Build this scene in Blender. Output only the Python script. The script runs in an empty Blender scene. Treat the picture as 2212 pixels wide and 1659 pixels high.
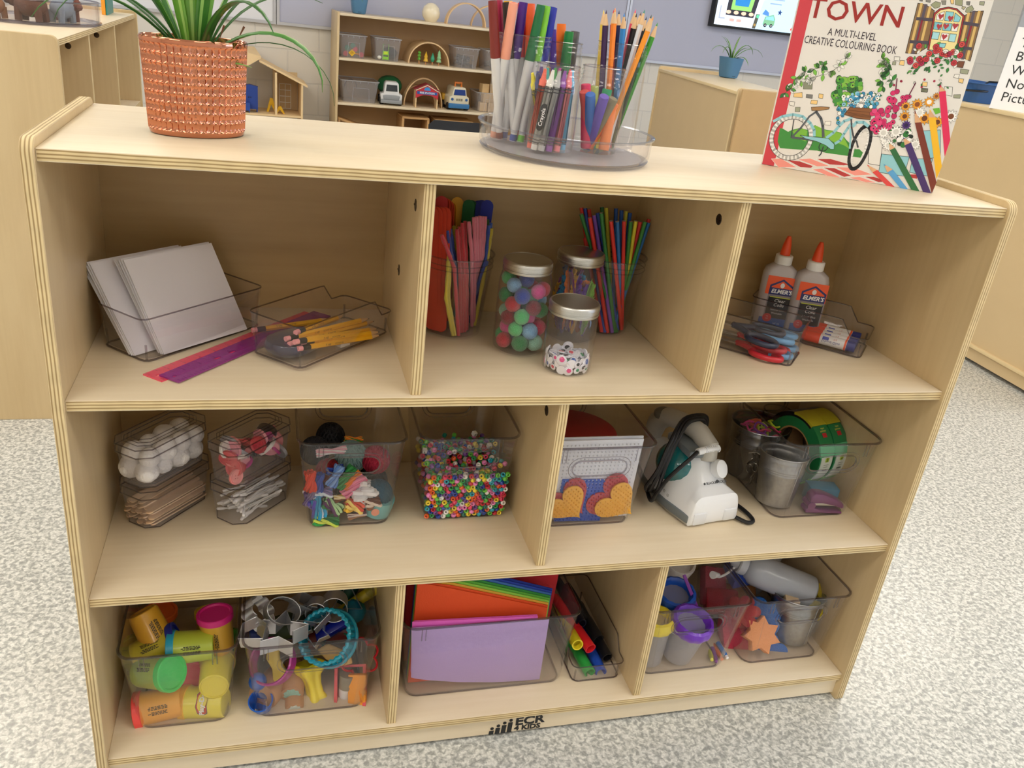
import bpy, bmesh, math, random
from math import sin, cos, pi, radians as RAD
from mathutils import Vector, Matrix, Euler

SC = bpy.context.scene
COL = SC.collection
# ------------------------------------------------------------------ camera
cam = bpy.data.objects.new('camera', bpy.data.cameras.new('camera'))
COL.objects.link(cam)
cam.data.sensor_width = 36.0
cam.data.lens = 36.0 * 1828.17 / 2212
cam.data.clip_start = .02
Rm = ((0.96220639, -0.24883096, 0.1106437), (-0.00619409, -0.42619131, -0.90461185), (0.27225081, 0.86973796, -0.41162528))
cam.matrix_world = Matrix(((Rm[0][0], -Rm[1][0], -Rm[2][0], .237383), (Rm[0][1], -Rm[1][1], -Rm[2][1], -.934759),
                           (Rm[0][2], -Rm[1][2], -Rm[2][2], 1.075262), (0, 0, 0, 1)))
SC.camera = cam
# ------------------------------------------------------------------ view, world
SC.view_settings.view_transform = 'Standard'
SC.view_settings.look = 'None'
SC.view_settings.exposure = 0.0
SC.view_settings.gamma = 1.0
SC.view_settings.use_curve_mapping = False
SC.cycles.max_bounces = 10
SC.cycles.diffuse_bounces = 5
SC.cycles.glossy_bounces = 5
SC.cycles.transmission_bounces = 8
SC.cycles.transparent_max_bounces = 40
SC.cycles.caustics_refractive = False
SC.cycles.caustics_reflective = False
SC.cycles.sample_clamp_indirect = 4.0
SC.cycles.use_adaptive_sampling = True
SC.cycles.adaptive_threshold = .03
w = bpy.data.worlds.new('world'); SC.world = w; w.use_nodes = True
w.node_tree.nodes['Background'].inputs[0].default_value = (.9, .93, 1, 1)
w.node_tree.nodes['Background'].inputs[1].default_value = .3
LAMP = 8.5      # strength of the ceiling panels
WINDOW = 4.0     # strength of the sky outside the window

R_ = random.Random(7)
# ------------------------------------------------------------------ materials
MATS = {}
def lin(c):
    return tuple(((x / 12.92) if x <= .04045 else ((x + .055) / 1.055) ** 2.4) for x in c)
def H(h):
    return lin(tuple(int(h[i:i + 2], 16) / 255 for i in (0, 2, 4)))
def newmat(name):
    m = bpy.data.materials.new(name); m.use_nodes = True
    nt = m.node_tree
    return m, nt, nt.nodes['Principled BSDF']
def M(col, rough=.5, metal=0, coat=0, bump=0, bscale=400, trans=0, emit=0, sheen=0, var=0):
    """plain procedural material, cached; col is a hex string; var is a mottling of its colour"""
    key = (col, rough, metal, coat, bump, bscale, trans, emit, sheen, var)
    if key in MATS: return MATS[key]
    m, nt, b = newmat('mat_' + col)
    c = H(col)
    b.inputs['Base Color'].default_value = (*c, 1)
    b.inputs['Roughness'].default_value = rough
    b.inputs['Metallic'].default_value = metal
    if coat: b.inputs['Coat Weight'].default_value = coat
    if trans: b.inputs['Transmission Weight'].default_value = trans
    if sheen: b.inputs['Sheen Weight'].default_value = sheen
    if emit:
        b.inputs['Emission Color'].default_value = (*c, 1); b.inputs['Emission Strength'].default_value = emit
    if bump or var:
        tc = nt.nodes.new('ShaderNodeTexCoord')
        n = nt.nodes.new('ShaderNodeTexNoise'); n.inputs['Scale'].default_value = bscale; n.inputs['Detail'].default_value = 3
        nt.links.new(tc.outputs['Object'], n.inputs['Vector'])
        if bump:
            bp = nt.nodes.new('ShaderNodeBump'); bp.inputs['Strength'].default_value = bump; bp.inputs['Distance'].default_value = .002
            nt.links.new(n.outputs['Fac'], bp.inputs['Height']); nt.links.new(bp.outputs['Normal'], b.inputs['Normal'])
        if var:
            mx = nt.nodes.new('ShaderNodeMix'); mx.data_type = 'RGBA'
            mx.inputs[6].default_value = (*[x * (1 - var) for x in c], 1); mx.inputs[7].default_value = (*[min(1, x * (1 + var)) for x in c], 1)
            nt.links.new(n.outputs['Fac'], mx.inputs[0]); nt.links.new(mx.outputs[2], b.inputs['Base Color'])
    MATS[key] = m
    return m
def clear(name, tint=(.96, .96, .97), gloss=1.0, rough=.04, ior=1.45, haze=0, cap=.45):
    """thin clear plastic: see-through, a fresnel gloss where a ray enters it, and a little milky haze"""
    if name in MATS: return MATS[name]
    m = bpy.data.materials.new(name); m.use_nodes = True; nt = m.node_tree; nt.nodes.clear()
    N = nt.nodes.new; L = nt.links.new
    o = N('ShaderNodeOutputMaterial'); t = N('ShaderNodeBsdfTransparent'); g = N('ShaderNodeBsdfGlossy')
    t.inputs[0].default_value = (*tint, 1); g.inputs['Roughness'].default_value = rough
    f = N('ShaderNodeFresnel'); f.inputs[0].default_value = ior; ge = N('ShaderNodeNewGeometry')
    ma = N('ShaderNodeMath'); ma.operation = 'MULTIPLY'; ma.inputs[1].default_value = gloss
    mi = N('ShaderNodeMath'); mi.operation = 'MINIMUM'; mi.inputs[1].default_value = cap
    su = N('ShaderNodeMath'); su.operation = 'SUBTRACT'; su.inputs[0].default_value = 1
    mu = N('ShaderNodeMath'); mu.operation = 'MULTIPLY'
    x = N('ShaderNodeMixShader')
    L(f.outputs[0], ma.inputs[0]); L(ma.outputs[0], mi.inputs[0]); L(ge.outputs['Backfacing'], su.inputs[1]); L(mi.outputs[0], mu.inputs[0]); L(su.outputs[0], mu.inputs[1]); L(mu.outputs[0], x.inputs[0])
    src = t
    if haze:
        d = N('ShaderNodeBsdfTranslucent'); d.inputs[0].default_value = (.9, .9, .93, 1); d2 = N('ShaderNodeBsdfDiffuse'); d2.inputs[0].default_value = (.9, .9, .93, 1)
        ad = N('ShaderNodeMixShader'); ad.inputs[0].default_value = .4; L(d2.outputs[0], ad.inputs[1]); L(d.outputs[0], ad.inputs[2])
        h = N('ShaderNodeMixShader'); h.inputs[0].default_value = haze; L(t.outputs[0], h.inputs[1]); L(ad.outputs[0], h.inputs[2]); src = h
    L(src.outputs[0], x.inputs[1]); L(g.outputs[0], x.inputs[2]); L(x.outputs[0], o.inputs[0])
    MATS[name] = m
    return m
def wood(name, c1, c2, axis=0, rough=.42, scale=1.0, plain=.5):
    """pale birch face veneer, the grain running along one axis of the object"""
    if name in MATS: return MATS[name]
    m, nt, b = newmat(name)
    tc = nt.nodes.new('ShaderNodeTexCoord'); mp = nt.nodes.new('ShaderNodeMapping')
    s = [9 * scale] * 3; s[axis] = 1.6 * scale
    mp.inputs['Scale'].default_value = s
    n1 = nt.nodes.new('ShaderNodeTexNoise'); n1.inputs['Scale'].default_value = 1; n1.inputs['Detail'].default_value = 7; n1.inputs['Distortion'].default_value = 1.2
    mp2 = nt.nodes.new('ShaderNodeMapping'); s2 = [120 * scale] * 3; s2[axis] = 5 * scale; mp2.inputs['Scale'].default_value = s2
    n2 = nt.nodes.new('ShaderNodeTexNoise'); n2.inputs['Scale'].default_value = 1; n2.inputs['Detail'].default_value = 4
    mx = nt.nodes.new('ShaderNodeMath'); mx.operation = 'MULTIPLY_ADD'; mx.inputs[1].default_value = .35
    rp = nt.nodes.new('ShaderNodeValToRGB')
    rp.color_ramp.elements[0].position = .35; rp.color_ramp.elements[0].color = (*H(c1), 1)
    rp.color_ramp.elements[1].position = .35 + plain; rp.color_ramp.elements[1].color = (*H(c2), 1)
    L = nt.links.new
    L(tc.outputs['Object'], mp.inputs[0]); L(mp.outputs[0], n1.inputs['Vector']); L(tc.outputs['Object'], mp2.inputs[0]); L(mp2.outputs[0], n2.inputs['Vector'])
    L(n2.outputs['Fac'], mx.inputs[0]); L(n1.outputs['Fac'], mx.inputs[2]); L(mx.outputs[0], rp.inputs[0]); L(rp.outputs[0], b.inputs['Base Color'])
    b.inputs['Roughness'].default_value = rough
    b.inputs['Coat Weight'].default_value = .12; b.inputs['Coat Roughness'].default_value = .3
    MATS[name] = m
    return m
def ply(axis, th=.0138, c1='F0D9A6', c2='A98A58'):
    """edge of plywood: stripes of its plies across one object axis"""
    name = 'ply_edge_%d_%d' % (axis, th * 1e4)
    if name in MATS: return MATS[name]
    m, nt, b = newmat(name)
    tc = nt.nodes.new('ShaderNodeTexCoord'); sp = nt.nodes.new('ShaderNodeSeparateXYZ')
    no = nt.nodes.new('ShaderNodeTexNoise'); no.inputs['Scale'].default_value = 14; no.inputs['Detail'].default_value = 3
    a = nt.nodes.new('ShaderNodeMath'); a.operation = 'MULTIPLY_ADD'; a.inputs[1].default_value = .0022
    c = nt.nodes.new('ShaderNodeMath'); c.operation = 'MULTIPLY'; c.inputs[1].default_value = 2 * pi * 3.5 / th
    d = nt.nodes.new('ShaderNodeMath'); d.operation = 'SINE'
    rp = nt.nodes.new('ShaderNodeValToRGB')
    e = rp.color_ramp.elements
    e[0].position = .0; e[0].color = (*H(c2), 1); e[1].position = .62; e[1].color = (*H(c1), 1)
    mr = nt.nodes.new('ShaderNodeMapRange'); mr.inputs[1].default_value = -1; mr.inputs[2].default_value = 1
    n2 = nt.nodes.new('ShaderNodeTexNoise'); n2.inputs['Scale'].default_value = 40
    mp = nt.nodes.new('ShaderNodeMix'); mp.data_type = 'RGBA'; mp.blend_type = 'MULTIPLY'; mp.inputs[0].default_value = .35
    L = nt.links.new
    L(tc.outputs['Object'], sp.inputs[0]); L(tc.outputs['Object'], no.inputs['Vector']); L(tc.outputs['Object'], n2.inputs['Vector'])
    L(no.outputs['Fac'], a.inputs[0]); L(sp.outputs[axis], a.inputs[2]); L(a.outputs[0], c.inputs[0]); L(c.outputs[0], d.inputs[0])
    L(d.outputs[0], mr.inputs[0]); L(mr.outputs[0], rp.inputs[0]); L(rp.outputs[0], mp.inputs[6]); L(n2.outputs['Fac'], mp.inputs[7]); L(mp.outputs[2], b.inputs['Base Color'])
    b.inputs['Roughness'].default_value = .5
    MATS[name] = m
    return m
BIRCH_X = wood('birch_along_x', 'D6C3A2', 'E6D8BE', 0)
BIRCH_Y = wood('birch_along_y', 'D6C3A2', 'E6D8BE', 1)
BIRCH_Z_SHADED = wood('birch_along_z_shaded', 'C6AC80', 'D6BF94', 2)  # upright faces: same birch, browner, with the cubby shade in its colour
BIRCH_BACK_SHADED = wood('birch_back_panel_shaded', 'A88A5A', 'BC9F70', 0, scale=.8)  # back panel darkened further; shade inside the cubbies is put into the colour
ACR = clear('clear_acrylic', (.975, .97, .975), 1.1, haze=.022)
RIM = clear('clear_acrylic_rim', (.60, .57, .60), 2.2, .1, cap=.6)
JARC = clear('clear_jar_plastic', (.985, .985, .99), 1.2, .03, haze=.012, cap=.4)
FROST = M('E4E4E8', .35, trans=.35)
STEEL = M('B9B9BA', .28, 1); ALU = M('C9C9C6', .33, 1, bump=.15, bscale=900); CHROME = M('D6D6D6', .12, 1)
WHITE = M('F2F2F2', .45); BLACK = M('141414', .45)

# ------------------------------------------------------------------ mesh builder
class MB:
    """collects shapes into one mesh"""
    def __init__(s): s.v = []; s.f = []; s.m = []; s.T = Matrix()
    def add(s, vs, fs, mi=0):
        o = len(s.v)
        s.v += [tuple(s.T @ Vector(p)) for p in vs]
        for f in fs: s.f.append(tuple(i + o for i in f)); s.m.append(mi)
        return s
    def box(s, x0, y0, z0, x1, y1, z1, mi=0, edge=None, faces=None):
        vs = [(x, y, z) for z in (z0, z1) for y in (y0, y1) for x in (x0, x1)]
        fs = [(0, 2, 3, 1), (4, 5, 7, 6), (0, 1, 5, 4), (2, 6, 7, 3), (0, 4, 6, 2), (1, 3, 7, 5)]
        if faces is None: return s.add(vs, fs, mi)
        for f, k in zip(fs, faces): s.add(vs, [f], k)   # bottom top front back left right
        return s
    def lathe(s, prof, n=24, mi=0, ax='z', sx=1, sy=1, ripple=0, nr=0, close=False):
        """revolve (r, z) pairs; the ends are capped unless their radius is 0 or close is set"""
        vs = []; fs = []
        k = len(prof)
        for r, z in prof:
            for i in range(n):
                a = 2 * pi * i / n
                rr = r * (1 + (ripple * cos(nr * a) if nr else 0))
                vs.append((rr * cos(a) * sx, rr * sin(a) * sy, z))
        for j in range(k - 1):
            for i in range(n):
                i2 = (i + 1) % n
                fs.append((j * n + i, j * n + i2, (j + 1) * n + i2, (j + 1) * n + i))
        if close:
            for i in range(n):
                i2 = (i + 1) % n
                fs.append(((k - 1) * n + i, (k - 1) * n + i2, i2, i))
        else:
            if prof[0][0] > 1e-6: fs.append(tuple(range(n - 1, -1, -1)))
            if prof[-1][0] > 1e-6: fs.append(tuple((k - 1) * n + i for i in range(n)))
        if ax == 'x': vs = [(z, x, y) for x, y, z in vs]
        if ax == 'y': vs = [(y, z, x) for x, y, z in vs]
        return s.add(vs, fs, mi)
    def prism(s, poly, z0, z1, mi=0, ax='z', side=None):
        """extrude a polygon; ax is the axis of extrusion"""
        n = len(poly)
        A = sum(poly[i][0] * poly[(i + 1) % n][1] - poly[(i + 1) % n][0] * poly[i][1] for i in range(n))
        if A < 0: poly = poly[::-1]
        vs = [(x, y, z0) for x, y in poly] + [(x, y, z1) for x, y in poly]
        if ax == 'x': vs = [(z, x, y) for x, y, z in vs]
        if ax == 'y': vs = [(x, z, y) for x, y, z in vs]
        caps = [tuple(range(n - 1, -1, -1)), tuple(range(n, 2 * n))]
        sides = [(i, (i + 1) % n, n + (i + 1) % n, n + i) for i in range(n)]
        if ax == 'y': caps = [c[::-1] for c in caps]; sides = [c[::-1] for c in sides]
        s.add(vs, caps, mi); o = len(s.v) - 2 * n
        for f in sides: s.f.append(tuple(i + o for i in f)); s.m.append(mi if side is None else side)
        return s
    def tube(s, pts, r, n=8, mi=0, closed=False, cap=True, flat=1.0, up=None):
        """sweep a circle (or an ellipse, flat < 1) along points; r may be a list"""
        pts = [Vector(p) for p in pts]; k = len(pts)
        rs = r if isinstance(r, (list, tuple)) else [r] * k
        vs = []; fs = []; prev = None
        for i, p in enumerate(pts):
            if closed: d = pts[(i + 1) % k] - pts[i - 1]
            else: d = pts[min(i + 1, k - 1)] - pts[max(i - 1, 0)]
            if d.length < 1e-9: d = Vector((0, 0, 1))
            d.normalize()
            if up is not None: a = Vector(up)
            elif prev is None: a = Vector((0, 0, 1)) if abs(d.z) < .9 else Vector((1, 0, 0))
            else: a = prev
            a = (a - d * a.dot(d))
            if a.length < 1e-6: a = d.orthogonal()
            a.normalize(); prev = a; b = d.cross(a)
            for j in range(n):
                t = 2 * pi * j / n
                vs.append(tuple(p + a * (cos(t) * rs[i] * flat) + b * (sin(t) * rs[i])))
        for i in range(k if closed else k - 1):
            i2 = (i + 1) % k
            for j in range(n):
                j2 = (j + 1) % n
                fs.append((i * n + j, i * n + j2, i2 * n + j2, i2 * n + j))
        if cap and not closed: fs += [tuple(range(n - 1, -1, -1)), tuple((k - 1) * n + j for j in range(n))]
        return s.add(vs, fs, mi)
    def cyl(s, p, q, r, r2=None, n=16, mi=0, cap=True):
        return s.tube([p, q], [r, r if r2 is None else r2], n, mi, cap=cap)
    def ball(s, c, r, n=12, mi=0, sx=1, sy=1, sz=1, seed=None, lump=0):
        vs = [(0, 0, -1)]; fs = []; m = max(4, n // 2)
        for j in range(1, m):
            t = pi * j / m
            for i in range(n):
                a = 2 * pi * i / n; vs.append((sin(t) * cos(a), sin(t) * sin(a), -cos(t)))
        vs.append((0, 0, 1)); e = len(vs) - 1
        rr = random.Random(seed)
        if lump: vs = [tuple(x * (1 + rr.uniform(-lump, lump)) for x in v) for v in vs]
        for i in range(n):
            i2 = (i + 1) % n
            fs.append((0, 1 + i2, 1 + i)); fs.append((e, 1 + (m - 2) * n + i, 1 + (m - 2) * n + i2))
            for j in range(m - 2): fs.append((1 + j * n + i, 1 + j * n + i2, 1 + (j + 1) * n + i2, 1 + (j + 1) * n + i))
        vs = [(c[0] + x * r * sx, c[1] + y * r * sy, c[2] + z * r * sz) for x, y, z in vs]
        return s.add(vs, fs, mi)
    def loft(s, loops, mi=0, cap0=False, cap1=False, skip=None):
        n = len(loops[0]); vs = [p for l in loops for p in l]; fs = []
        for j in range(len(loops) - 1):
            for i in range(n):
                if skip and skip(j, i): continue
                i2 = (i + 1) % n
                fs.append((j * n + i, j * n + i2, (j + 1) * n + i2, (j + 1) * n + i))
        if cap0: fs.append(tuple(range(n - 1, -1, -1)))
        if cap1: fs.append(tuple((len(loops) - 1) * n + i for i in range(n)))
        return s.add(vs, fs, mi)
    def build(s, name, mat, parent=None, smooth=True, bevel=0, seg=2, loc=None, rot=None, ang=40):
        me = bpy.data.meshes.new(name); me.from_pydata(s.v, [], s.f); me.update()
        for m in (mat if isinstance(mat, (list, tuple)) else [mat]): me.materials.append(m)
        for p, i in zip(me.polygons, s.m): p.material_index = i
        bm = bmesh.new(); bm.from_mesh(me)
        if len(s.v) < 30000: bmesh.ops.remove_doubles(bm, verts=bm.verts, dist=1e-6)
        bmesh.ops.recalc_face_normals(bm, faces=bm.faces) if not getattr(s, 'keep', False) else None
        if bevel:
            bmesh.ops.bevel(bm, geom=[e for e in bm.edges if len(e.link_faces) == 2 and e.calc_face_angle(0) > .5], offset=bevel, segments=seg, profile=.5, affect='EDGES', clamp_overlap=True)
        bm.to_mesh(me); bm.free()
        if smooth:
            me.polygons.foreach_set('use_smooth', [True] * len(me.polygons))
            try: me.set_sharp_from_angle(angle=RAD(ang))
            except Exception: pass
        o = bpy.data.objects.new(name, me); COL.objects.link(o)
        if parent is not None: o.parent = parent
        if loc is not None: o.location = loc
        if rot is not None: o.rotation_euler = rot
        return o
def tag(o, label, cat, group=None, kind=None):
    if label: o['label'] = label
    if cat: o['category'] = cat
    if group: o['group'] = group
    if kind: o['kind'] = kind
    return o
def thing(name, label, cat, loc=(0, 0, 0), rot=(0, 0, 0), group=None):
    o = bpy.data.objects.new(name, None); o.empty_display_size = .02; COL.objects.link(o)
    o.location = loc; o.rotation_euler = rot
    return tag(o, label, cat, group)
def struct(o): o['kind'] = 'structure'; return o
def kids(o): return [c for c in ALLKIDS if c.parent == o]
def dup(o, loc=None, rot=None, label=None, group=None, mat=None, parent=None, scale=None):
    """a copy of a thing with copies of its parts and sub-parts; mat maps part names to materials"""
    c = o.copy(); COL.objects.link(c)
    if o.data and mat and mat.get(o.name.split('.')[0]):
        c.data = o.data.copy(); c.data.materials[0] = mat[o.name.split('.')[0]]
    if parent is not None: c.parent = parent
    if loc is not None: c.location = loc
    if rot is not None: c.rotation_euler = rot
    if scale is not None: c.scale = scale
    if label: c['label'] = label
    if group: c['group'] = group
    for ch in o.children: dup(ch, mat=mat, parent=c)
    return c
def curve_plate(outline, holes, depth, bev=0, name='plate'):
    """a flat plate with holes: (verts, faces) of a filled curve given depth along z, centred on z=0"""
    cu = bpy.data.curves.new('tmp', 'CURVE'); cu.dimensions = '2D'; cu.fill_mode = 'BOTH'
    cu.extrude = max(depth / 2 - bev, 1e-5); cu.bevel_depth = bev; cu.bevel_resolution = 1
    for l in [outline] + list(holes):
        sp = cu.splines.new('POLY'); sp.points.add(len(l) - 1); sp.use_cyclic_u = True
        for i, p in enumerate(l): sp.points[i].co = (p[0], p[1], 0, 1)
    ob = bpy.data.objects.new('tmp', cu)
    me = bpy.data.meshes.new_from_object(ob)
    vs = [tuple(v.co) for v in me.vertices]; fs = [tuple(p.vertices) for p in me.polygons]
    bpy.data.objects.remove(ob); bpy.data.curves.remove(cu); bpy.data.meshes.remove(me)
    return vs, fs
def text_geo(txt, size, ext=.0003, align='CENTER', shear=0, bold=0, sx=1, space=1):
    cu = bpy.data.curves.new('tmp', 'FONT'); cu.body = txt; cu.size = size; cu.extrude = ext; cu.align_x = align; cu.shear = shear
    cu.offset = bold; cu.resolution_u = 2; cu.space_line = space; cu.align_y = 'CENTER'
    ob = bpy.data.objects.new('tmp', cu)
    me = bpy.data.meshes.new_from_object(ob)
    vs = [(v.co.x * sx, v.co.y, v.co.z) for v in me.vertices]; fs = [tuple(p.vertices) for p in me.polygons]
    bpy.data.objects.remove(ob); bpy.data.curves.remove(cu); bpy.data.meshes.remove(me)
    return vs, fs
def text(txt, size, mat, parent, T, name='lettering', **k):
    """raised lettering: T places its x-y plane"""
    mb = MB(); mb.T = T; mb.keep = True; mb.add(*text_geo(txt, size, **k))
    return mb.build(name, mat, parent, smooth=False)
def rrect(w, d, r, n=5, cx=0, cy=0):
    """rounded rectangle outline, counter-clockwise from the front-right corner"""
    o = []
    for (x, y, a) in ((w / 2 - r, -d / 2 + r, -90), (w / 2 - r, d / 2 - r, 0), (-w / 2 + r, d / 2 - r, 90), (-w / 2 + r, -d / 2 + r, 180)):
        for i in range(n): t = RAD(a + 90 * i / (n - 1)); o.append((cx + x + r * cos(t), cy + y + r * sin(t)))
    return o
def circ(r, n=24, cx=0, cy=0, sx=1, sy=1): return [(cx + r * sx * cos(2 * pi * i / n), cy + r * sy * sin(2 * pi * i / n)) for i in range(n)]
def stad(w, h, n=8, cx=0, cy=0):
    """a slot with round ends"""
    r = h / 2; o = []
    for i in range(n + 1): t = -pi / 2 + pi * i / n; o.append((cx + w / 2 - r + r * cos(t), cy + r * sin(t)))
    for i in range(n + 1): t = pi / 2 + pi * i / n; o.append((cx - w / 2 + r + r * cos(t), cy + r * sin(t)))
    return o
def frame(p, x, y):
    """matrix whose x and y axes point along the given vectors, at p"""
    x = Vector(x).normalized(); z = x.cross(Vector(y)).normalized(); y = z.cross(x)
    return Matrix(((x.x, y.x, z.x, p[0]), (x.y, y.y, z.y, p[1]), (x.z, y.z, z.z, p[2]), (0, 0, 0, 1)))
def along(p, q, roll=0):
    """matrix at p with its z axis towards q"""
    d = (Vector(q) - Vector(p)).normalized()
    return Matrix.Translation(Vector(p)) @ d.to_track_quat('Z', 'Y').to_matrix().to_4x4() @ Matrix.Rotation(roll, 4, 'Z')
def place(o, mat4):
    o.location = mat4.to_translation(); o.rotation_euler = mat4.to_euler(); return o
T3 = Matrix.Translation
def RZ(a): return Matrix.Rotation(a, 4, 'Z')
def RX(a): return Matrix.Rotation(a, 4, 'X')
def RY(a): return Matrix.Rotation(a, 4, 'Y')

# ================================================================== the room
def terrazzo():
    m, nt, b = newmat('speckled_vinyl')
    tc = nt.nodes.new('ShaderNodeTexCoord'); L = nt.links.new
    no = nt.nodes.new('ShaderNodeTexNoise'); no.inputs['Scale'].default_value = 120; no.inputs['Detail'].default_value = 2; no.inputs['Distortion'].default_value = .6
    rp = nt.nodes.new('ShaderNodeValToRGB'); e = rp.color_ramp.elements
    e[0].position = .36; e[0].color = (*H('A6A8A6'), 1); e[1].position = .60; e[1].color = (*H('E2E3DF'), 1)
    k = rp.color_ramp.elements.new(.47); k.color = (*H('C0C2BF'), 1)
    n2 = nt.nodes.new('ShaderNodeTexNoise'); n2.inputs['Scale'].default_value = 260; n2.inputs['Detail'].default_value = 2
    r2 = nt.nodes.new('ShaderNodeValToRGB'); f = r2.color_ramp.elements
    f[0].position = .42; f[0].color = (.52, .53, .52, 1); f[1].position = .62; f[1].color = (1, 1, .98, 1)
    mx = nt.nodes.new('ShaderNodeMix'); mx.data_type = 'RGBA'; mx.blend_type = 'MULTIPLY'; mx.inputs[0].default_value = .4
    L(tc.outputs['Object'], no.inputs['Vector']); L(tc.outputs['Object'], n2.inputs['Vector'])
    L(no.outputs['Fac'], rp.inputs[0]); L(n2.outputs['Fac'], r2.inputs[0]); L(rp.outputs[0], mx.inputs[6]); L(r2.outputs[0], mx.inputs[7]); L(mx.outputs[2], b.inputs['Base Color'])
    b.inputs['Roughness'].default_value = .24
    return m
def blockwall():
    m, nt, b = newmat('painted_block')
    tc = nt.nodes.new('ShaderNodeTexCoord'); L = nt.links.new
    mp = nt.nodes.new('ShaderNodeMapping'); mp.inputs['Rotation'].default_value = (RAD(90), 0, 0); mp.inputs['Location'].default_value = (.06, 0, 0)
    br = nt.nodes.new('ShaderNodeTexBrick'); br.inputs['Scale'].default_value = 1
    br.inputs['Color1'].default_value = (*H('DCD8D0'), 1); br.inputs['Color2'].default_value = (*H('D9D5CD'), 1); br.inputs['Mortar'].default_value = (*H('D2CFC9'), 1)
    br.inputs['Mortar Size'].default_value = .0045; br.inputs['Mortar Smooth'].default_value = .3
    br.inputs['Brick Width'].default_value = .4064; br.inputs['Row Height'].default_value = .2032
    no = nt.nodes.new('ShaderNodeTexNoise'); no.inputs['Scale'].default_value = 120
    bp = nt.nodes.new('ShaderNodeBump'); bp.inputs['Strength'].default_value = .6; bp.inputs['Distance'].default_value = .004; bp.invert = True
    ad = nt.nodes.new('ShaderNodeMath'); ad.operation = 'MULTIPLY_ADD'; ad.inputs[1].default_value = .12
    L(tc.outputs['Object'], mp.inputs[0]); L(mp.outputs[0], br.inputs['Vector']); L(tc.outputs['Object'], no.inputs['Vector'])
    L(no.outputs['Fac'], ad.inputs[0]); L(br.outputs['Fac'], ad.inputs[2]); L(ad.outputs[0], bp.inputs['Height']); L(bp.outputs[0], b.inputs['Normal']); L(br.outputs['Color'], b.inputs['Base Color'])
    b.inputs['Roughness'].default_value = .55
    return m
BLOCK = blockwall()
RX0, RX1, RY0, RH = -4.2, 7.6, -4.6, 2.78
fl = MB().box(RX0 - .1, RY0 - .1, -.1, RX1 + .1, 6.3, 0).build('floor', terrazzo(), smooth=False); struct(fl)
ce = MB().box(RX0 - .1, RY0 - .1, RH, RX1 + .1, 6.3, RH + .1).build('ceiling', M('F0EFEB', .9), smooth=False); struct(ce)
# the back wall is turned a little against the shelf
wb = MB().box(-4.6, 0, 0, 6.42, .12, RH).box(7.34, 0, 0, 8.2, .12, RH).box(6.42, 0, 2.1, 7.34, .12, RH)
wb = wb.build('wall_back', BLOCK, smooth=False, loc=(0, 5.2069, 0), rot=(0, 0, RAD(3))); struct(wb)
wl = MB().box(-.12, RY0, 0, 0, 6.2, RH).build('wall_left', M('DCD8D0', .6), smooth=False, loc=(RX0, 0, 0)); struct(wl)
wf = MB().box(RX0, -.12, 0, RX1, 0, RH).build('wall_front', M('DCD8D0', .6), smooth=False, loc=(0, RY0, 0)); struct(wf)
# wall with the window, to the right of the photographer
WY0, WY1, WZ0, WZ1 = -3.4, .4, .95, 2.45
wr = MB().box(0, RY0, 0, .12, WY0, RH).box(0, WY1, 0, .12, 6.2, RH).box(0, WY0, 0, .12, WY1, WZ0).box(0, WY0, WZ1, .12, WY1, RH)
wr = wr.build('wall_right', M('D5D6D6', .6), smooth=False, loc=(RX1, 0, 0)); struct(wr)
wf_ = MB()
for y in (WY0, WY0 + 1.25, WY0 + 2.5, WY1 - .05): wf_.box(.02, y, WZ0, .07, y + .05, WZ1)
for z in (WZ0, WZ1 - .05): wf_.box(.02, WY0, z, .07, WY1, z + .05)
win = struct(thing('window_1', None, None, (RX1, 0, 0)))
wf_.build('window_frame', M('E8E8E8', .4), win, smooth=False)
mt = MB().box(.04, WY0, WZ0, .046, WY1, WZ1).build('pane', clear('window_glass', (.97, .98, 1), 1), win, smooth=False)
sky = MB().box(.9, WY0 - .8, WZ0 - .8, .95, WY1 + .8, WZ1 + 1).build('daylight', M('C6DBFF', .9, emit=WINDOW), win, smooth=False)
# ceiling light panels
def troffer(x, y):
    t = thing('ceiling_light', 'flat recessed ceiling light panel', 'ceiling light', (x, y, RH), (0, 0, 0), 'ceiling light panels')
    MB().box(-.62, -.32, -.02, .62, -.30, 0).box(-.62, .30, -.02, .62, .32, 0).box(-.62, -.3, -.02, -.60, .3, 0).box(.6, -.3, -.02, .62, .3, 0).build('frame', M('E8E8E8', .5), t, smooth=False)
    MB().box(-.6, -.3, -.012, .6, .3, -.004).build('diffuser', LAMPM, t, smooth=False)
LAMPM = M('FFF7EC', .6, emit=LAMP)
for x in (-3.0, -1.0, 1.6, 4.25, 6.4):
    for y in (2.85, .85, -1.15, -3.15): troffer(x, y)

# wall boards hung on the back wall (in the wall's own frame)
WALLM = T3((0, 5.2069, 0)) @ RZ(RAD(3))
def wallp(u): return u
def board(name, label, x0, x1, z0, z1, face, cat='board'):
    t = thing(name, label, cat); place(t, WALLM)
    MB().box(x0, -.02, z0, x1, -.002, z1).build('panel', face, t, smooth=False)
    f = MB(); w_ = .018
    f.box(x0 - w_, -.028, z0 - w_, x1 + w_, -.002, z0).box(x0 - w_, -.028, z1, x1 + w_, -.002, z1 + w_).box(x0 - w_, -.028, z0, x0, -.002, z1).box(x1, -.028, z0, x1 + w_, -.002, z1)
    f.build('frame', M('C3C5CC', .35, .6), t, smooth=False)
    return t

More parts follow.
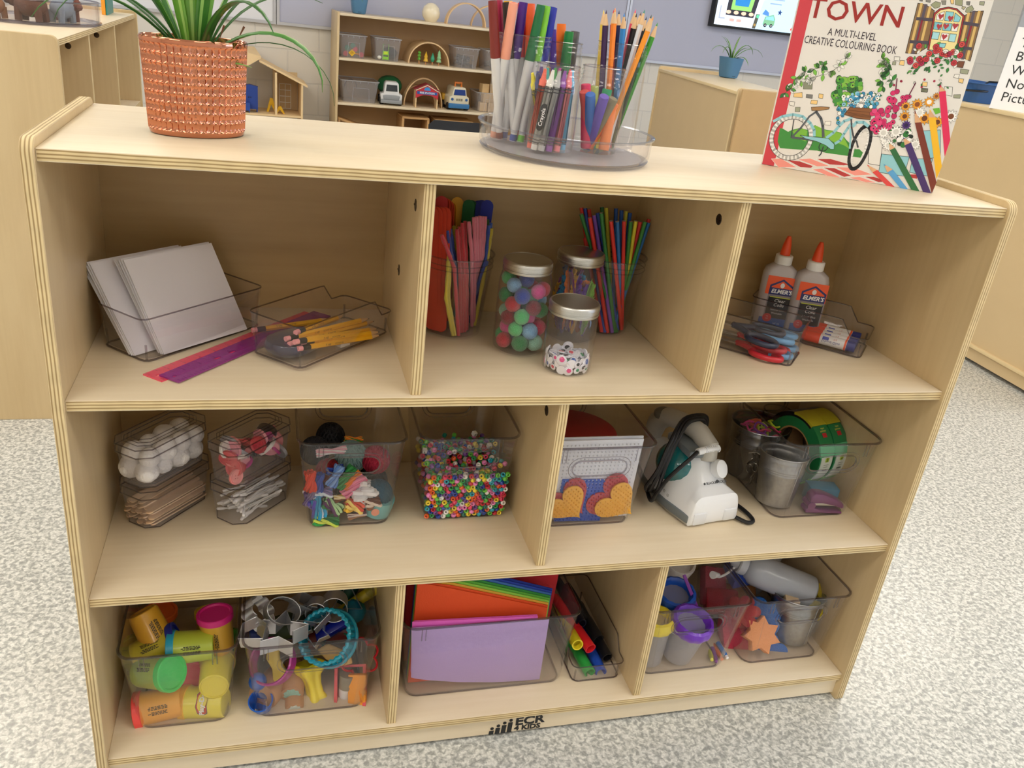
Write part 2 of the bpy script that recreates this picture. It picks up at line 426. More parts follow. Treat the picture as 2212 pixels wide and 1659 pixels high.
# ================================================================== storage shelves
W_, T_, TD, ZT, Z1, Z2, Z3, ZP, DB, DP, DS, DD = 1.22, .0135, .0138, .8909, .6128, .3352, .0569, .9005, .3184, .3245, .0057, .0110
def shelf_unit(name, label, loc, rz, logo=False, deep=0, screws=(), hscale=1):
    """birch plywood unit of staggered cubbies; local x runs along its front, y into its depth"""
    t = thing(name, label, 'shelf unit', loc, (0, 0, rz))
    FX, FZ = (BIRCH_X, ply(2, T_)), (BIRCH_Z_SHADED, ply(0, T_))
    for x in (0, W_ - T_):
        r = .016; c = []
        for i in range(7): a = RAD(90 * i / 6); c.append((DP - r + r * cos(a), ZP - r + r * sin(a)))
        for i in range(7): a = RAD(90 + 90 * i / 6); c.append((r + r * cos(a), ZP - r + r * sin(a)))
        c += [(0, .004), (.004, 0), (DP - .004, 0), (DP, .004)]
        MB().prism(c, x, x + T_, 0, 'x', side=1).build('side_panel', (BIRCH_Z_SHADED, ply(0, T_)), t, bevel=.0008, seg=1)
    e6 = (0, 0, 1, 1, 1, 1)
    MB().box(T_, DS, -T_, W_ - T_, DP, 0, faces=e6).build('top_panel', (BIRCH_X, ply(2, T_)), t, loc=(0, 0, ZT), bevel=.001, seg=2)
    for z in (Z1, Z2, Z3): MB().box(T_, DS, -TD, W_ - T_, DB, 0, faces=e6).build('shelf', (BIRCH_X, ply(2, TD)), t, loc=(0, 0, z), bevel=.001, seg=2)
    dv = (1, 1, 1, 1, 0, 0)
    for x, z0, z1 in ((.403, Z1, ZT - T_), (.8047, Z1, ZT - T_), (.603, Z2, Z1 - TD), (.4014, Z3, Z2 - TD), (.8056, Z3, Z2 - TD)):
        MB().box(0, DD, z0, TD, DB, z1, faces=dv).build('divider', (BIRCH_Z_SHADED, ply(0, TD)), t, loc=(x, 0, 0), bevel=.0008, seg=1)
    MB().box(T_, DB, .02, W_ - T_, DB + .004, ZT - T_).build('back_panel', BIRCH_BACK_SHADED, t, smooth=False)
    k = MB().box(T_, .0135, .007, W_ - T_, .026, Z3 - TD).build('kick_board', BIRCH_X, t, smooth=False)
    MB().box(T_, DP - .018, .007, W_ - T_, DP - .004, Z3 - TD).build('kick_board', BIRCH_X, t, smooth=False)
    for (x, y, z, s) in screws:
        sc = MB().lathe([(.0, .0012), (.0035, .0012), (.0072, .0006), (.0075, 0)], 16, ax='x'); sc.box(.001, -.005, -.0008, .0016, .005, .0008)
        o = sc.build('cam_screw', M('54483E', .35, .9), t, loc=(x, y, z))
        if s < 0: o.rotation_euler = (0, 0, pi)
    return t, k
cab, kick = shelf_unit('storage_shelf', 'birch plywood shelf unit of staggered open cubbies full of craft supplies', (0, 0, 0), 0,
    screws=[(0.403, 0.0626, 0.8401, -1), (0.403, 0.1648, 0.7267, -1),
            (0.8047, 0.0597, 0.8426, -1), (0.603, 0.0583, 0.5641, -1)])
# maker's mark on the kick board
INK = M('17181A', .5)
text('ECR', .0225, INK, kick, T3((.6085, .0131, .0270)) @ RX(pi / 2), bold=.0007, sx=1.2, align='LEFT')
text('4 KIDS', .0135, INK, kick, T3((.6085, .0131, .0130)) @ RX(pi / 2), bold=.0005, sx=1.12, align='LEFT')
lg = MB()
for i in range(4):
    h = .008 + .0045 * i; x = .5700 + i * .0100
    lg.prism([(x - .0038, .006), (x + .0036, .006), (x + .0045, .006 + h), (x - .003, .006 + h)], .0128, .0132, ax='y')
    lg.prism(circ(.003, 12, x + .001, .006 + h + .0045), .0128, .0132, ax='y')
lg.build('emblem', INK, kick, smooth=False)

# shelf unit standing crosswise behind on the left, its open side to the right
lc, _ = shelf_unit('storage_shelf', 'birch shelf unit standing crosswise in the upper corner, clear animal tray on top', (-.1915, 1.1505, 0), RAD(90),
    screws=[(.403, .06, .845, -1), (.8047, .06, .845, -1), (0, .17, .868, -1)])

# ================================================================== things along the back wall (wx: metres along the wall, wy: out from it)
def wall_at(x, y, z, rz=0):
    return WALLM @ T3((x, y, z)) @ RZ(rz)
def wthing(name, label, cat, x, y, z, rz=0, group=None):
    return place(thing(name, label, cat, group=group), wall_at(x, y, z, rz))
def box_obj(name, label, cat, x0, y0, z0, x1, y1, z1, mat, bevel=.002):
    t = MB().box(x0, y0, z0, x1, y1, z1).build(name, mat, None, bevel=bevel)
    return tag(t, label, cat)
board('whiteboard', 'white dry-erase board on the block wall above the dollhouse', -1.95, .255, .775, 1.975, M('E3E5EC', .25))
board('wall_board', 'pale lavender grey board on the wall above the toy shelf', .295, 2.715, .775, 1.975, M('B4B7CC', .4))
board('wall_board', 'pale lavender grey board on the wall behind the screen', 2.755, 5.0, .775, 1.975, M('B4B7CC', .4))
# door in the back wall
d = struct(place(thing('door_1', None, None), WALLM))
MB().box(6.34, -.02, 0, 6.42, .12, 2.18).box(7.34, -.02, 0, 7.42, .12, 2.18).box(6.42, -.02, 2.1, 7.34, .12, 2.18).build('door_frame', M('CFD3DA', .4), d, smooth=False)
MB().box(6.42, .04, .005, 7.34, .085, 2.1).build('door_leaf', M('2E3440', .3), d, smooth=False)
MB().cyl((6.52, .04, 1.0), (6.52, -.02, 1.0), .012).cyl((6.52, -.02, 1.0), (6.64, -.02, 1.0), .01).build('door_handle', STEEL, d)
bb = MB().box(-4.4, -.012, 0, 6.34, 0, .1).build('baseboard_back', M('6B6F78', .5), smooth=False); place(bb, WALLM); struct(bb)

# screen with a children's page on it
tv = wthing('wall_screen', 'flat screen with black bezel showing a children page of cars and stars', 'screen', 3.395, -.075, 1.055)
MB().box(0, 0, 0, 1.42, .06, .82).build('housing', M('15161A', .35), tv, bevel=.004)
SCR = lambda c: M(c, .4, emit=.85)
p = MB().box(.018, -.003, .018, 1.402, 0, .802).build('display', SCR('DDE8FA'), tv, smooth=False)
def scr(poly, col, k=1):
    MB().prism(poly, -.0036 - .0006 * k, -.003, ax='y').build('picture', SCR(col), p, smooth=False)
def starpoly(cx, cy, R, r, n=5, a0=90):
    return [(cx + (R if i % 2 == 0 else r) * cos(RAD(a0 + i * 180 / n)), cy + (R if i % 2 == 0 else r) * sin(RAD(a0 + i * 180 / n))) for i in range(2 * n)]
scr([(.36, .018), (1.40, .018), (1.40, .7), (.5, .7)], 'BFDCFA', 0)
scr([(.1, .09), (.34, .09), (.42, .62), (.12, .62)], '26252E', 1)
scr([(.135, .13), (.31, .13), (.38, .6), (.15, .6)], '8FCB6E', 2)
scr([(.165, .16), (.28, .16), (.33, .5), (.16, .5), (.15, .3)], '1F7FC8', 3)
for i in range(4): scr(circ(.022, 8, .12 + i * .065, .112, 1, .6), 'F0C9B0', 3)
scr([(.045, .06), (.10, .06), (.10, .072), (.055, .072), (.055, .15), (.045, .15)], 'A9B2C4', 1)
scr([(.345, .02), (.372, .02), (.388, .12), (.36, .12)], '4A4A3E', 3); scr(circ(.013, 10, .374, .105), '5CCB9A', 4); scr(circ(.01, 10, .362, .045), 'A08040', 4)
scr([(.43, .055), (.53, .055), (.53, .1), (.51, .13), (.44, .11)], '79B38A', 3); scr([(.445, .09), (.522, .09), (.51, .12), (.45, .108)], '8CD0E4', 4)
for x in (.452, .505): scr(circ(.013, 12, x, .052), '111218', 5); scr(circ(.005, 8, x, .052), 'EEEEEE', 6)
scr([(.41, .125), (.47, .115), (.465, .14), (.43, .16)], '4C86CC', 2)
scr(starpoly(.56, .15, .022, .009), '1E3C78', 3); scr(starpoly(.83, .28, .23, .11), '1F6FD0', 2); scr(starpoly(.83, .28, .2, .095), '14161F', 3)
scr(circ(.042, 18, .74, .27), 'C98650', 4); scr(circ(.05, 18, .82, .17), '5FAF50', 4); scr(starpoly(.69, .045, .015, .006), 'D84B3A', 3)
for i in range(9): scr([(.46, .2 + i * .03), (.56 + (i % 3) * .02, .2 + i * .03), (.56 + (i % 3) * .02, .208 + i * .03), (.46, .208 + i * .03)], '8FA6CC', 3)
for i in range(2): scr([(.14 + .06 * i, .05), (.18 + .06 * i, .05), (.18 + .06 * i, .07), (.14 + .06 * i, .07)], 'E8A7A0', 3)

# toy shelf against the back wall
ts = wthing('toy_shelf', 'low birch shelf unit holding toys against the block wall', 'shelf unit', .622, -.352, 0)
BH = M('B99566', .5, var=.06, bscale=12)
for x in (0, 1.205): MB().box(x, 0, 0, x + .016, .32, .885).build('side_panel', (BIRCH_Z_SHADED, ply(0)), ts, bevel=.003)
for z in (.88, .618, .345, .075): MB().box(.016, .003, -.015, 1.205, .315, 0).build('shelf', BIRCH_X, ts, bevel=.0015, loc=(0, 0, z))
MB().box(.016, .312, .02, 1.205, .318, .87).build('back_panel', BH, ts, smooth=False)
MB().box(.016, .012, .0, 1.205, .024, .06).build('kick_board', BIRCH_X, ts, smooth=False)
LID = .0
def tub(label, x, y, z, w, d, h, group, ctone=None):
    t = wthing('storage_tub', label, 'tub', x, y, z, group=group)
    m = MB()
    def lp(k, zz, s=1): return [(px, py, zz) for px, py in rrect(w * k, d * k, .012, 3, 0, d / 2)]
    m.loft([lp(.84, 0), lp(.98, h)], cap0=True).loft([lp(.82, .002), lp(.965, h)], cap0=True)
    m.build('body', clear('milky_tub', (.93, .93, .95), 1.2, .2, haze=.14), t)
    r = MB(); r.tube([(a, b, h) for a, b in rrect(w, d, .012, 3, 0, d / 2)], .0035, 6, closed=True)
    for i in range(5): r.box(-w * .4 + i * w * .2, -.001, h - .014, -w * .4 + i * w * .2 + .002, .001, h)
    r.build('rim', clear('milky_rim', (.8, .8, .84), 2, .3, haze=.45), t)
    f = MB(); f.tube([(-w * .2, .006, .004), (-w * .17, .001, h * .68), (w * .23, .001, h * .68), (w * .25, .006, .004)], .0012, 5)
    f.build('front_mark', clear('milky_rim', (.8, .8, .84), 2, .3, haze=.45), t)
    return t
TUBS = 'clear tubs on the toy shelf'
tub('clear tub of toy road signs and counters at shelf end', .733, -.30, .6182, .175, .22, .135, TUBS)
tub('clear tub with a green framed toy beside wooden arch', .957, -.30, .6182, .175, .22, .135, TUBS)
tub('clear tub of dark pebbles beyond the wooden arch', 1.49, -.30, .6182, .17, .22, .125, TUBS)
tub('clear tub half hidden behind the marker jar', 1.70, -.30, .6182, .17, .22, .125, TUBS)
tub('wide clear tub of bent wooden sticks beside the truck', .785, -.305, .3452, .25, .24, .135, TUBS)
tub('clear tub of plain wooden blocks beside toy car', 1.68, -.29, .3452, .19, .22, .125, TUBS)
def small(name, label, cat, mb, mat, x, y, z, rz=0, group=None, bevel=0):
    o = mb.build(name, mat, None, bevel=bevel); place(o, wall_at(x, y, z, rz)); return tag(o, label, cat, group)
# contents of the tubs
for i, (x, z, c, n) in enumerate(((.69, .0, 'D23C48', 'red'), (.75, .03, 'D84450', 'red'), (.79, 0, 'C83848', 'red'), (.70, .035, '1E7A5E', 'green'), (.735, .05, '1E7A5E', 'green'))):
    small('counter', n + ' round counter in the tub of road signs', 'counter', MB().lathe([(.016, 0), (.016, .012)], 16, ax='y'), M(c, .4), x, -.27, .640 + z, group='counters in tub')
sg = wthing('toy_road_sign', 'yellow diamond toy road sign inside the shelf end tub', 'toy sign', .728, -.285, .648)
MB().prism([(0, -.022), (.022, 0), (0, .022), (-.022, 0)], -.002, .002, ax='y').build('sign_face', M('E8B92C', .4), sg); MB().tube([(-.006, -.003, -.008), (-.006, -.003, .006), (.006, -.003, .006), (.006, -.003, -.006)], .0016, 5).build('symbol', BLACK, sg)
MB().box(.018, -.002, -.006, .05, .002, -.001).build('post', M('C98F5A', .5), sg)
gt = wthing('toy_ladder', 'lime green framed toy standing in a clear tub', 'toy', .945, -.285, .624)
MB().tube([(-.018, 0, 0), (-.018, 0, .095), (.018, 0, .095), (.018, 0, 0)], .0025, 6).box(-.018, -.003, .03, .018, .003, .055).box(-.018, -.003, .002, .018, .003, .02).build('frame', M('8CCB4A', .4), gt)
MB().box(-.012, -.004, .036, .012, -.003, .05).build('panel', M('C9DE3A', .4), gt)
small('toy_netting', 'dark bundle of netting in the green toy tub', 'toy', MB().ball((0, 0, .04), .05, 14, sz=.8, sx=1.0, seed=3, lump=.12), M('2C3530', .7), .985, -.20, .6202)
small('shell', 'small white shell in the green toy tub', 'shell', MB().ball((0, 0, .012), .014, 10, sz=.8), M('E6E6E0', .4), .905, -.285, .625)
pb = MB()
for i in range(46): a = random.Random(i); pb.ball((a.uniform(-.055, .055), a.uniform(-.07, .06), .01 + a.uniform(0, .055)), a.uniform(.009, .016), 8, sz=.7)
tag(small('pebbles', 'dark grey pebbles heaped in a clear tub', 'pebbles', pb, M('5A5E62', .6, var=.4, bscale=30), 1.49, -.18, .6202), None, None, None, 'stuff')
pb = MB()
for i in range(26): a = random.Random(i); pb.ball((a.uniform(-.05, .05), a.uniform(-.06, .06), .012 + a.uniform(0, .04)), a.uniform(.009, .014), 8, sz=.7)
tag(small('pebbles', 'mottled pebbles in the tub behind marker jar', 'pebbles', pb, M('7A756C', .6, var=.4, bscale=30), 1.70, -.18, .6202), None, None, None, 'stuff')
for i in range(7):
    m = MB(); x = i * .012
    m.tube([(x, 0, .12), (x + .006, 0, .07), (x + .03, 0, .03), (x + .09, 0, .006)], .003, 5, flat=.4)
    small('bent_stick', 'thin bent wooden stick in the wide tub', 'stick', m, M('A88458', .6), .70, -.28 + i * .02, .352, group='sticks in the wide tub')
small('wire_loop', 'dark curved loop sticking out of the wide tub', 'loop', MB().tube([(.04 * cos(a / 10), 0, .05 * sin(a / 10)) for a in range(0, 32)], .002, 6), M('3A2C24', .5), .735, -.22, .43)
for i, (x, y, z) in enumerate(((1.64, -.27, .348), (1.70, -.27, .348), (1.66, -.27, .407), (1.71, -.24, .407), (1.655, -.24, .468), (1.72, -.24, .468))):
    o = small('wooden_block', 'plain pale wooden block in the end tub', 'block', MB().box(-.026, 0, 0, .026, .05, .058), M('DDBE8E', .5), x, y, z, .05 * i, 'plain blocks in the end tub', bevel=.002)
# arches
def arch(label, x, y, z, r, w, th=.008, rz=0, h=None, mat=None, group=None):
    m = MB(); n = 22; h = h or r
    def pt(k, rr, hh, yy): a = pi * k / n; return (rr * cos(a), yy, hh * sin(a))
    loops = [[pt(k, r, h, 0), pt(k, r - th, h - th, 0), pt(k, r - th, h - th, w), pt(k, r, h, w)] for k in range(n + 1)]
    m.loft(loops, cap0=True, cap1=True)
    return small('wooden_arch', label, 'arch', m, mat or M('E0BE90', .45, var=.06, bscale=20), x, y, z, rz, group)
arch('thin wooden arch standing alone on the toy shelf top', 1.475, -.26, .8802, .14, .045, rz=.10)
arch('second thin wooden arch behind the first on shelf top', 1.675, -.16, .8802, .14, .045, rz=-.1)
arch('wide wooden tunnel arch sheltering four toy trees', 1.238, -.27, .6182, .14, .2)
arch('outer wooden arch standing around the fire station', 1.223, -.24, .3452, .135, .05, h=.185)
arch('inner wooden arch just behind the fire station', 1.205, -.18, .3452, .12, .05, h=.13)
# toy trees
def tree(label, x, col, kind):
    t = wthing('toy_tree', label, 'toy tree', x, -.285, .6182)
    MB().lathe([(.0045, 0), (.0045, .024)], 10).build('trunk', M('B98A5C', .5), t)
    pr_ = {'balls': [(0, .02), (.011, .028), (.011, .034), (.004, .042), (.011, .05), (.011, .055), (.004, .062), (.010, .068), (.01, .074), (0, .082)],
           'cone': [(.016, .02), (.008, .045), (.013, .045), (0, .085)], 'drop': [(.006, .02), (.015, .036), (.010, .055), (0, .08)],
           'tiers': [(.017, .022), (.009, .045), (.015, .045), (.008, .065), (.012, .065), (.007, .08), (.009, .08), (0, .1)]}[kind]
    MB().lathe(pr_, 16).build('crown', M(col, .45), t)
tree('green toy tree of stacked balls under the arch', 1.167, '5FA838', 'balls'); tree('yellow cone toy tree under the wooden arch', 1.212, 'DDB02E', 'cone')
tree('teal drop-shaped toy tree under the wooden arch', 1.257, '2E9E78', 'drop'); tree('pale green tiered toy tree under the wooden arch', 1.300, '8CC28C', 'tiers')
# cream vase, blue pot
v = small('vase', 'round cream glazed vase standing on the toy shelf', 'vase', MB().lathe([(.036, 0), (.056, .03), (.060, .055), (.050, .088), (.028, .108), (.012, .113), (.011, .109), (.0, .108)], 32), M('EFE4C8', .15, coat=.5), 1.246, -.2, .8802)
def leaf(m, base, az_, l, up, droop, w, n=9, mi=0, twist=0):
    """an arching strap leaf; az_ heading, up start angle, droop total bend"""
    p = Vector(base); e = RAD(up); L = []; st = l / n
    for i in range(n + 1):
        t = i / n
        ww = w * (min(1, .45 + 2.2 * t) if t < .3 else 1) * (1 - max(0, (t - .55) / .45) ** 1.6 * .97)
        d = Vector((cos(az_) * cos(e), sin(az_) * cos(e), sin(e))); side = Vector((-sin(az_ + twist * t), cos(az_ + twist * t), 0)); up_ = d.cross(side) * -1
        L.append([tuple(p - side * ww / 2 + up_ * ww * .16), tuple(p - side * ww * .12), tuple(p + side * ww * .12), tuple(p + side * ww / 2 + up_ * ww * .16)])
        p = p + d * st; e -= RAD(droop) / n * (.4 + 1.2 * t)
    for j in range(n):
        for i in range(3):
            m.add([L[j][i], L[j][i + 1], L[j + 1][i + 1], L[j + 1][i]], [(0, 1, 2, 3)], mi + (1 if i == 1 else 0))
    return m
LEAFM = (M('3F7A2A', .4, coat=.2), M('9CC66A', .4, coat=.2)); LEAFD = (M('2C5E22', .4, coat=.2), M('3F7A2A', .4, coat=.2)); LEAFL = (M('6BA23A', .4, coat=.2), M('A9CF6E', .4, coat=.2))
def leaf_obj(parent, *a, mats=LEAFM, **k):
    m = MB(); m.keep = True; leaf(m, *a, **k); o = m.build('leaf', mats, parent, ang=80)
    s = o.modifiers.new('thick', 'SOLIDIFY'); s.thickness = .0005
    return o
def blue_pot(label, loc, mat4, s=1.0, leaves=()):
    t = thing('potted_plant', label, 'plant'); place(t, mat4)
    def lp(k, z): return [(x, y, z) for x, y in rrect(.115 * k * s, .115 * k * s, .03 * k * s, 5)]
    m = MB(); m.loft([lp(.6, 0), lp(.74, .004 * s), lp(.80, .02 * s), lp(1.0, .105 * s), lp(1.0, .108 * s), lp(.93, .108 * s), lp(.9, .09 * s)], cap0=True, cap1=True)
    m.build('pot', M('4F7FA6', .35), t)
    MB().box(-.012 * s, -.0445 * s, .011 * s, .012 * s, -.042 * s, .017 * s).build('water_slot', BLACK, t)
    MB().ball((0, 0, .086 * s), .045 * s, 10, sz=.2, seed=1, lump=.1).build('soil', M('4A3A2A', .9), t)
    for (a, l, up, dr, w_) in leaves: leaf_obj(t, (0.006 * s * cos(a), .006 * s * sin(a), .09 * s), a, l * s, up, dr, w_ * s)
    return t
LV = [(RAD(a), l, u, d, w_) for a, l, u, d, w_ in ((180, .20, 60, 150, .010), (200, .17, 75, 190, .009), (-20, .22, 55, 140, .010), (10, .24, 62, 160, .010), (-90, .16, 35, 130, .011), (-70, .15, 70, 120, .01), (90, .16, 80, 90, .01), (150, .15, 80, 70, .009), (-130, .17, 60, 170, .009), (30, .17, 82, 80, .009))]
blue_pot('blue plastic pot with drooping plant on the toy shelf', None, wall_at(.776, -.19, .8802), .95, LV)
# trucks
tr = wthing('toy_truck', 'white toy truck with a bulging green load', 'toy truck', .992, -.31, .3452, -.08)
MB().prism([(-.068, .02), (.068, .02), (.072, .07), (.05, .075), (.045, .138), (.035, .148), (-.035, .148), (-.045, .138), (-.05, .075), (-.072, .07)], 0, .1, ax='y').build('cab', M('D9DBDD', .4), tr, bevel=.006)
MB().box(-.07, -.012, .012, .07, .004, .036).prism([(-.05, .036), (.05, .036), (.056, .062), (.036, .066), (-.036, .066), (-.056, .062)], -.01, .002, ax='y').build('bumper', M('8F949A', .4), tr, bevel=.004)
MB().prism([(-.038, .09), (.038, .09), (.034, .13), (-.034, .13)], -.003, .001, ax='y').build('windscreen', M('3A4046', .2), tr)
MB().ball((0, .17, .11), .085, 18, sz=.75, sy=1.0).build('load', M('1F6A42', .45), tr)
for x in (-.06, .06):
    for y in (.04, .17): MB().lathe([(.022, -.014), (.024, -.01), (.024, .01), (.022, .014)], 16, ax='x').build('wheel', BLACK, tr, loc=(x, y, .024))
cr = wthing('toy_car', 'cream toy truck with blue bumper and orange top', 'toy car', 1.455, -.31, .3452, .05)
MB().prism([(-.07, .02), (.07, .02), (.07, .085), (.052, .095), (.044, .142), (.036, .15), (-.036, .15), (-.044, .142), (-.052, .095), (-.07, .085)], 0, .16, ax='y').build('body', M('D8D2BC', .4), cr, bevel=.006)
MB().box(-.073, -.01, .014, .073, .01, .045).build('bumper', M('2F6FA8', .4), cr, bevel=.004)
MB().prism([(-.042, .1), (.042, .1), (.036, .136), (-.036, .136)], -.003, .001, ax='y').build('windscreen', M('1C3E8A', .2), cr)
g = MB()
for i in range(7): g.box(-.022 + i * .007, -.002, .062, -.0195 + i * .007, .001, .078)
g.build('grille', M('3A3A34', .5), cr)
for x in (-.05, .05): MB().lathe([(.009, -.004), (.009, 0)], 14, ax='y').build('headlight', M('2A5C9C', .3), cr, loc=(x, 0, .072))
MB().tube([(-.022, .05, .148), (-.022, .05, .175), (.022, .05, .175), (.022, .05, .148)], .008, 8).build('roll_bar', M('D8772A', .4), cr)
MB().box(-.085, .12, .05, -.055, .2, .09).build('side_load', M('D8A92A', .4), cr, bevel=.004)
for x in (-.062, .062):
    for y in (.035, .14): MB().lathe([(.022, -.014), (.024, -.01), (.024, .01), (.022, .014)], 16, ax='x').build('wheel', BLACK, cr, loc=(x, y, .024))
# fire station
fs = wthing('toy_fire_station', 'small wooden toy fire station with red roof', 'toy building', 1.229, -.315, .3452, -.06)
PW = M('E2C596', .5)
for x in (-.076, .068): MB().box(x, 0, 0, x + .008, .09, .115).build('wall', PW, fs, smooth=False)
MB().prism([(-.084, .112), (0, .15), (.084, .112), (.084, .118), (0, .157), (-.084, .118)], 0, .09, ax='y').build('roof', M('8E2A34', .5), fs, smooth=False)
f = MB().prism([(-.076, .06), (-.04, .078), (-.02, .083), (.02, .083), (.04, .078), (.076, .06), (.076, .112), (0, .148), (-.076, .112)], -.004, .0, ax='y').build('front', M('C22F3E', .45), fs, smooth=False)
MB().prism([(-.068, .088), (.068, .088), (.068, .106), (-.068, .106)], -.0052, -.004, ax='y').build('name_band', M('2C5CA8', .4), f, smooth=False)
text('FIRE STATION', .016, WHITE, f, T3((0, -.0056, .097)) @ RX(pi / 2), bold=.0003)
MB().prism([(.022 * cos(RAD(a)), .114 + .022 * sin(RAD(a))) for a in range(0, 181, 20)], -.006, -.004, ax='y').build('badge', M('3C8FD8', .4), f, smooth=False)
MB().prism([(-.076, .108), (0, .144), (.076, .108), (.076, .113), (0, .150), (-.076, .113)], -.007, -.004, ax='y').build('trim', M('E8D8C0', .4), f, smooth=False)
# hollow blocks and ramp on the lower shelf
def frame_block(label, x, y, w, h, d, rz=0):
    t = MB().box(0, 0, 0, w, d, .014).box(0, 0, h - .014, w, d, h).box(0, 0, .014, .014, d, h - .014).box(w - .014, 0, .014, w, d, h - .014)
    small('hollow_block', label, 'block', t, M('C49A66', .5, var=.05, bscale=15), x, y, .0752, rz, bevel=.0015)
frame_block('square hollow wooden block on the lowest toy shelf', 1.075, -.3, .185, .205, .2)
frame_block('long hollow wooden block beside the square one', 1.30, -.3, .27, .2, .2)
small('wooden_ramp', 'long wooden ramp sloping down on the lowest toy shelf', 'ramp', MB().prism([(0, .17), (0, .156), (.38, .04), (.38, .054)], 0, .12, ax='y').box(0, 0, 0, .014, .12, .158).box(.368, 0, 0, .38, .12, .042), M('C49A66', .5, var=.05, bscale=15), .65, -.3, .0752, 0, bevel=.0008)

# dollhouse against the wall
dh = wthing('dollhouse', 'open-fronted plain wooden dollhouse against the block wall', 'dollhouse', .155, -.31, 0)
PN = M('E6C99A', .55, var=.07, bscale=10)
for x in (-.27, .255): MB().box(x, 0, 0, x + .012, .28, .43).build('side_wall', PN, dh, smooth=False)
for z in (.018, .222): MB().box(-.258, .002, z, .255, .28, z + .012).build('floor_board', PN, dh, smooth=False)
MB().box(.094, .0, .234, .106, .28, .49).build('inner_wall', PN, dh, smooth=False)
MB().prism([(0, .545), (.295, .415), (.295, .427), (0, .558)], -.005, .285, ax='y').build('roof', PN, dh, smooth=False)
MB().add([(.01, -.01, .568), (-.30, -.01, .37), (-.30, .26, .60), (-.02, .26, .60), (.01, -.01, .58), (-.30, -.01, .382), (-.30, .26, .612), (-.02, .26, .612)],
         [(0, 1, 2, 3), (4, 7, 6, 5), (0, 4, 5, 1), (1, 5, 6, 2), (2, 6, 7, 3), (3, 7, 4, 0)]).build('roof', PN, dh, smooth=False)
w_ = MB()
for i in range(3): w_.box(.135 + i * .0365, .262, .24, .139 + i * .0365, .266, .40)
for i in range(5): w_.box(.135, .262, .24 + i * .039, .212, .266, .244 + i * .039)
w_.build('window', WHITE, dh, smooth=False)
MB().box(.108, .266, .234, .252, .27, .475).build('back_wall', M('CDB48C', .6), dh, smooth=False)
cu = wthing('toy_wardrobe', 'dark blue toy wardrobe inside the dollhouse', 'toy furniture', .115, -.26, .2341)
MB().box(-.07, 0, .018, .03, .05, .155).prism([(-.072, .155), (.032, .155), (-.02, .166)], 0, .05, ax='y').build('body', M('1E3F92', .45), cu, smooth=False)
MB().box(-.068, 0, 0, -.062, .05, .018).box(.022, 0, 0, .028, .05, .018).build('legs', M('1E3F92', .45), cu, smooth=False)
for x in (-.026, -.012): MB().ball((x, -.002, .09), .004, 8).build('knob', M('0E1E48', .4), cu)
cu = wthing('toy_cabinet', 'low dark blue toy cabinet in front of the wardrobe', 'toy furniture', .075, -.303, .2341)
MB().box(-.05, 0, .012, .02, .035, .06).build('body', M('22489E', .45), cu, smooth=False); MB().box(-.048, 0, 0, -.044, .03, .012).box(.014, 0, 0, .018, .03, .012).build('legs', M('1E3F92', .45), cu, smooth=False)
for (lab, x, y, h) in (('yellow folding toy stool beside the blue wardrobe', .232, -.2, .085), ('small yellow toy stool before the dollhouse window', .283, -.25, .045)):
    t = wthing('toy_stool', lab, 'toy stool', x, y, .2341); Y = M('E8B81E', .4)
    MB().prism([(-.03, 0), (-.018, 0), (0, h * .6), (.0, h), (-.008, h)], 0, .03, ax='y').build('leg', Y, t, smooth=False)
    MB().prism([(.03, 0), (.02, 0), (0, h * .5), (-.0, h), (.008, h)], 0, .03, ax='y').build('leg', Y, t, smooth=False)
    MB().box(-.012, 0, h * .5, .012, .034, h * .56).build('seat', Y, t, smooth=False)

# dark stacking chair between the shelf units
P0 = (1.185, -1.3, 0.4074)
ch = thing('classroom_chair', 'dark navy plastic chair behind the shelf, only its back top showing', 'chair'); place(ch, wall_at(P0[0] + .02, P0[1], 0))
NV = M('22262F', .4); hz = P0[2]
loops = []
for i in range(9):
    a = RAD(-24 + 6 * i); loops.append([(.34 * sin(a) * 1.25, .03 - .06 * cos(a * 1.6), z) for z in (hz - .21, hz - .012, hz, hz - .012, hz - .21)])
m = MB()
def prof(i):
    x = -.17 + .34 * i / 12; y = .03 * (x / .17) ** 2; e = max(0, (abs(x) - .13) / .04); top = hz - .03 * e * e
    return [(x, y, hz - .2), (x, y, top), (x, y + .006, top), (x, y + .006, hz - .2)]
m.loft([prof(i) for i in range(13)], cap0=True, cap1=True).build('backrest', NV, ch)
MB().prism([(x, y) for x, y in rrect(.36, .36, .06, 5, 0, -.2)], hz - .31, hz - .298).build('seat', NV, ch, bevel=.003)
for x in (-.15, .15):
    MB().tube([(x, .008, hz - .06), (x, .0, hz - .3), (x * 1.1, .03, .006)], .009, 8).build('leg', CHROME, ch)
    MB().tube([(x, -.02, hz - .312), (x, -.34, hz - .312), (x * 1.1, -.38, .006)], .009, 8).build('leg', CHROME, ch)

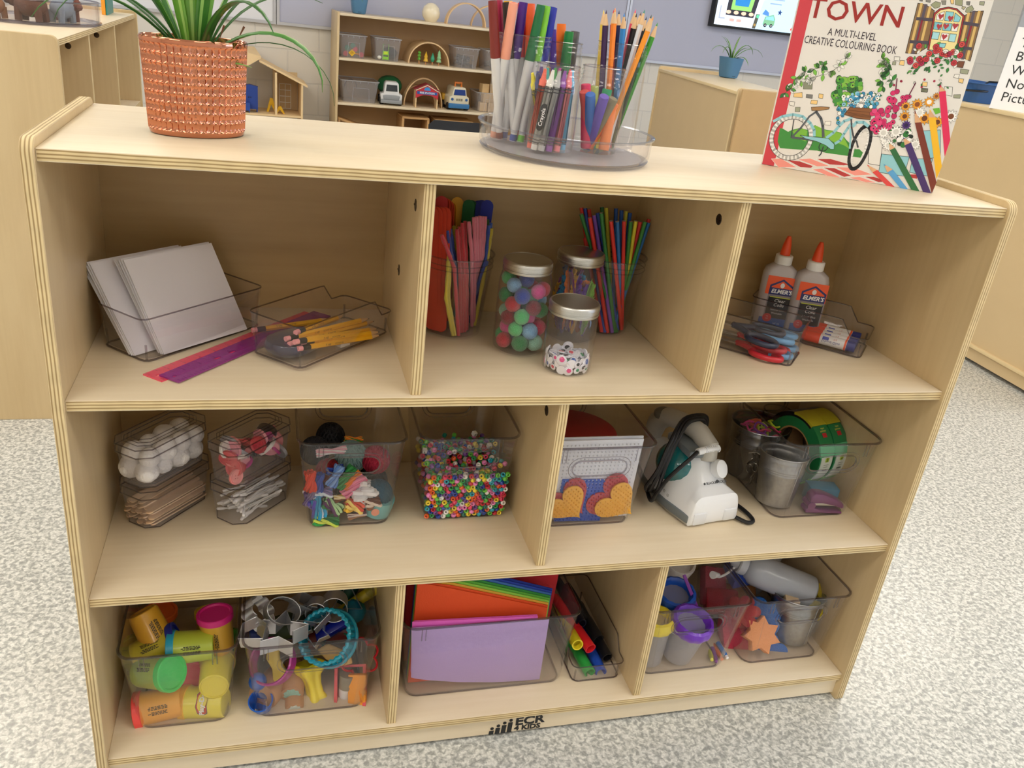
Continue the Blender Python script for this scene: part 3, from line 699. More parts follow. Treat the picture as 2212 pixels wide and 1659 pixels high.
# ================================================================== shelf units standing to the right
def plain_unit(name, label, A, B, h, lip=.02, dep=.33, near=True):
    """shelf unit seen from behind: back from A to B (plan points), its body on the far side"""
    A = Vector((A[0], A[1], 0)); B = Vector((B[0], B[1], 0)); L = (B - A).length
    t = thing(name, label, 'shelf unit'); place(t, frame(A, B - A, Vector((0, 0, 1)).cross(B - A)))
    t.location = A
    V = (M('D6BD92', .5, var=.05, bscale=6), M('E6CFA0', .5))
    for x in (0, L - .016):
        c = []
        for i in range(6): a = RAD(90 * i / 5); c.append((-.016 + .016 * cos(a), h - .016 + .016 * sin(a)))
        for i in range(6): a = RAD(90 + 90 * i / 5); c.append((-dep + .016 + .016 * cos(a), h - .016 + .016 * sin(a)))
        MB().prism(c + [(-dep, 0), (0, 0)], x, x + .016, 0, 'x', side=1).build('side_panel', V, t, bevel=.001)
    MB().box(.016, -dep, h - lip - .015, L - .016, 0, h - lip, faces=(0, 0, 1, 1, 1, 1)).build('top_panel', (M('DFCCA8', .4, var=.04, bscale=5), V[1]), t, bevel=.001)
    MB().box(.016, -.012, .075, L - .016, -.007, h - lip - .015).build('back_panel', V[0], t, smooth=False)
    for z in (.36, .62): MB().box(.016, -dep, z, L - .016, -.012, z + .015).build('shelf', V[0], t, smooth=False)
    MB().box(.016, -dep, .06, L - .016, .0, .075, faces=(0, 0, 1, 1, 1, 1)).build('shelf', V, t, bevel=.001)
    MB().box(.016, -.022, .015, L - .016, -.01, .06).build('kick_board', V[0], t, smooth=False)
    return t
# middle unit: near end towards us, far end by the wall; the back faces the left
mu = plain_unit('storage_shelf', 'low birch unit seen from behind, blue potted plant on top', (2.46, 3.036), (2.568, 4.27), .802, lip=.018, dep=.42)
eu = MB().box(0, 0, .0, .36, .014, .80).build('end_board', M('C9A878', .5, var=.08, bscale=9), None)
tag(eu, 'brown birch board closing the near end of the middle unit', 'board'); place(eu, T3((2.455, 2.985, 0)) @ RZ(RAD(-3)))
mv = MB().box(0, 0, 0, .40, .02, .815).build('end_board', M('CFAF80', .5, var=.08, bscale=9), None)
tag(mv, 'second birch board end-on beside the brown one', 'board'); place(mv, T3((2.83, 2.96, 0)) @ RZ(RAD(-3)))
PP = (2.9359, 4.0521, 0.784)
blue_pot('blue plastic pot with drooping plant near the screen', None, T3((PP[0], PP[1], .7843)) @ RZ(.25), 1.08, LV)
ru = plain_unit('storage_shelf', 'birch unit seen from behind beyond the colouring book, blue bin on top', (2.80, 1.05), (2.836, 2.27), .905, lip=.0, dep=.33)
# blue bin and sign book on it
bn = thing('blue_tray', 'blue plastic tray holding a black cable on the far unit', 'tray', (3.02, 2.16, .9056), (0, 0, .03))
def lp(k, z): return [(x, y, z) for x, y in rrect(.26 * k, .34 * k, .03, 4)]
MB().loft([lp(.9, 0), lp(1, .075), lp(1.06, .075), lp(1.06, .071), lp(.97, .07), lp(.88, .004)], cap0=True, cap1=True).build('body', M('2F5F9E', .35), bn)
cbm = MB().tube([(2.93 + .10 * cos(i / 3), 2.12 + .13 * sin(i / 3), .93 + .012 * i / 8) for i in range(20)] + [(3.05, 2.1, .985), (3.12, 2.05, .99)], .004, 6)
tag(cbm.build('cable', BLACK), 'black cable coiled in the blue tray', 'cable')
S0 = (2.8144, 1.8027, 0.905)
BWH = M('F2F2F5', .4)
bk = thing('picture_book', 'white book with plain black title leaning at the right edge', 'book')
place(bk, frame((S0[0], S0[1], .9058), (.62, -.78, 0), (.17, .13, 1)))
MB().box(0, 0, -.012, .21, .285, 0).build('pages', M('F6F4EE', .8), bk, smooth=False)
MB().box(-.001, -.001, 0, .213, .288, .0015).box(-.001, -.001, -.0135, .213, .288, -.012).box(-.0025, -.001, -.0135, -.001, .288, .0015).build('cover', BWH, bk, smooth=False)
for i, s in enumerate(('The', 'Book', 'With', 'No', 'Pictures')):
    text(s, .047, INK, bk, T3((.024, .235 - i * .048, .0018)), align='LEFT')
# easel-like stand that keeps it upright
MB().box(.05, .0, -.075, .16, .003, -.0135).box(.10, .0, -.075, .106, .16, -.072).build('stand', M('C8C8C8', .4), bk, smooth=False)
# animal tray and books on the crosswise unit behind left
ct = thing('round_tray', 'round clear divided tray of toy animals on the crosswise unit', 'tray', (-0.3583, 1.6493, 0.891))
CR = .165
MB().lathe([(0, .002), (CR, .002), (CR + .004, .006), (CR + .004, .055), (CR + .002, .055), (CR + .001, .006), (0, .004)], 40).build('body', ACR, ct)
MB().lathe([(CR + .001, .053), (CR + .006, .055), (CR + .001, .057)], 40, close=True).lathe([(CR - .01, .0), (CR + .007, .002), (CR + .007, .007), (CR + .001, .008)], 40, close=True).build('rim', clear('tray_grey_rim', (.62, .62, .7), 1.5, .1), ct)
for a in range(6): MB().box(.02, -.001, .006, CR, .001, .05).build('divider', ACR, ct, rot=(0, 0, RAD(60 * a + 12)))
def animal(label, cat, loc, rz, col, s, big=False, trunk=False):
    t = thing('toy_animal', label, cat, loc, (0, 0, rz)); mt_ = M(col, .75, bump=.5, bscale=200, var=.15)
    m = MB().ball((0, 0, .034 * s), .026 * s, 14, sx=1.5, sz=1).ball((.038 * s, 0, .045 * s), .018 * s, 12).ball((.055 * s, 0, .041 * s), .009 * s, 8)
    m.ball((.034 * s, .012 * s, .06 * s), .006 * s, 8, sx=.6).ball((.034 * s, -.012 * s, .06 * s), .006 * s, 8, sx=.6)
    m.build('body', mt_, t)
    for x in (-.024, .022):
        for y in (-.013, .013): MB().cyl((x * s, y * s, .03 * s), (x * 1.1 * s, y * s, 0), .009 * s, .008 * s, 8).build('leg', mt_, t)
TC = Vector(ct.location)
def on_tray(a, r): return (TC.x + r * cos(RAD(a)), TC.y + r * sin(RAD(a)), TC.z + .0045)
animal('large dark brown toy bear in the animal tray', 'toy bear', on_tray(-72, .105), 2.8, '5A3626', 1.05)
animal('smaller tan toy bear in the animal tray', 'toy bear', on_tray(-118, .11), 2.6, '8A5A34', .85)
animal('grey toy rhino at the tray edge nearest the books', 'toy rhino', on_tray(-25, .10), 1.2, '7E8894', .95)
animal('dark grey blue toy animal at the photo edge of tray', 'toy animal', on_tray(-165, .10), 2.0, '4E5E6C', .95)
animal('reddish brown toy animal beside the big bear', 'toy animal', on_tray(10, .09), -.7, '6B3A2C', .9)
for i, (dx, c, lab, th) in enumerate(((0, 'E89A2A', 'orange spined picture book upright behind animal tray', .011), (.0125, '2C7F7A', 'teal edged thin book beside the orange one', .004))):
    B = (-0.2628, 2.1316, 0.891)
    o = thing('book', lab, 'book', (B[0] + dx, B[1] + .01, .8912), (0, 0, .05))
    MB().box(0, 0, 0, th, .17, .24).build('cover', M(c, .4), o, smooth=False); MB().box(.0008, .001, .002, th - .0008, .1712, .238).build('pages', M('F0ECE0', .8), o, smooth=False)

# ================================================================== flat artwork
class Art:
    """coloured flat shapes printed on a surface, in millimetres, layer by layer"""
    def __init__(s, z0=.00012, dz=.00005): s.v = []; s.f = []; s.m = []; s.cols = []; s.z0 = z0; s.dz = dz
    def ci(s, c):
        if c not in s.cols: s.cols.append(c)
        return s.cols.index(c)
    def poly(s, pts, c, k=0):
        o = len(s.v); n = len(pts)
        A = sum(pts[i][0] * pts[(i + 1) % n][1] - pts[(i + 1) % n][0] * pts[i][1] for i in range(n))
        if A < 0: pts = pts[::-1]
        s.v += [(x / 1000, y / 1000, s.z0 + s.dz * k) for x, y in pts]; s.f.append(tuple(range(o, o + n))); s.m.append(s.ci(c)); return s
    def line(s, pts, w, c, k=0, closed=False):
        pts = [Vector((p[0], p[1])) for p in pts]
        if closed: pts = pts + [pts[0]]
        for a, b in zip(pts, pts[1:]):
            d = b - a
            if d.length < 1e-6: continue
            d.normalize(); n = Vector((-d.y, d.x)) * w / 2; e = d * w * .25
            s.poly([tuple(a - e - n), tuple(b + e - n), tuple(b + e + n), tuple(a - e + n)], c, k)
        return s
    def disc(s, x, y, r, c, k=0, n=12, sx=1, sy=1, rot=0):
        return s.poly([(x + r * (sx * cos(t) * cos(rot) - sy * sin(t) * sin(rot)), y + r * (sx * cos(t) * sin(rot) + sy * sin(t) * cos(rot))) for t in [2 * pi * i / n for i in range(n)]], c, k)
    def out(s, pts, fill, k, w=.5, edge='2A2A2E'): s.poly(pts, fill, k); return s.line(pts, w, edge, k + .5, True)
    def leafs(s, x, y, l, a, fill, k=2):
        p = []
        for i in range(9):
            t = i / 8; h = sin(pi * t) * l * .26; p.append((t * l, h))
        for i in range(7, 0, -1):
            t = i / 8; p.append((t * l, -sin(pi * t) * l * .26))
        p = [(x + u * cos(a) - v * sin(a), y + u * sin(a) + v * cos(a)) for u, v in p]
        return s.out(p, fill, k, .3)
    def text(s, txt, size, c, x, y, k=3, **kw):
        vs, fs = text_geo(txt, size / 1000, ext=0, **kw); o = len(s.v); a = kw.get('rot', 0)
        s.v += [(q[0] + x / 1000, q[1] + y / 1000, s.z0 + s.dz * k) for q in vs]
        for f in fs: s.f.append(tuple(i + o for i in f)); s.m.append(s.ci(c))
        return s
    def build(s, name, parent, T=Matrix(), rough=.45):
        m = MB(); m.keep = True; m.T = T; m.add(s.v, s.f); m.m = list(s.m)
        return m.build(name, [M(c, rough) for c in s.cols], parent, smooth=False)

# ================================================================== on top: copper pot with spider plant
pot = thing('potted_plant', 'spider plant in a dimpled oval copper pot on the top panel', 'plant', (.1545, .1515, .8911), (0, 0, RAD(13)))
COPPER = M('D08A6C', .06, 1)
m = MB(); ROW, COLN, SUB, SV = 9, 46, 6, 8; HH = .105
vs = []; fs = []; NN = COLN * SUB
zs = []
for r in range(ROW):
    for j in range(SV): zs.append((r + j / SV, r))
zs.append((ROW, ROW - 1))
for zi, r in zs:
    z = .006 + (HH - .012) * zi / ROW
    k = .0535 + (.0582 - .0535) * z / HH
    fv = zi - r
    for i in range(NN):
        a = 2 * pi * i / NN; fu = (i % SUB) / SUB
        dd = .0030 * (sin(pi * fu) ** .8) * (sin(pi * min(1, max(0, fv))) ** .45 if 0 < fv < 1 else 0)
        dd += .0010 * (1 - abs(2 * fv - 1)) * .0
        ta = (k - dd); vs.append((ta * cos(a), ta * .70 * sin(a), z))
K = len(zs)
for j in range(K - 1):
    for i in range(NN):
        i2 = (i + 1) % NN; fs.append((j * NN + i, j * NN + i2, (j + 1) * NN + i2, (j + 1) * NN + i))
m.add(vs, fs)
m.lathe([(.0500, 0), (.0525, .0015), (.0535, .006)], NN, sy=.70)
m.lathe([(.0582, HH - .006), (.0588, HH - .002), (.0575, HH), (.0555, HH - .001), (.0545, HH - .02), (.052, .02), (0, .018)], NN, sy=.70)
m.build('pot', COPPER, pot, ang=60)
MB().ball((0, 0, .078), .05, 14, sz=.16, sy=.68, seed=4, lump=.06).build('soil', M('3E3226', .95, bump=.6, bscale=300), pot)
RR = random.Random(5)
def hl(px_right, d=0): return RAD(-14 - 13 + px_right)    # headings measured from the picture's right, in the pot's frame
for (a, l, up, dr, w_, tw, mt) in ((0, .185, 46, 160, .017, 0, LEAFM), (10, .19, 34, 140, .0035, 0, LEAFD), (-8, .06, 12, 30, .006, 0, LEAFL), (18, .17, 62, 95, .010, .2, LEAFD), (26, .15, 68, 70, .009, .2, LEAFD),
        (60, .24, 80, 40, .014, .2, LEAFL), (100, .24, 84, 30, .013, 0, LEAFM), (140, .24, 78, 45, .012, 0, LEAFL), (165, .20, 66, 110, .013, 0, LEAFD), (178, .22, 74, 60, .016, 0, LEAFM), (182, .20, 50, 120, .010, 0, LEAFM), (190, .18, 62, 150, .012, .3, LEAFD),
        (-75, .20, 82, 26, .014, .2, LEAFL), (-50, .22, 76, 60, .015, .3, LEAFM), (-35, .17, 70, 150, .013, .2, LEAFD), (-110, .22, 80, 35, .015, 0, LEAFL), (-140, .21, 70, 75, .015, 0, LEAFM), (-160, .17, 56, 90, .012, 0, LEAFD), (40, .24, 72, 80, .012, 0, LEAFM)):
    ca = hl(a); leaf_obj(pot, (.008 * cos(ca), .006 * sin(ca), .079), ca, l, up, dr, w_, n=14, twist=tw, mats=mt)
for (a, r_) in ((5, .045), (-30, .04)):
    ca = hl(a); MB().tube([(r_ * cos(ca), r_ * .6 * sin(ca), .08), (r_ * 1.1 * cos(ca), r_ * .7 * sin(ca), .108), ((r_ + .012) * cos(ca), r_ * .8 * sin(ca), .122)], [.0008, .0008, .003], 5, flat=.4).build('dry_leaf', M('7A4A32', .8), pot)

# ================================================================== round clear tray with five jars
TR = thing('round_tray', 'round clear acrylic tray on the top panel holding five open jars', 'tray', (.622, .190, .8911))
m = MB(); r = .1165
m.lathe([(0, .001), (r - .012, .001), (r - .006, .003), (r, .01), (r + .001, .034), (r + .003, .036), (r + .0005, .0365), (r - .0015, .034), (r - .0025, .012), (r - .008, .0055), (0, .005)], 64)
m.build('body', ACR, TR)
MB().lathe([(r - .002, .035), (r + .0015, .0365), (r + .004, .0355), (r + .0035, .0335), (r, .034)], 64, close=True).build('rim', clear('tray_rim', (.80, .82, .88), 2.2, .12), TR)
MB().lathe([(r - .012, .0002), (r - .004, .001), (r - .001, .005), (r - .005, .0045)], 64, close=True).build('foot_ring', clear('tray_rim', (.80, .82, .88), 2.2, .12), TR)
gm, nt, b = newmat('glitter_base')
vo = nt.nodes.new('ShaderNodeTexVoronoi'); vo.inputs['Scale'].default_value = 420; tc = nt.nodes.new('ShaderNodeTexCoord'); nm = nt.nodes.new('ShaderNodeBump'); nm.inputs['Strength'].default_value = 1; nm.inputs['Distance'].default_value = .004
nt.links.new(tc.outputs['Object'], vo.inputs['Vector']); nt.links.new(vo.outputs['Color'], nm.inputs['Height']); nt.links.new(nm.outputs[0], b.inputs['Normal'])
b.inputs['Base Color'].default_value = (.92, .91, .94, 1); b.inputs['Metallic'].default_value = .1; b.inputs['Roughness'].default_value = .22; b.inputs['Alpha'].default_value = .62
MB().lathe([(0, .0056), (r - .01, .0056)], 64).build('glitter_floor', gm, TR)
TZ = .8911 + .0062
def mason(name, label, x, y, r, h, neck, z=TZ, lid=None, group=None, cat='jar', mat=None):
    """clear screw-top jar; neck is the neck radius as a share of r"""
    t = thing(name, label, cat, (x, y, z), group=group); n = r * neck; k = 40; q = .0011
    o = [(0, .0), (r * .86, 0), (r * .97, .004), (r, .012), (r, h - .034), (r * .985, h - .028), (n + .002, h - .019), (n, h - .015), (n, h - .013), (n + .0018, h - .0115), (n, h - .010), (n, h - .0065), (n + .0018, h - .005), (n, h - .0035), (n, h)]
    i = [(n - q, h), (n - q, h - .016), (r * .985 - q, h - .0285), (r - q, h - .035), (r - q, .013), (r * .95, .005), (0, .0025)]
    MB().lathe(o + i, k).build('body', mat or JARC, t)
    MB().tube([(n * cos(a * pi / 18), n * sin(a * pi / 18), h) for a in range(36)], .0009, 5, closed=True).build('rim', clear('jar_rim', (.82, .82, .86), 2.5, .1), t)
    return t
J1 = mason('open_jar', 'clear open jar of tall grey markers at the tray side nearest the plant', .560, .229, .0385, .137, .93)
J2 = mason('open_jar', 'clear open jar of short capped markers at the back of tray', .622, .270, .0355, .132, .93)
J3 = mason('open_jar', 'clear open jar of colouring pencils on the tray side nearest the book', .698, .222, .0355, .140, .95)
J4 = mason('open_jar', 'small clear open jar of crayons at the tray front', .589, .155, .0315, .109, .88)
J5 = mason('open_jar', 'small clear open jar of thick chalk sticks', .655, .166, .0315, .111, .88)
def inside(p, c, R, z0=None):
    """pull a point into the circle round c"""
    d = Vector((p[0] - c[0], p[1] - c[1])); 
    if d.length > R: d = d * (R / d.length)
    return (c[0] + d.x, c[1] + d.y, p[2] if z0 is None else z0)
def rod_mat(p, q): return along(p, q)
# tall markers: foot point, top point, cap colour, plug colour
c1 = (.560, .229)
GREYB = M('D4D5D8', .4)
def tall_marker(col, name, ft, tp, plug=None, L=.172, cap=.068, body=None, lab=None, r=.0062, c=c1, R=.031, tipz=None):
    p = inside(ft, c, R, TZ + .004); q = Vector(tp); L = min(L, 1)
    t = thing('marker', lab or f'tall grey-barrelled marker with {name} cap in the jar nearest the plant', 'marker'); place(t, rod_mat(p, q)); CM = M(col, .4)
    MB().lathe([(r * .72, 0), (r * .74, .012), (r * .8, .03), (r, .075), (r, L - cap)], 16).build('barrel', body or GREYB, t)
    MB().lathe([(r * .66, -.0005), (r * .74, .001), (r * .75, .009)], 16).build('end_plug', M(plug or col, .4), t)
    MB().lathe([(r * 1.04, L - cap), (r * 1.1, L - cap + .002), (r * .93, L - .003), (r * .9, L), (r * .72, L), (r * .70, L - .008), (0, L - .009)], 16).build('cap', CM, t)
    return t
for col, nm_, fx, tp, pl_ in (
    ('7E2A26', 'maroon', (.537, .214), (0.5082, 0.205, 1.0645), None), ('A82048', 'crimson', (.545, .236), (0.5228, 0.24, 1.0739), None),
    ('2C231F', 'black', (.556, .207), (0.5299, 0.222, 1.0713), '3C4478'), ('F0A48C', 'peach', (.530, .222), (0.5322, 0.195, 1.0755), 'F0A48C'),
    ('4A1C84', 'violet', (.545, .222), (0.5501, 0.215, 1.0667), '3A4A9C'), ('C81E36', 'red', (.570, .240), (0.5607, 0.262, 1.0781), None),
    ('F2602A', 'orange', (.583, .236), (0.5703, 0.252, 1.0761), 'C02858'), ('166A3C', 'dark green', (.552, .202), (0.5694, 0.2, 1.0673), '2E4EA8'),
    ('7CC832', 'lime', (.562, .198), (0.5809, 0.212, 1.0741), '6CC832'), ('1226A4', 'blue', (.575, .208), (0.5945, 0.228, 1.068), 'B83068'), ('F0B81E', 'yellow', (.560, .252), (0.5395, 0.255, 1.0766), None)):
    tall_marker(col, nm_, (fx[0], fx[1], TZ), tp, pl_)
for col, nm_, fx, tp in (('4B2596', 'purple', (.620, .247), (0.6035, 0.25, 1.0399)), ('F47A1E', 'orange', (.632, .262), (0.6227, 0.27, 1.0478)),
    ('1E8A42', 'green', (.628, .246), (0.6301, 0.255, 1.0395)), ('2040D8', 'bright blue', (.606, .268), (0.6106, 0.285, 1.0462)), ('5C5F60', 'dark grey', (.640, .272), (0.6488, 0.285, 1.0397)), ('C02A34', 'red', (.606, .258), (0.6025, 0.262, 1.0224))):
    tall_marker(col, nm_, (fx[0], fx[1], TZ), tp, None, L=(Vector(tp) - Vector((fx[0], fx[1], TZ))).length, cap=.055, lab=f'short {nm_} capped marker in the jar at the back of tray', r=.0068, c=(.622, .270), R=.026)
# colouring pencils
def pencil(col, p, q, lab, grp=None, r=.0039, L=None, tip=None, woodc='E0BC90', name='colouring_pencil', cat='pencil'):
    L = L or (Vector(q) - Vector(p)).length; t = thing(name, lab, cat, group=grp); place(t, rod_mat(p, q))
    MB().lathe([(r, 0), (r, L - .019)], 6).build('barrel', M(col, .35), t, ang=20)
    MB().lathe([(r, L - .019), (r * .32, L - .005)], 12).build('sharpened_wood', M(woodc, .6), t)
    MB().lathe([(r * .32, L - .005), (0, L)], 10).build('lead', M(tip or col, .5), t)
    return t
c3 = (.698, .222)
for i, (col, nm_, tp, y) in enumerate((('E8C84A', 'yellow', (0.6679, 0.235, 1.076), 0), ('3A2050', 'dark purple', (0.6583, 0.2, 1.0763), 0), ('F58A32', 'orange', (0.6671, 0.192, 1.0801), 0), ('C0283C', 'red', (0.6777, 0.225, 1.0778), 0),
    ('1C2050', 'navy', (0.6857, 0.225, 1.0777), 0), ('2C86D0', 'sky blue', (0.6799, 0.19, 1.0754), 0), ('1A1718', 'black', (0.7012, 0.2, 1.0768), 0), ('E8446A', 'pink', (0.7133, 0.235, 1.0815), 0), ('3C3A40', 'grey', (0.7031, 0.24, 1.0697), 0),
    ('6B3A24', 'brown', (0.7177, 0.225, 1.0789), 0), ('DDE0E4', 'white', (0.7108, 0.198, 1.0823), 0), ('1F3A2A', 'dark green', (0.7276, 0.212, 1.0772), 0), ('F79A20', 'amber', (0.7199, 0.187, 1.0751), 0), ('3F9A34', 'green', (0.7353, 0.205, 1.0686), 0), ('25283A', 'charcoal', (0.7308, 0.235, 1.0741), 0))):
    a = RAD(215 + i * 27 % 200); ft = (c3[0] - .012 + .017 * cos(a), c3[1] + .018 * sin(a), TZ + .004)
    if col == 'F79A20': ft = (.681, .200, TZ + .004)
    pencil(col, ft, tp, f'{nm_} colouring pencil, point up, in the jar by the book', tip={'DDE0E4': '2E8A78'}.get(col))
# crayons
c4 = (.589, .155)
def crayon(col, nm_, fx, tp, mark=False):
    p = inside(fx, c4, .0245, TZ + .004); L = .100; r = .0050
    t = thing('crayon', f'{nm_} crayon standing in the small front jar', 'crayon'); place(t, rod_mat(p, tp)); C_ = M(col, .5)
    MB().lathe([(r * .9, 0), (r * .95, .006), (r * .95, .086), (r * .7, .088), (r * .35, L), (0, L)], 14).build('wax', C_, t)
    MB().lathe([(r, .007), (r, .080)], 14, close=True).build('wrapper', M(col, .65), t)
    b = MB()
    for z in (.009, .0125, .0725, .0765): b.lathe([(r * 1.02, z), (r * 1.02, z + .0014)], 14)
    b.build('band', M('2A2A30', .5), t)
    if mark:
        a = Art(); a.poly([(x * 1000, y * 1000) for x, y in stad(.034, .0078, 8)], '1C1C20', 0); a.text('Crayola', 7.2, 'EDEDED', 0, 0, 2, bold=.0001)
        d = Vector(cam.location) - Vector(p); dl = t.rotation_euler.to_matrix().transposed() @ d; ang = math.atan2(dl.y, dl.x)
        a.build('wrapper_mark', t, RZ(ang) @ T3((r * 1.03, 0, .042)) @ frame((0, 0, 0), (0, 0, 1), (0, 1, 0)) @ Matrix.Scale(-1, 4, (0, 1, 0)) if False else RZ(ang) @ frame((r * 1.04, 0, .042), (0, 0, 1), (0, -1, 0)) @ Matrix.Identity(4))
CRB = [('F0705A', 'coral'), ('E6E4DC', 'white'), ('B8B8B6', 'light grey'), ('8A4AA0', 'purple'), ('F08A90', 'pink'), ('7CC4EC', 'light blue'), ('3A4684', 'navy'), ('E0D44A', 'yellow')]
BT = [(0.5611, 0.1588, 0.899), (0.5655, 0.1451, 0.899), (0.5741, 0.1408, 0.899), (0.5846, 0.1408, 0.899), (0.5968, 0.1452, 0.899), (0.6095, 0.1613, 0.899), (0.576, 0.2215, 0.899), (0.5983, 0.2935, 0.899)]
TP = [(0.5689, 0.148, 0.9917), (0.5772, 0.142, 0.9915), (0.5858, 0.143, 0.9869), (0.5942, 0.146, 0.986), (0.6034, 0.15, 0.9886), (0.6097, 0.16, 0.9833), (0.5628, 0.155, 0.993), (0.5576, 0.16, 0.9907)]
for i, (c, n_) in enumerate(CRB): crayon(c, n_, BT[i], TP[i], i == 1)
for i, (c, n_) in enumerate((('D03040', 'red'), ('2E2C30', 'black'), ('C8409A', 'magenta'), ('3E9A4A', 'green'), ('E8A03A', 'amber'), ('7A4A30', 'brown'), ('50307A', 'dark violet'), ('40A8A0', 'teal'))):
    a = RAD(20 + i * 22); crayon(c, n_, (c4[0] + .019 * cos(a) * (.6 if i % 2 else 1), c4[1] + .004 + .019 * sin(a) * (.6 if i % 2 else 1), TZ), (c4[0] + .021 * cos(a) * (.6 if i % 2 else 1), c4[1] + .004 + .019 * sin(a) * (.6 if i % 2 else 1), TZ + .1))
# chalk sticks
c5 = (.655, .166)
for col, n_, f_, tp in (('E0605A', 'coral', (0.6947, 0.36, 0.9), (0.6225, 0.165, 0.9765)), ('DC3A64', 'crimson', (.650, .180, .9), (0.6356, 0.175, 0.9846)), ('3A70C0', 'blue', (0.673, 0.3106, 0.9), (0.6365, 0.155, 0.9748)),
    ('6A55B0', 'violet', (0.6573, 0.2575, 0.9), (0.6534, 0.148, 0.9744)), ('857D62', 'olive grey', (0.6531, 0.2084, 0.9), (0.6713, 0.16, 0.9716)), ('F58844', 'orange', (0.6553, 0.1847, 0.9), (0.6778, 0.17, 0.9653)),
    ('2E9A6A', 'green', (0.7049, 0.268, 0.9), (0.6707, 0.185, 0.9802)), ('A8B868', 'pale green', (.655, .185, .9), (0.6516, 0.187, 0.9825)), ('EEDC5A', 'yellow', (0.6704, 0.1822, 0.9), (.672, .188, .955)), ('F0905A', 'apricot', (.672, .170, .9), (0.6821, 0.178, 0.9625))):
    p = Vector(inside(f_, c5, .021, TZ + .006)); q = Vector(tp); q = Vector(inside(q, c5, .024)); L = min(.098, (q - p).length)
    o = MB().lathe([(.0068, 0), (.0072, .0012), (.0066, L - .001), (.0060, L)], 18).build('chalk_stick', M(col, .85, bump=.2), None)
    place(o, rod_mat(p, q)); tag(o, f'{n_} stick of chalk leaning in the small jar', 'chalk')

# ================================================================== colouring book
bkT = frame((.9511, .2251, .8915), (.1926, -.1453, 0), (0, 0, 1))
book = thing('colouring_book', 'large colouring book standing open on the top panel, flower town cover', 'book'); place(book, bkT)
BW, BHh = .2413, .298
MB().box(0, 0, -.0045, BW - .001, BHh, -.0004).build('pages', M('EFEBE2', .8), book, smooth=False)
mm = MB(); mm.T = RY(RAD(24)); mm.box(0, 0, -.006, BW - .001, BHh, -.0045).build('back_cover', M('E8E6E0', .6), book, smooth=False)
cv = MB().box(0, 0, -.0004, BW, BHh + .001, 0).build('front_cover', M('E6E3DF', .42), book, smooth=False)
A = Art()
A.poly([(0, 0), (17.5, 0), (17.5, 299), (0, 299)], 'CE3F4C', 0)
A.text('TOWN', 37, '9C2420', 77, 218, 4, sx=1.05, bold=.0004)
A.text('A MULTI-LEVEL', 13.5, '2A2030', 80, 191, 4, sx=.72)
A.text('CREATIVE COLOURING BOOK', 14.5, '2A2030', 80.5, 177.5, 4, sx=.62)
# window and shutters
def B(l): return l
A.out([(152.1, 238.7), (162.4, 237.8), (174.7, 231.9), (178, 202.4), (178.7, 186.3), (167.9, 176.8), (154.2, 176.5)], '8A6A45', 1, .8)
A.out([(210.7, 228.6), (219.6, 235.4), (233.1, 237.8), (235.9, 176.2), (224.8, 179.9), (214.8, 186.7)], '8A6A45', 1, .8)
for q in ([(156.7, 238.5), (158.9, 177.1)], [(168.2, 235.8), (170.6, 181.3)], [(228.3, 236.7), (231.4, 178)], [(216.5, 233.1), (220.2, 182)]): A.line(q, 3.2, 'D9B870', 2)
for q in ([(162.4, 237.8), (163.7, 177)], [(222, 236.1), (226.1, 178)]): A.line(q, 3.6, '5A5260', 2.5)
for q in ([(156.4, 220), (176, 220.8)], [(156.2, 191.1), (178.3, 192.4)], [(212.9, 221.2), (232, 220.5)], [(213.5, 191.2), (232.6, 191.3)]): A.line(q, 4.0, '4C4654', 3)
for q in ([(163.2, 218.7), (164.2, 194.1)], [(224.3, 218.3), (225.3, 193.3)]): A.line(q, 2.2, '8E2230', 3)
WN = [(180.1, 183.8), (175, 228.6), (180.4, 235.1), (190.1, 238.1), (200.8, 237.3), (213, 229.5), (216.8, 184.3)]
A.out(WN, 'B03030', 3, .8)
A.out([(182.1, 184), (177.4, 227.6), (182.1, 233.6), (191.3, 236.3), (200.8, 235.3), (210.7, 228.6), (215, 184)], 'F0E0A0', 4, .6)
for q, c in (([(179.3, 227.8), (187.1, 232.3), (188.4, 221.5), (179.9, 221.2)], 'F0F0F0'), ([(188.9, 232.5), (198.6, 232.7), (199.7, 221.5), (190.4, 221.5)], '8CD0DC'), ([(200.4, 232), (208.9, 227.1), (208.2, 221.5), (201.7, 221.4)], '8CD0DC'), ([(179.4, 218.5), (188.6, 218.5), (189.3, 209.7), (180, 209.6)], '7CC4D4'), ([(190.6, 218.5), (200.4, 218.9), (201.2, 209.8), (190.9, 209.6)], '7CC4D4'),
             ([(201.4, 218.6), (208.8, 218.8), (209.2, 209.8), (202.2, 209.7)], 'F0F0F0'), ([(180.5, 206.4), (189.1, 206.6), (189.1, 197.7), (180.8, 197.6)], 'A8DCE6'), ([(191.6, 206.4), (200.6, 206.6), (201.6, 197.4), (191.9, 197.3)], 'F0F0F0'), ([(201.9, 206.5), (209.8, 206.7), (210.3, 197.1), (202.4, 197)], 'A8DCE6'), ([(192.7, 193.7), (200.6, 194.1), (200.1, 188.9), (192.4, 188)], '8CD0DC')): A.out(q, c, 5, .5)
for x, y in ((184.5, 225.7), (196.8, 224.7), (186.1, 213.4), (194.2, 214.7), (205.2, 216.2), (195.9, 201.8)):
    A.poly([(x, y - 4), (x + 3.6, y + 1), (x + 2.4, y + 3.6), (x, y + 2), (x - 2.4, y + 3.6), (x - 3.6, y + 1)], 'B03A44', 6)
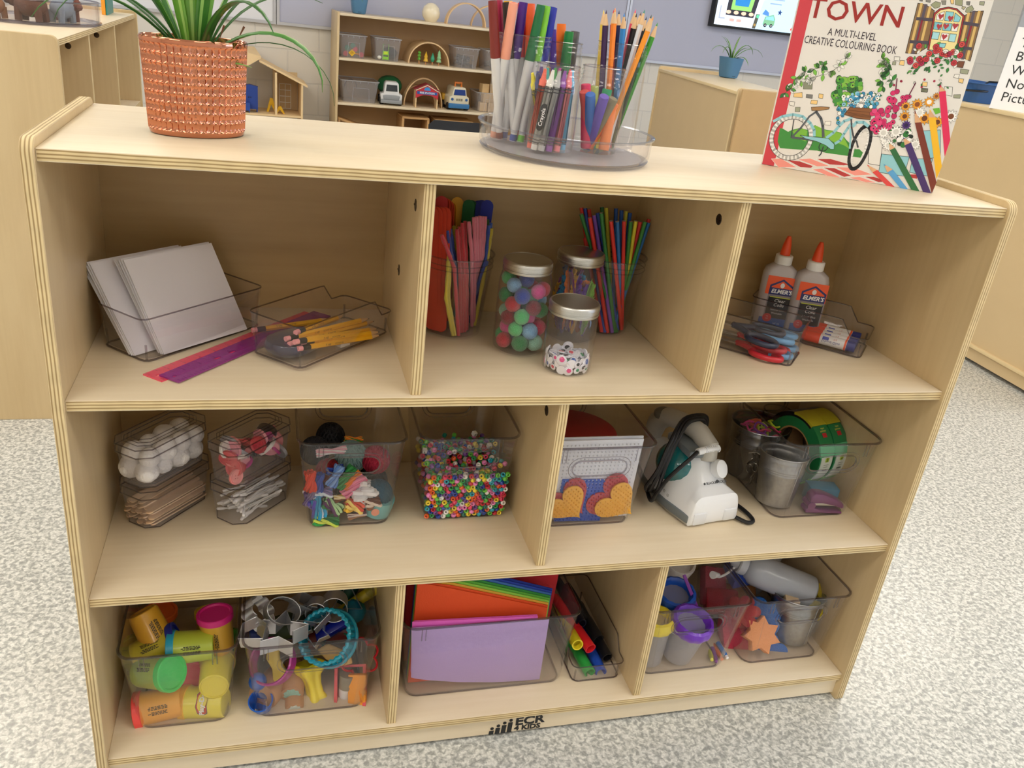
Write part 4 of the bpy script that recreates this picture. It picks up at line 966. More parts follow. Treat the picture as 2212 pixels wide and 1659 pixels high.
# stones
for q, c in (([(168.1, 238.4), (172.7, 243), (179.6, 242.2), (179.9, 237), (174.6, 234.5)], '9CA080'), ([(179.5, 244.8), (185.3, 245.4), (186.1, 240.3), (181.9, 240.1)], '8A8880'), ([(190, 247.2), (194.1, 247.6), (195.4, 242.3), (192.1, 242.2)], 'F0CC88'), ([(195.7, 247.8), (204.6, 248.7), (206.2, 241.1), (197.6, 241.5)], '9CA080'), ([(209.7, 246.6), (214.1, 247.1), (214.6, 242.6), (211.1, 242.9)], '7A7A78'), ([(206.3, 240.8), (211, 240.3), (209.4, 236.9), (206.6, 237.9)], 'B8B090'), ([(212, 239.1), (217.3, 242.9), (221.2, 238.8), (216.5, 233.1), (212.1, 234.6)], '9CA080'),
             ([(225.3, 248.3), (231, 248.8), (231.6, 244.4), (226.1, 244.5)], 'A0A48C'), ([(152.7, 243.3), (156.6, 243.7), (156.9, 241.4), (153.4, 241.6)], '7A7A78'), ([(160.7, 244.1), (166.2, 244.7), (166.7, 241.1), (161.2, 241.6)], '8A8880'), ([(227.3, 165.3), (237.9, 165.3), (237.6, 159.8), (228.3, 160)], 'A0A48C'), ([(222.2, 157.8), (228, 158.6), (228.3, 153.1), (222.1, 153.7)], 'ECEAE4'), ([(229, 153.2), (235, 153.3), (235.3, 147.9), (229.8, 148.5)], 'F0CC88'),
             ([(185.9, 143), (191.9, 143.4), (192.9, 137.9), (186.7, 137.8)], 'F0CC88'), ([(186.9, 135), (194.9, 135.4), (195.6, 130.9), (187.5, 130.2)], 'A0A48C'), ([(214.5, 140.9), (224.5, 141.6), (227.2, 130.1), (216.2, 130.7)], 'E4E4E0'), ([(150.2, 166.4), (155.6, 166.8), (156.7, 160.5), (150.4, 160.6)], 'F0CC88'), ([(141.2, 163.8), (145.3, 164.1), (145.9, 159.6), (141.6, 159.7)], 'A0A48C'), ([(141.4, 170.1), (148.7, 170.6), (149.3, 165.5), (142.4, 165.4)], 'ECEAE4'),
             ([(31.1, 123), (43.2, 125.1), (45.2, 114), (33.1, 112.6)], '8C907C'), ([(21.8, 105.1), (32.7, 107.9), (34.8, 100.9), (22.3, 100.1)], 'F0CC88'), ([(39.2, 106.2), (47.8, 106.7), (48.5, 101.5), (39.7, 101.6)], '7A7A78'), ([(56, 109.2), (62, 109.4), (62.6, 103.5), (56.8, 103.6)], 'F0CC88'), ([(47.7, 99.4), (56.3, 100), (56.8, 94.7), (47.8, 94.3)], 'F0CC88'), ([(28.3, 86.5), (35, 87.5), (35.8, 81.3), (29.1, 80.8)], 'A0A48C'),
             ([(18.4, 93.2), (25.9, 93.6), (26.1, 87.5), (18.9, 88.5)], 'ECEAE4'), ([(73.8, 73.7), (81.5, 75.1), (82.3, 69.3), (74.2, 68.6)], 'ECEAE4'), ([(228.8, 132.2), (236.9, 133.7), (237.8, 128.8), (229.8, 128.2)], 'A0A48C'), ([(187, 134.3), (194.6, 135), (195.1, 130.6), (187.5, 130.2)], 'A0A48C')): A.out(q, c, 1, .5, '4A4A44')
# flower box under the window
rn = random.Random(11)
X0, Y0 = (160.4, 169); X1, Y1 = (224.1, 182.5)
A.out([(219.2, 174.4), (229.6, 175.1), (229.5, 166.9), (219.5, 167)], '7A4A34', 5, .5)
for i in range(70):
    t = rn.random(); x = X0 + (X1 - X0) * t + rn.uniform(-2, 2); y = Y0 + (Y1 - Y0) * t + rn.gauss(0, 8) - 3
    A.leafs(x, y, rn.uniform(4, 8), rn.uniform(0, 6.3), rn.choice(('3C8A42', '2A6A34', '5FA84A', 'F0F0EC')), 6 + i * .02)
for i in range(22):
    t = (i + .5) / 22; x = X0 + (X1 - X0) * t + rn.uniform(-2, 2); y = Y0 + (Y1 - Y0) * t + rn.gauss(1, 7)
    c = rn.choice(('C83A44', 'C83A44', 'D8504A', 'F2F2EE', 'B02858')); A.disc(x, y, 4.2, '2A2A2E', 8, 10); A.disc(x, y, 3.7, c, 8.6, 10); A.disc(x, y, 1.9, '7A1A24' if c != 'F2F2EE' else 'B8B8B4', 9, 8); A.disc(x, y, 1.0, c, 9.4, 8)
for i in range(12):
    x = X0 + (X1 - X0) * rn.random(); y = min(Y0, Y1) - 8 - rn.random() * 20; A.leafs(x, y, 4, rn.uniform(3, 6), rn.choice(('3C8A42', 'F0F0EC')), 6)
for i in range(9):
    x = X0 - 12 + (X1 - X0) * rn.random(); y = min(Y0, Y1) - 22 - rn.random() * 14; A.disc(x, y, 1.6, 'A82848', 6, 8)
# ivy
def vine(pts, seed, col=('4E9A3C', '7CBF4A', '2C6E34', 'EDEDE8')):
    r_ = random.Random(seed); A.line(pts, .6, '4A5A40', 2)
    for i in range(len(pts) - 1):
        for k in range(2):
            t = r_.random(); x = pts[i][0] + (pts[i + 1][0] - pts[i][0]) * t; y = pts[i][1] + (pts[i + 1][1] - pts[i][1]) * t
            for j in (-.7, 0, .7): A.leafs(x, y, r_.uniform(6, 10), r_.uniform(0, 6.3) + j, r_.choice(col), 3 + i * .3)
vine([(7.9, 102.8), (15.3, 109.8), (18.1, 123.5), (26.2, 133.3), (36.7, 139), (47.6, 143.3), (57.5, 150.3)], 1); vine([(19.4, 117.8), (32.5, 126.1), (45, 130), (55.3, 135.7), (68.1, 143.1), (77.3, 152.9), (80.4, 163.1)], 2, ('EDEDE8', 'E4E6E0', '7CBF4A')); vine([(130.7, 161.1), (129.2, 151.1), (131.5, 140.1), (138, 129.7)], 3); vine([(131, 159.7), (138.7, 155.1), (143.1, 144.5), (150.8, 134.3)], 4, ('EDEDE8', '3E8A3C')); vine([(125.4, 167.4), (131.4, 161.2)], 5, ('7CBF4A', '5CA83C'))
# hedge behind the bicycle, ground, tiles
A.poly([(13.6, 54.9), (17.3, 54.8), (26.4, 51.4), (31.2, 54.9), (41.2, 59.2), (52.5, 58.2), (61.4, 66.4), (67.6, 63.3), (78.8, 62.3), (89.5, 62.6), (99.2, 61.4), (108, 53.3), (117.7, 46.7), (124.3, 42.3), (129.4, 43.1), (135.9, 38.7), (139.2, 31.7), (120.5, 31.4), (86.8, 30.6), (72.8, 31.8), (48.6, 29.2), (20.4, 26.7), (14.8, 35.6)], '3F8F40', 1)
A.poly([(59.1, 64.7), (64.4, 65.5), (79, 61), (89.5, 62.6), (99.5, 60.1), (108.7, 50.7), (116.6, 41), (107.5, 45), (90.6, 47.8), (76.2, 50.9), (62.4, 51.5)], '82BC3E', 1.5); A.poly([(31.5, 53.5), (43.8, 59.6), (52.8, 56.9), (53.8, 41.8), (39.1, 45)], '7AB840', 1.5)
for q, c in (([(11.6, 9.6), (25.1, 12.6), (50.6, 3.4), (24.8, -1)], 'F29A90'), ([(33.1, 11.8), (52.5, 13), (72.9, 9.4), (70.9, 6.2), (56, 4.4)], 'B83A3C'), ([(49.2, 15.2), (66.3, 19.5), (95.5, 13.2), (78.4, 9.6)], 'F29A90'), ([(74.4, 20.2), (94.1, 23.5), (123.5, 20.1), (114.7, 17.2), (94.8, 15.2)], 'B83A3C'), ([(72.8, 4.4), (85.7, 8), (115.2, -0.2), (100.7, -2)], 'F29A90'), ([(86.7, 9.6), (102.6, 11.7), (128.9, 5), (119, 1.2)], 'B83A3C'),
             ([(103.6, 13.2), (128.4, 16.8), (156.7, 11.3), (132.7, 5.7)], 'F29A90'), ([(124.4, 1.4), (139.5, 5.5), (164.9, 0.9), (150.6, -0.9)], 'F29A90'), ([(145.9, 6.6), (158.7, 8.9), (178.1, 5.4), (167.2, 2)], 'B83A3C'), ([(204.1, 20.2), (215.1, 22.2), (215.7, 15.5), (205.6, 15)], 'B83A3C')): A.out(q, c, 2, .5, 'F4F0EC')
# buckets
for q in ([(160.3, 41.4), (197.3, 43.5), (197.3, 16.3), (163.4, 15.9)], [(201.8, 41.6), (227.3, 45.8), (228, 21.7), (203.3, 22.8)], [(204.6, 80.5), (225.7, 85.1), (236.1, 50), (220.1, 44.6)]): A.out(q, '93CEDB', 2.5, .6)
A.out([(137.8, 63.4), (156.7, 63.7), (162.1, 25.3), (146.2, 25.4)], 'E8E6E2', 2.2, .6)
# bicycle
def wheel(cx, cy, rx, ry, tyre, rot=0):
    A.disc(cx, cy, 1, '3A3A3E', 3, 32, rx, ry, rot); A.disc(cx, cy, 1, tyre, 3.4, 32, rx - .9, ry - .9, rot); A.disc(cx, cy, 1, '3A3A3E', 3.8, 32, rx * .80, ry * .80, rot)
def ring(cx, cy, rx, ry, w, c, k, rot=0, n=32):
    P = [(cx + rx * cos(t) * cos(rot) - ry * sin(t) * sin(rot), cy + rx * cos(t) * sin(rot) + ry * sin(t) * cos(rot)) for t in [2 * pi * i / n for i in range(n)]]
    A.line(P, w, c, k, True)
cx, cy = (32.4, 44); ex, ey = (60.4, 45.7); tx, ty = (27.3, 73.5)
rx, ry = abs(ex - cx), abs(ty - cy)
ring(cx, cy, rx, ry, 6.4, 'F0F0EE', 3); ring(cx, cy, rx + 3.2, ry + 3.2, .7, '2E2E32', 3.5); ring(cx, cy, rx - 3.2, ry - 3.2, .7, '2E2E32', 3.5)
cx2, cy2 = (129.5, 45.2); e2, _a = (140.3, 46.9); _b, t2 = (119.3, 75.9)
ring(cx2, cy2, e2 - cx2, t2 - cy2, 5.2, '323236', 4, RAD(-4)); ring(cx2, cy2, (e2 - cx2) * .72, (t2 - cy2) * .84, 2.6, 'F0F0EE', 4.4, RAD(-4))
A.line([(cx, cy), (cx - 2, cy + ry * .85)], 1.4, '3E4248', 5)
A.line([(2.6, 62.9), (13.3, 71.4), (27.4, 76.2), (41.3, 75.6), (54.1, 68), (61.8, 59.6), (63.8, 51.7)], 3.8, '92CBD8', 5); A.line([(33.6, 44.9), (42.6, 59.4), (50.6, 77), (59.3, 85.7)], 2.6, '555A62', 6); A.line([(58.1, 84.8), (66.9, 76.7), (72.2, 66.7), (76.5, 52.4)], 3.6, '555A62', 6); A.line([(34.4, 44.3), (48.8, 45.2), (63.9, 45.5), (82.5, 47.8)], 3.0, '555A62', 5.6)
A.out([(44.3, 49.3), (57.4, 49.3), (73.5, 50.5), (84.4, 50.9), (94.2, 44.2), (95.3, 37.5), (90.7, 36.8), (82.8, 41), (69.7, 44.4), (52.8, 45.8)], '92CBD8', 7, .5); A.out([(50.1, 89.7), (62.9, 92.5), (74.8, 93.3), (74.2, 90.6), (61.8, 86.7), (51.9, 85.3)], 'A87E50', 7, .6)
A.line([(81.4, 51.8), (88.8, 59.8), (94.2, 70.1), (99, 77.5), (108.2, 82.9)], 3.8, '92CBD8', 6); A.line([(95.2, 45.7), (100.6, 50.7), (103.4, 60.7), (106.5, 69.3), (109.9, 76.5)], 3.6, '92CBD8', 6); A.line([(107.9, 81.5), (111.6, 70.1), (117.6, 57.5), (122.8, 52.9), (126.8, 45.4)], 2.2, '4A4C52', 7); A.line([(112.9, 72.9), (115.9, 78.8), (124.7, 80.1), (132.4, 76)], 4.2, '92CBD8', 7); A.line([(110, 68.5), (113.7, 56.9), (116.2, 42.3)], 2.4, '92CBD8', 6)
ring(*(80, 38.5), 6, 6.2, 1.1, '3A3C42', 6.4); A.line([(80, 38.5), (79.3, 28), (77.3, 24.8)], 1.6, '3A3C42', 7.5)
# basket and its flowers
A.out([(101.7, 97.2), (133.6, 100.6), (132.7, 84.6), (114.5, 83.9), (97.3, 86.6)], '8A5630', 8, .7)
for k in range(4): A.line([(99.6, 92.9), (132.7, 94.5)] if k == 0 else [(98.3 + k * 1.5, 90.1 - k * 1.6 + 1.6), (132.9, 91.3 - k * 1.2)], .5, '4A2A14', 8.8)
def cluster(quad, n, cols, seed, r0=2.2, r1=3.6, k=9, edge='20242A', lf=('2E7A38', '4FA040', '3C8A3A')):
    r_ = random.Random(seed); (ax_, ay_), (bx, by), (cx_, cy_), (dx, dy) = quad
    for i in range(n):
        u, v = r_.random(), r_.random(); x = (ax_ * (1 - u) + bx * u) * (1 - v) + (dx * (1 - u) + cx_ * u) * v; y = (ay_ * (1 - u) + by * u) * (1 - v) + (dy * (1 - u) + cy_ * u) * v
        if r_.random() < .3: A.leafs(x, y, 5, r_.uniform(0, 6.3), r_.choice(lf), k + i * .02)
        r = r_.uniform(r0, r1); A.disc(x, y, r, edge, k + i * .02 + .5, 9); A.disc(x, y, r - .4, r_.choice(cols), k + i * .02 + 1, 9)
        if i % 3 == 0: A.disc(x, y, r * .3, edge, k + i * .02 + 1.5, 6)
cluster([(77.4, 135.7), (106.1, 136.7), (113.4, 114.8), (75.4, 109.4)], 46, ('3F8F3A', '5CAA3E', '2A6430', '82BC46'), 21, 2.6, 4.6)
cluster([(73.9, 112.4), (93.7, 117.8), (95.8, 99.7), (81.8, 97.6)], 30, ('3F8F3A', '5CAA3E', '82BC46'), 26, 2.4, 4.0)
cluster([(89.3, 114.5), (136.9, 121.2), (135.7, 102.2), (91.4, 96.4)], 78, ('F4F4F2', 'F4F4F2', '4FA4CC', '8CC8E0', '2F86B4'), 22, 2.2, 3.4)
cluster([(85.3, 94.2), (96.5, 97.1), (95.7, 85.1), (90.4, 69.5)], 12, ('4FA4CC', 'F4F4F2', '2F86B4'), 23, 2.2, 3.2)
cluster([(129.4, 96.7), (163.9, 107), (166.1, 81.1), (139.4, 65)], 40, ('D8306E', 'C02060', 'E04A84'), 24, 3.0, 4.6); cluster([(147.7, 124), (157.2, 126.6), (162.2, 104.1), (151.2, 102.5)], 10, ('D8306E', 'C02060'), 27, 3, 4.2); cluster([(165, 121.3), (177.6, 125.6), (169.5, 114.2), (165.2, 107.1)], 8, ('D8306E', 'C02060'), 28, 2.6, 4)
A.line([(152.6, 143), (155.9, 123.6)], 1.4, '6A2440', 8); A.line([(177.6, 140.7), (173.6, 123.3)], 1.4, '6A2440', 8)
def daisy(x, y, r, c, cc, k):
    A.poly(starpoly(x, y, r * 1.08, r * .66, 11), '2A2420', k); A.poly(starpoly(x, y, r, r * .6, 11), c, k + .5); A.disc(x, y, r * .42, cc, k + 1, 10)
cluster([(148.9, 73.2), (186.4, 81.6), (211.5, 56.5), (154.1, 49.8)], 40, ('F4F4F2', 'F4F4F2', '2E7A38', '1C2A20'), 29, 2.4, 4.4, 8)
for x, y, c, cc in ((1520, 195, 'E8A030', '6A3A1C'), (1640, 175, 'E8A030', '8A4A20'), (1765, 150, 'E8A030', 'F0F0F0'), (1510, 300, 'E8A030', '6A3A1C'), (1715, 320, 'E8A030', '6A3A1C'), (1665, 260, 'F4F4F2', 'E8E8E4'), (1850, 360, 'E8A030', '6A3A1C'), (1990, 300, 'F4F4F2', '7A4424'), (1290, 470, 'F4F4F2', 'D8D8D4'), (1420, 460, 'F4F4F2', 'D8D8D4'), (1525, 390, '4A2A7C', '2A1A4A'), (1840, 90, 'D89038', '8A4A20')):
    pass
SUN = (((173.5, 109), 7, 'E8A030', '6A3A1C'), ((187.4, 113.6), 8, 'E8A030', '8A4A20'), ((201.4, 118.8), 7.5, 'E8A030', 'F0F0F0'), ((176, 95.8), 7.5, 'E8A030', '6A3A1C'), ((201.6, 97), 9, 'E8A030', '6A3A1C'), ((193.4, 103.5), 8, 'F4F4F2', 'E0E0DC'), ((219.2, 94.5), 8, 'E8A030', '6A3A1C'), ((233.6, 104.4), 9, 'F4F4F2', '7A4424'), ((154.9, 70.1), 8.5, 'F4F4F2', 'D8D8D4'), ((170.7, 73.9), 9, 'F4F4F2', 'D8D8D4'), ((181.1, 84.7), 6.5, '4A2A7C', '2A1A4A'), ((208.2, 127.4), 5, 'D89038', '8A4A20'), ((199.9, 61.3), 8, 'F4F4F2', 'D8D8D4'), ((165.9, 54.5), 8, 'F4F4F2', 'D8D8D4'))
for i, ((x, y), r, c, cc) in enumerate(SUN): daisy(x, y, r, c, cc, 11 + i * .1)
A.poly([(208.2, 110.9), (216.1, 113.3), (219.1, 107.3), (213.9, 104)], '6CB83A', 10)
# the printed colouring pencils, upper layers
for q, tip, c, cw in (([(144.6, 24), (155.1, 14.5), (180, -1.2), (190.4, -0.8), (160.6, 18.9)], 0, 'DE4A4A', 0), ([(166.4, 28.8), (174.6, 17.9), (198.6, -1.6), (208.1, -0.7), (180.5, 23)], 0, '5AA4DC', 0), ([(165.2, 58.7), (169.5, 48.3), (212.7, -0.9), (223.7, -0.9), (175.4, 52.7)], 0, '2E6E42', 0), ([(181.6, 68.3), (186.8, 57.9), (228.2, -0.8), (239.1, -0.9), (193.7, 63)], 0, '46306E', 0),
                     ([(186.1, 105.7), (191.1, 89.6), (239.8, -0.8), (241.4, 15.3), (199.1, 91.4)], 0, '7A3426', 0), ([(204.7, 109.7), (206.3, 99), (240, 19.8), (241.8, 37.6), (215, 100.3)], 0, 'F2BC2A', 0), ([(209, 141.4), (209.7, 133.3), (241.5, 50.9), (241.8, 74), (217.4, 135.7)], 0, 'E02C5C', 0)):
    tp, a, b_, c_, d_ = [Vector(p_) for p_ in q]
    A.poly([tuple(a), tuple(b_), tuple(c_), tuple(d_)], c, 14); A.poly([tuple(a), tuple(d_), tuple(tp)], 'DDAE86', 14.4)
    A.poly([tuple(tp), tuple(tp + (a - tp) * .28), tuple(tp + (d_ - tp) * .28)], c, 14.8)
A.build('cover_print', cv, T3((0, 0, 0)))

# ================================================================== clear bins, trays and boxes
def AX(a, b, c=0):
    """direction given as amounts to the right, up and away as the photographer stands"""
    return Vector(Rm[0]) * a - Vector(Rm[1]) * b + Vector(Rm[2]) * c
RIM2 = clear('clear_acrylic_bright_rim', (.72, .70, .73), 3.0, .1, cap=.75)
def clear_bin(label, x0, x1, y0, z, h=.15, dep=.235, tp=.014, handle=True, back=True, rot=0, fw=None):
    """clear bin with flared rim; x0..x1, y0 bound its rim"""
    w = x1 - x0; cx = (x0 + x1) / 2
    t = thing('clear_bin', label, 'bin', (cx, y0 + dep / 2, z + .0005), (0, 0, rot))
    def L(kx, zz, ins=0, r=.02): return [(a, b, zz) for a, b in rrect(w - 2 * kx - 2 * ins, dep - 2 * kx - 2 * ins, r - ins, 5)]
    n = 20; skip = lambda j, i: (i == n - 1 and handle) or (i == 9 and back and handle)
    m = MB()
    m.loft([L(tp + .006, 0, 0, .016), L(tp, .006), L(0, h)], skip=skip, cap0=True)
    q = .0018
    m.loft([L(0, h, q), L(tp, .0065, q), L(tp + .006, .002, q, .016)], skip=skip, cap1=True)
    m.loft([L(0, h), L(0, h, q)])
    if handle:
        hs = h - .006; sl = math.hypot(hs, tp)
        hw = min(.088, w * .5)
        b0 = w / 2 - tp - .02; b1 = w / 2 - .02
        for sgn in ((-1, 1) if back else (-1,)):
            vs, fs = curve_plate([(-b0, 0), (b0, 0), (b1, sl), (-b1, sl)], [stad(hw, .028, 8, 0, sl * .74)], q)
            y = (dep / 2 - tp) * sgn
            F = frame((0, y - sgn * q / 2, .006), (1, 0, 0), (0, sgn * tp, hs))
            o = m.T; m.T = F; m.add(vs, fs); m.T = o
            hr = MB(); hr.T = frame((0, y + sgn * .0006, .006), (1, 0, 0), (0, sgn * tp, hs))
            hr.tube([(a, b, 0) for a, b in stad(hw, .028, 8, 0, sl * .74)], .0013, 6, closed=True)
            hr.tube([(a, b, 0) for a, b in stad(hw + .013, .040, 8, 0, sl * .74)], .0006, 5, closed=True)
            hr.build('handle_rim', RIM2, t)
    m.build('body', ACR, t, ang=50)
    MB().tube(L(-.0006, h - .0012), .0021, 6, closed=True).build('rim', RIM, t)
    MB().tube(L(tp + .0045, .0012, 0, .017), .0017, 6, closed=True).build('foot_rim', RIM2, t)
    rb = MB()
    for x in (-w / 2 + .028, -w / 2 + .034, w / 2 - .034, w / 2 - .028):
        rb.cyl((x, -dep / 2 + .001, h - .004), (x, -dep / 2 + tp * .14, h - .026), .0007, .0011, 6)
        rb.cyl((x, dep / 2 - .001, h - .004), (x, dep / 2 - tp * .14, h - .026), .0007, .0011, 6)
    rb.build('stacking_ribs', RIM2, t)
    return t
def clear_tray(label, F, ang, Ln, Wd, z, h=.058, scoop=0, fl=.004, side=1):
    """low tray; F is its nearest base corner, it runs Ln along ang and Wd along ang+90"""
    e = Vector((cos(ang), sin(ang), 0)); g = Vector((-sin(ang), cos(ang), 0)) * side
    c = Vector((F[0], F[1], z + .0005)) + e * Ln / 2 + g * Wd / 2
    t = thing('clear_tray', label, 'tray', c, (0, 0, ang))
    base = rrect(Ln, Wd, .010, 4); P = []
    for i in range(len(base)):
        a = Vector(base[i]); b = Vector(base[(i + 1) % len(base)]); k = max(1, int((b - a).length / .008))
        for j in range(k): P.append(tuple(a + (b - a) * j / k))
    def hh(x):
        if not scoop: return h
        s = (x * scoop - (Ln / 2 - .045)) / .02; s = min(1, max(0, s)); s = s * s * (3 - 2 * s)
        return h * (1 - .42 * s)
    def L(zf, k, ins=0):
        o = []
        for x, y in P:
            l = math.hypot(x, y); kk = (k * zf - ins); o.append((x * (1 + kk / (Ln / 2)), y * (1 + kk / (Wd / 2)), hh(x) * zf))
        return o
    m = MB(); m.loft([[(x * .96, y * .93, 0) for x, y in P], L(.05, fl), L(1, fl), L(1, fl, .0017), L(.06, fl, .0017), [(x * .95, y * .92, .002) for x, y in P]], cap0=True, cap1=True)
    m.build('body', ACR, t, ang=50)
    MB().tube(L(1, fl), .0011, 6, closed=True).build('rim', RIM, t)
    MB().tube([(x, y, .0012) for x, y in P], .0014, 6, closed=True).build('foot_rim', RIM, t)
    for sx in (-1, 1):
        for sy in (-1, 1): MB().cyl((sx * (Ln / 2 - .004), sy * (Wd / 2 - .004), .002), (sx * (Ln / 2 - .0035), sy * (Wd / 2 - .0035), .022), .0016, .0016, 6).build('corner_post', RIM2, t)
    return t
ACB = clear('clear_box_plastic', (.95, .945, .95), 1.3, haze=.05)
def lidded_box(label, F, ang, Ln, Wd, z, h=.049):
    e = Vector((cos(ang), sin(ang), 0)); g = Vector((-sin(ang), cos(ang), 0))
    c = Vector((F[0], F[1], z + .0005)) + e * Ln / 2 + g * Wd / 2
    t = thing('lidded_box', label, 'box', c, (0, 0, ang))
    def ch(w, d, k, zz): return [(x, y, zz) for x, y in ((w / 2 - k, -d / 2), (w / 2, -d / 2 + k), (w / 2, d / 2 - k), (w / 2 - k, d / 2), (-w / 2 + k, d / 2), (-w / 2, d / 2 - k), (-w / 2, -d / 2 + k), (-w / 2 + k, -d / 2))]
    m = MB().loft([ch(Ln * .90, Wd * .86, .014, 0), ch(Ln * .93, Wd * .9, .014, .003), ch(Ln * .98, Wd * .97, .014, h), ch(Ln * .96, Wd * .94, .013, h), ch(Ln * .91, Wd * .87, .013, .004), ch(Ln * .9, Wd * .86, .013, .0025)], cap0=True, cap1=True)
    m.build('body', ACB, t, smooth=False)
    l = MB().loft([ch(Ln, Wd, .014, h - .001), ch(Ln * 1.02, Wd * 1.03, .015, h + .004), ch(Ln * 1.02, Wd * 1.03, .015, h + .015), ch(Ln * .98, Wd * .97, .014, h + .017), ch(Ln * .86, Wd * .74, .012, h + .0165), ch(Ln * .82, Wd * .68, .012, h + .019), ch(Ln * .78, Wd * .6, .011, h + .019), ch(Ln * .74, Wd * .54, .011, h + .0215)], cap1=True)
    l.build('lid', ACB, t, smooth=False)
    r_ = MB()
    for (a, b, k, zz, rr) in ((1.02, 1.03, .015, h + .003, .0010), (1.02, 1.03, .015, h + .0155, .0010), (.86, .74, .012, h + .0165, .0006), (.80, .64, .011, h + .019, .0006), (.74, .54, .011, h + .0215, .0007)): r_.tube(ch(Ln * a, Wd * b, k, zz), rr, 5, closed=True)
    r_.build('lid_rim', RIM, t)
    MB().tube(ch(Ln * .91, Wd * .87, .014, .0012), .0010, 5, closed=True).build('foot_rim', RIM, t)
    return t
# upper left cubby
TA = clear_tray('clear tray holding the leaning white cards', (.0858, .1094), RAD(44.4), .19, .083, Z1)
TB_ = clear_tray('clear tray of yellow pencils lying over the rulers', (.2714, .0784), RAD(46.0), .185, .083, Z1 + .0042, scoop=1)
TC_ = clear_tray('clear tray of scissors nearest the divider', (.9975, .0955), RAD(136.7), .180, .080, Z1, side=-1)
TD_ = clear_tray('clear tray of glue bottles and glue sticks', (1.1465, .1275), RAD(136.7), .185, .080, Z1, side=-1, scoop=-1)
TE_ = clear_tray('clear scooped tray of thick felt markers', (.7150, .0545), RAD(90), .20, .083, Z3, side=-1, scoop=-1)
# middle row
BX1 = lidded_box('lidded clear box of craft sticks under the cotton ball box', (.0720, .1390), RAD(51), .128, .066, Z2)
BX2 = lidded_box('lidded clear box of cotton balls, top of its stack', (.0700, .1385), RAD(51), .128, .066, Z2 + .0667)
BX3 = lidded_box('lidded clear box of cotton swabs under the button box', (.1900, .1370), RAD(48), .122, .066, Z2)
BX4 = lidded_box('lidded clear box of big buttons, top of its stack', (.1890, .1365), RAD(48), .122, .066, Z2 + .0667)
YB = clear_bin('clear bin of embroidery floss and yarn', .2715, .4235, .120, Z2, dep=.185)
BB = clear_bin('clear bin of mixed plastic beads', .4455, .5955, .125, Z2, dep=.185)
HB = clear_bin('clear bin of heart pegboards and a red tub', .6225, .8030, .088, Z2, dep=.215)
KB = clear_bin('clear bin of metal pails, tape rolls and a stapler', 1.0270, 1.2030, .077, Z2, dep=.225)
# bottom row
PB = clear_bin('clear bin of modelling dough cans', .0310, .1880, .036, Z3, dep=.22, handle=False)
CB = clear_bin('clear bin of cookie cutters and wooden stamps', .1950, .3880, .034, Z3, dep=.235)
AB = clear_bin('wide clear bin of coloured paper', .4240, .7080, .046, Z3, dep=.20, handle=False, tp=.010)
UB = clear_bin('clear bin of paint cups with coloured lids', .8215, 1.0105, .036, Z3, dep=.235)
SB = clear_bin('clear bin of sponges, pail and glue bottle', 1.0180, 1.2055, .036, Z3, dep=.235)

# ================================================================== upper left cubby
def obj1(mb, name, mat, label, cat, mat4=None, group=None, **k):
    o = mb.build(name, mat, None, **k)
    if mat4 is not None: place(o, mat4)
    return tag(o, label, cat, group)
e44 = Vector((cos(RAD(44.4)), sin(RAD(44.4)), 0)); n44 = Vector((-e44.y, e44.x, 0))
CARD = M('E6E3EA', .6)
b0 = Vector((0.1043, 0.1304, 0.6158)); b1 = Vector((0.2037, 0.2212, 0.6158))
eb = (b1 - b0).normalized(); wd = (b1 - b0).length; nb = Vector((-eb.y, eb.x, 0))
for i in range(13):
    back = i > 5; k = i if not back else i
    ln = RAD(33 + .8 * i)                    # lean from upright
    base = b0 + nb * (.0016 * i + (.010 if back else 0)) - eb * ((.028 if back else 0) + (.0012 * (i % 3)))
    up = Vector((0, 0, 1)) * cos(ln) + nb * sin(ln)
    F = frame(base, eb, up)
    obj1(MB().box(0, 0, -.0005, wd, .128 + .002 * (i % 2), .0005), 'blank_card', CARD,
         'white card at the front of the leaning stack' if i == 0 else 'white card in the stack leaning in the tray', 'card', F, 'white cards leaning in the clear tray', smooth=False)
# rulers
def tinted(col):
    m = M(col, .15, coat=.3, var=.001); m.node_tree.nodes['Principled BSDF'].inputs['Alpha'].default_value = .62; return m
def ruler(label, p, q, col, z, w=.031, L=.30):
    p = Vector((p[0], p[1], z)); d = Vector((q[0] - p.x, q[1] - p.y, 0)).normalized()
    holes = [stad(.012, .006, 5, x, w * .5) for x in (L * .27, L * .36, L * .60, L * .69)] + [circ(.0028, 10, .009, w / 2)]
    vs, fs = curve_plate([(0, 0), (L, 0), (L, w), (0, w)], holes, .0019, 0)
    m = MB(); m.add(vs, fs); t = thing('ruler', label, 'ruler'); place(t, frame(p, d, Vector((-d.y, d.x, 0))))
    m.build('blade', tinted(col), t, smooth=False)
    k = MB()
    for i in range(60): k.box(.004 + i * .005 - .00015, 0, .00105, .004 + i * .005 + .00015, .006 if i % 2 == 0 else .0035, .00115)
    for i in range(24): k.box(.004 + i * .0127 - .00015, w - .007, .00105, .004 + i * .0127 + .00015, w, .00115)
    k.build('scale_marks', M('3A1438', .5), t, smooth=False)
    for i in range(1, 12): text(str(i), .0055, M('3A1438', .5), t, T3((.004 + i * .0254, w - .011, .0011)), 'numerals', ext=.00005) if i % 1 == 0 else None
RP = (0.1291, 0.0466, 0.6148); RQ = (0.2167, 0.1511, 0.6148)
ruler('clear purple ruler uppermost of the two', RP, RQ, 'A02C96', .6158)
RP = (0.1096, 0.0532, 0.6138)
ruler('clear pink ruler under the purple one', (RP[0], RP[1]), (RP[0] + RQ[0] - 0.1291 + .004, RP[1] + RQ[1] - 0.0466), 'FF5A78', .6138)
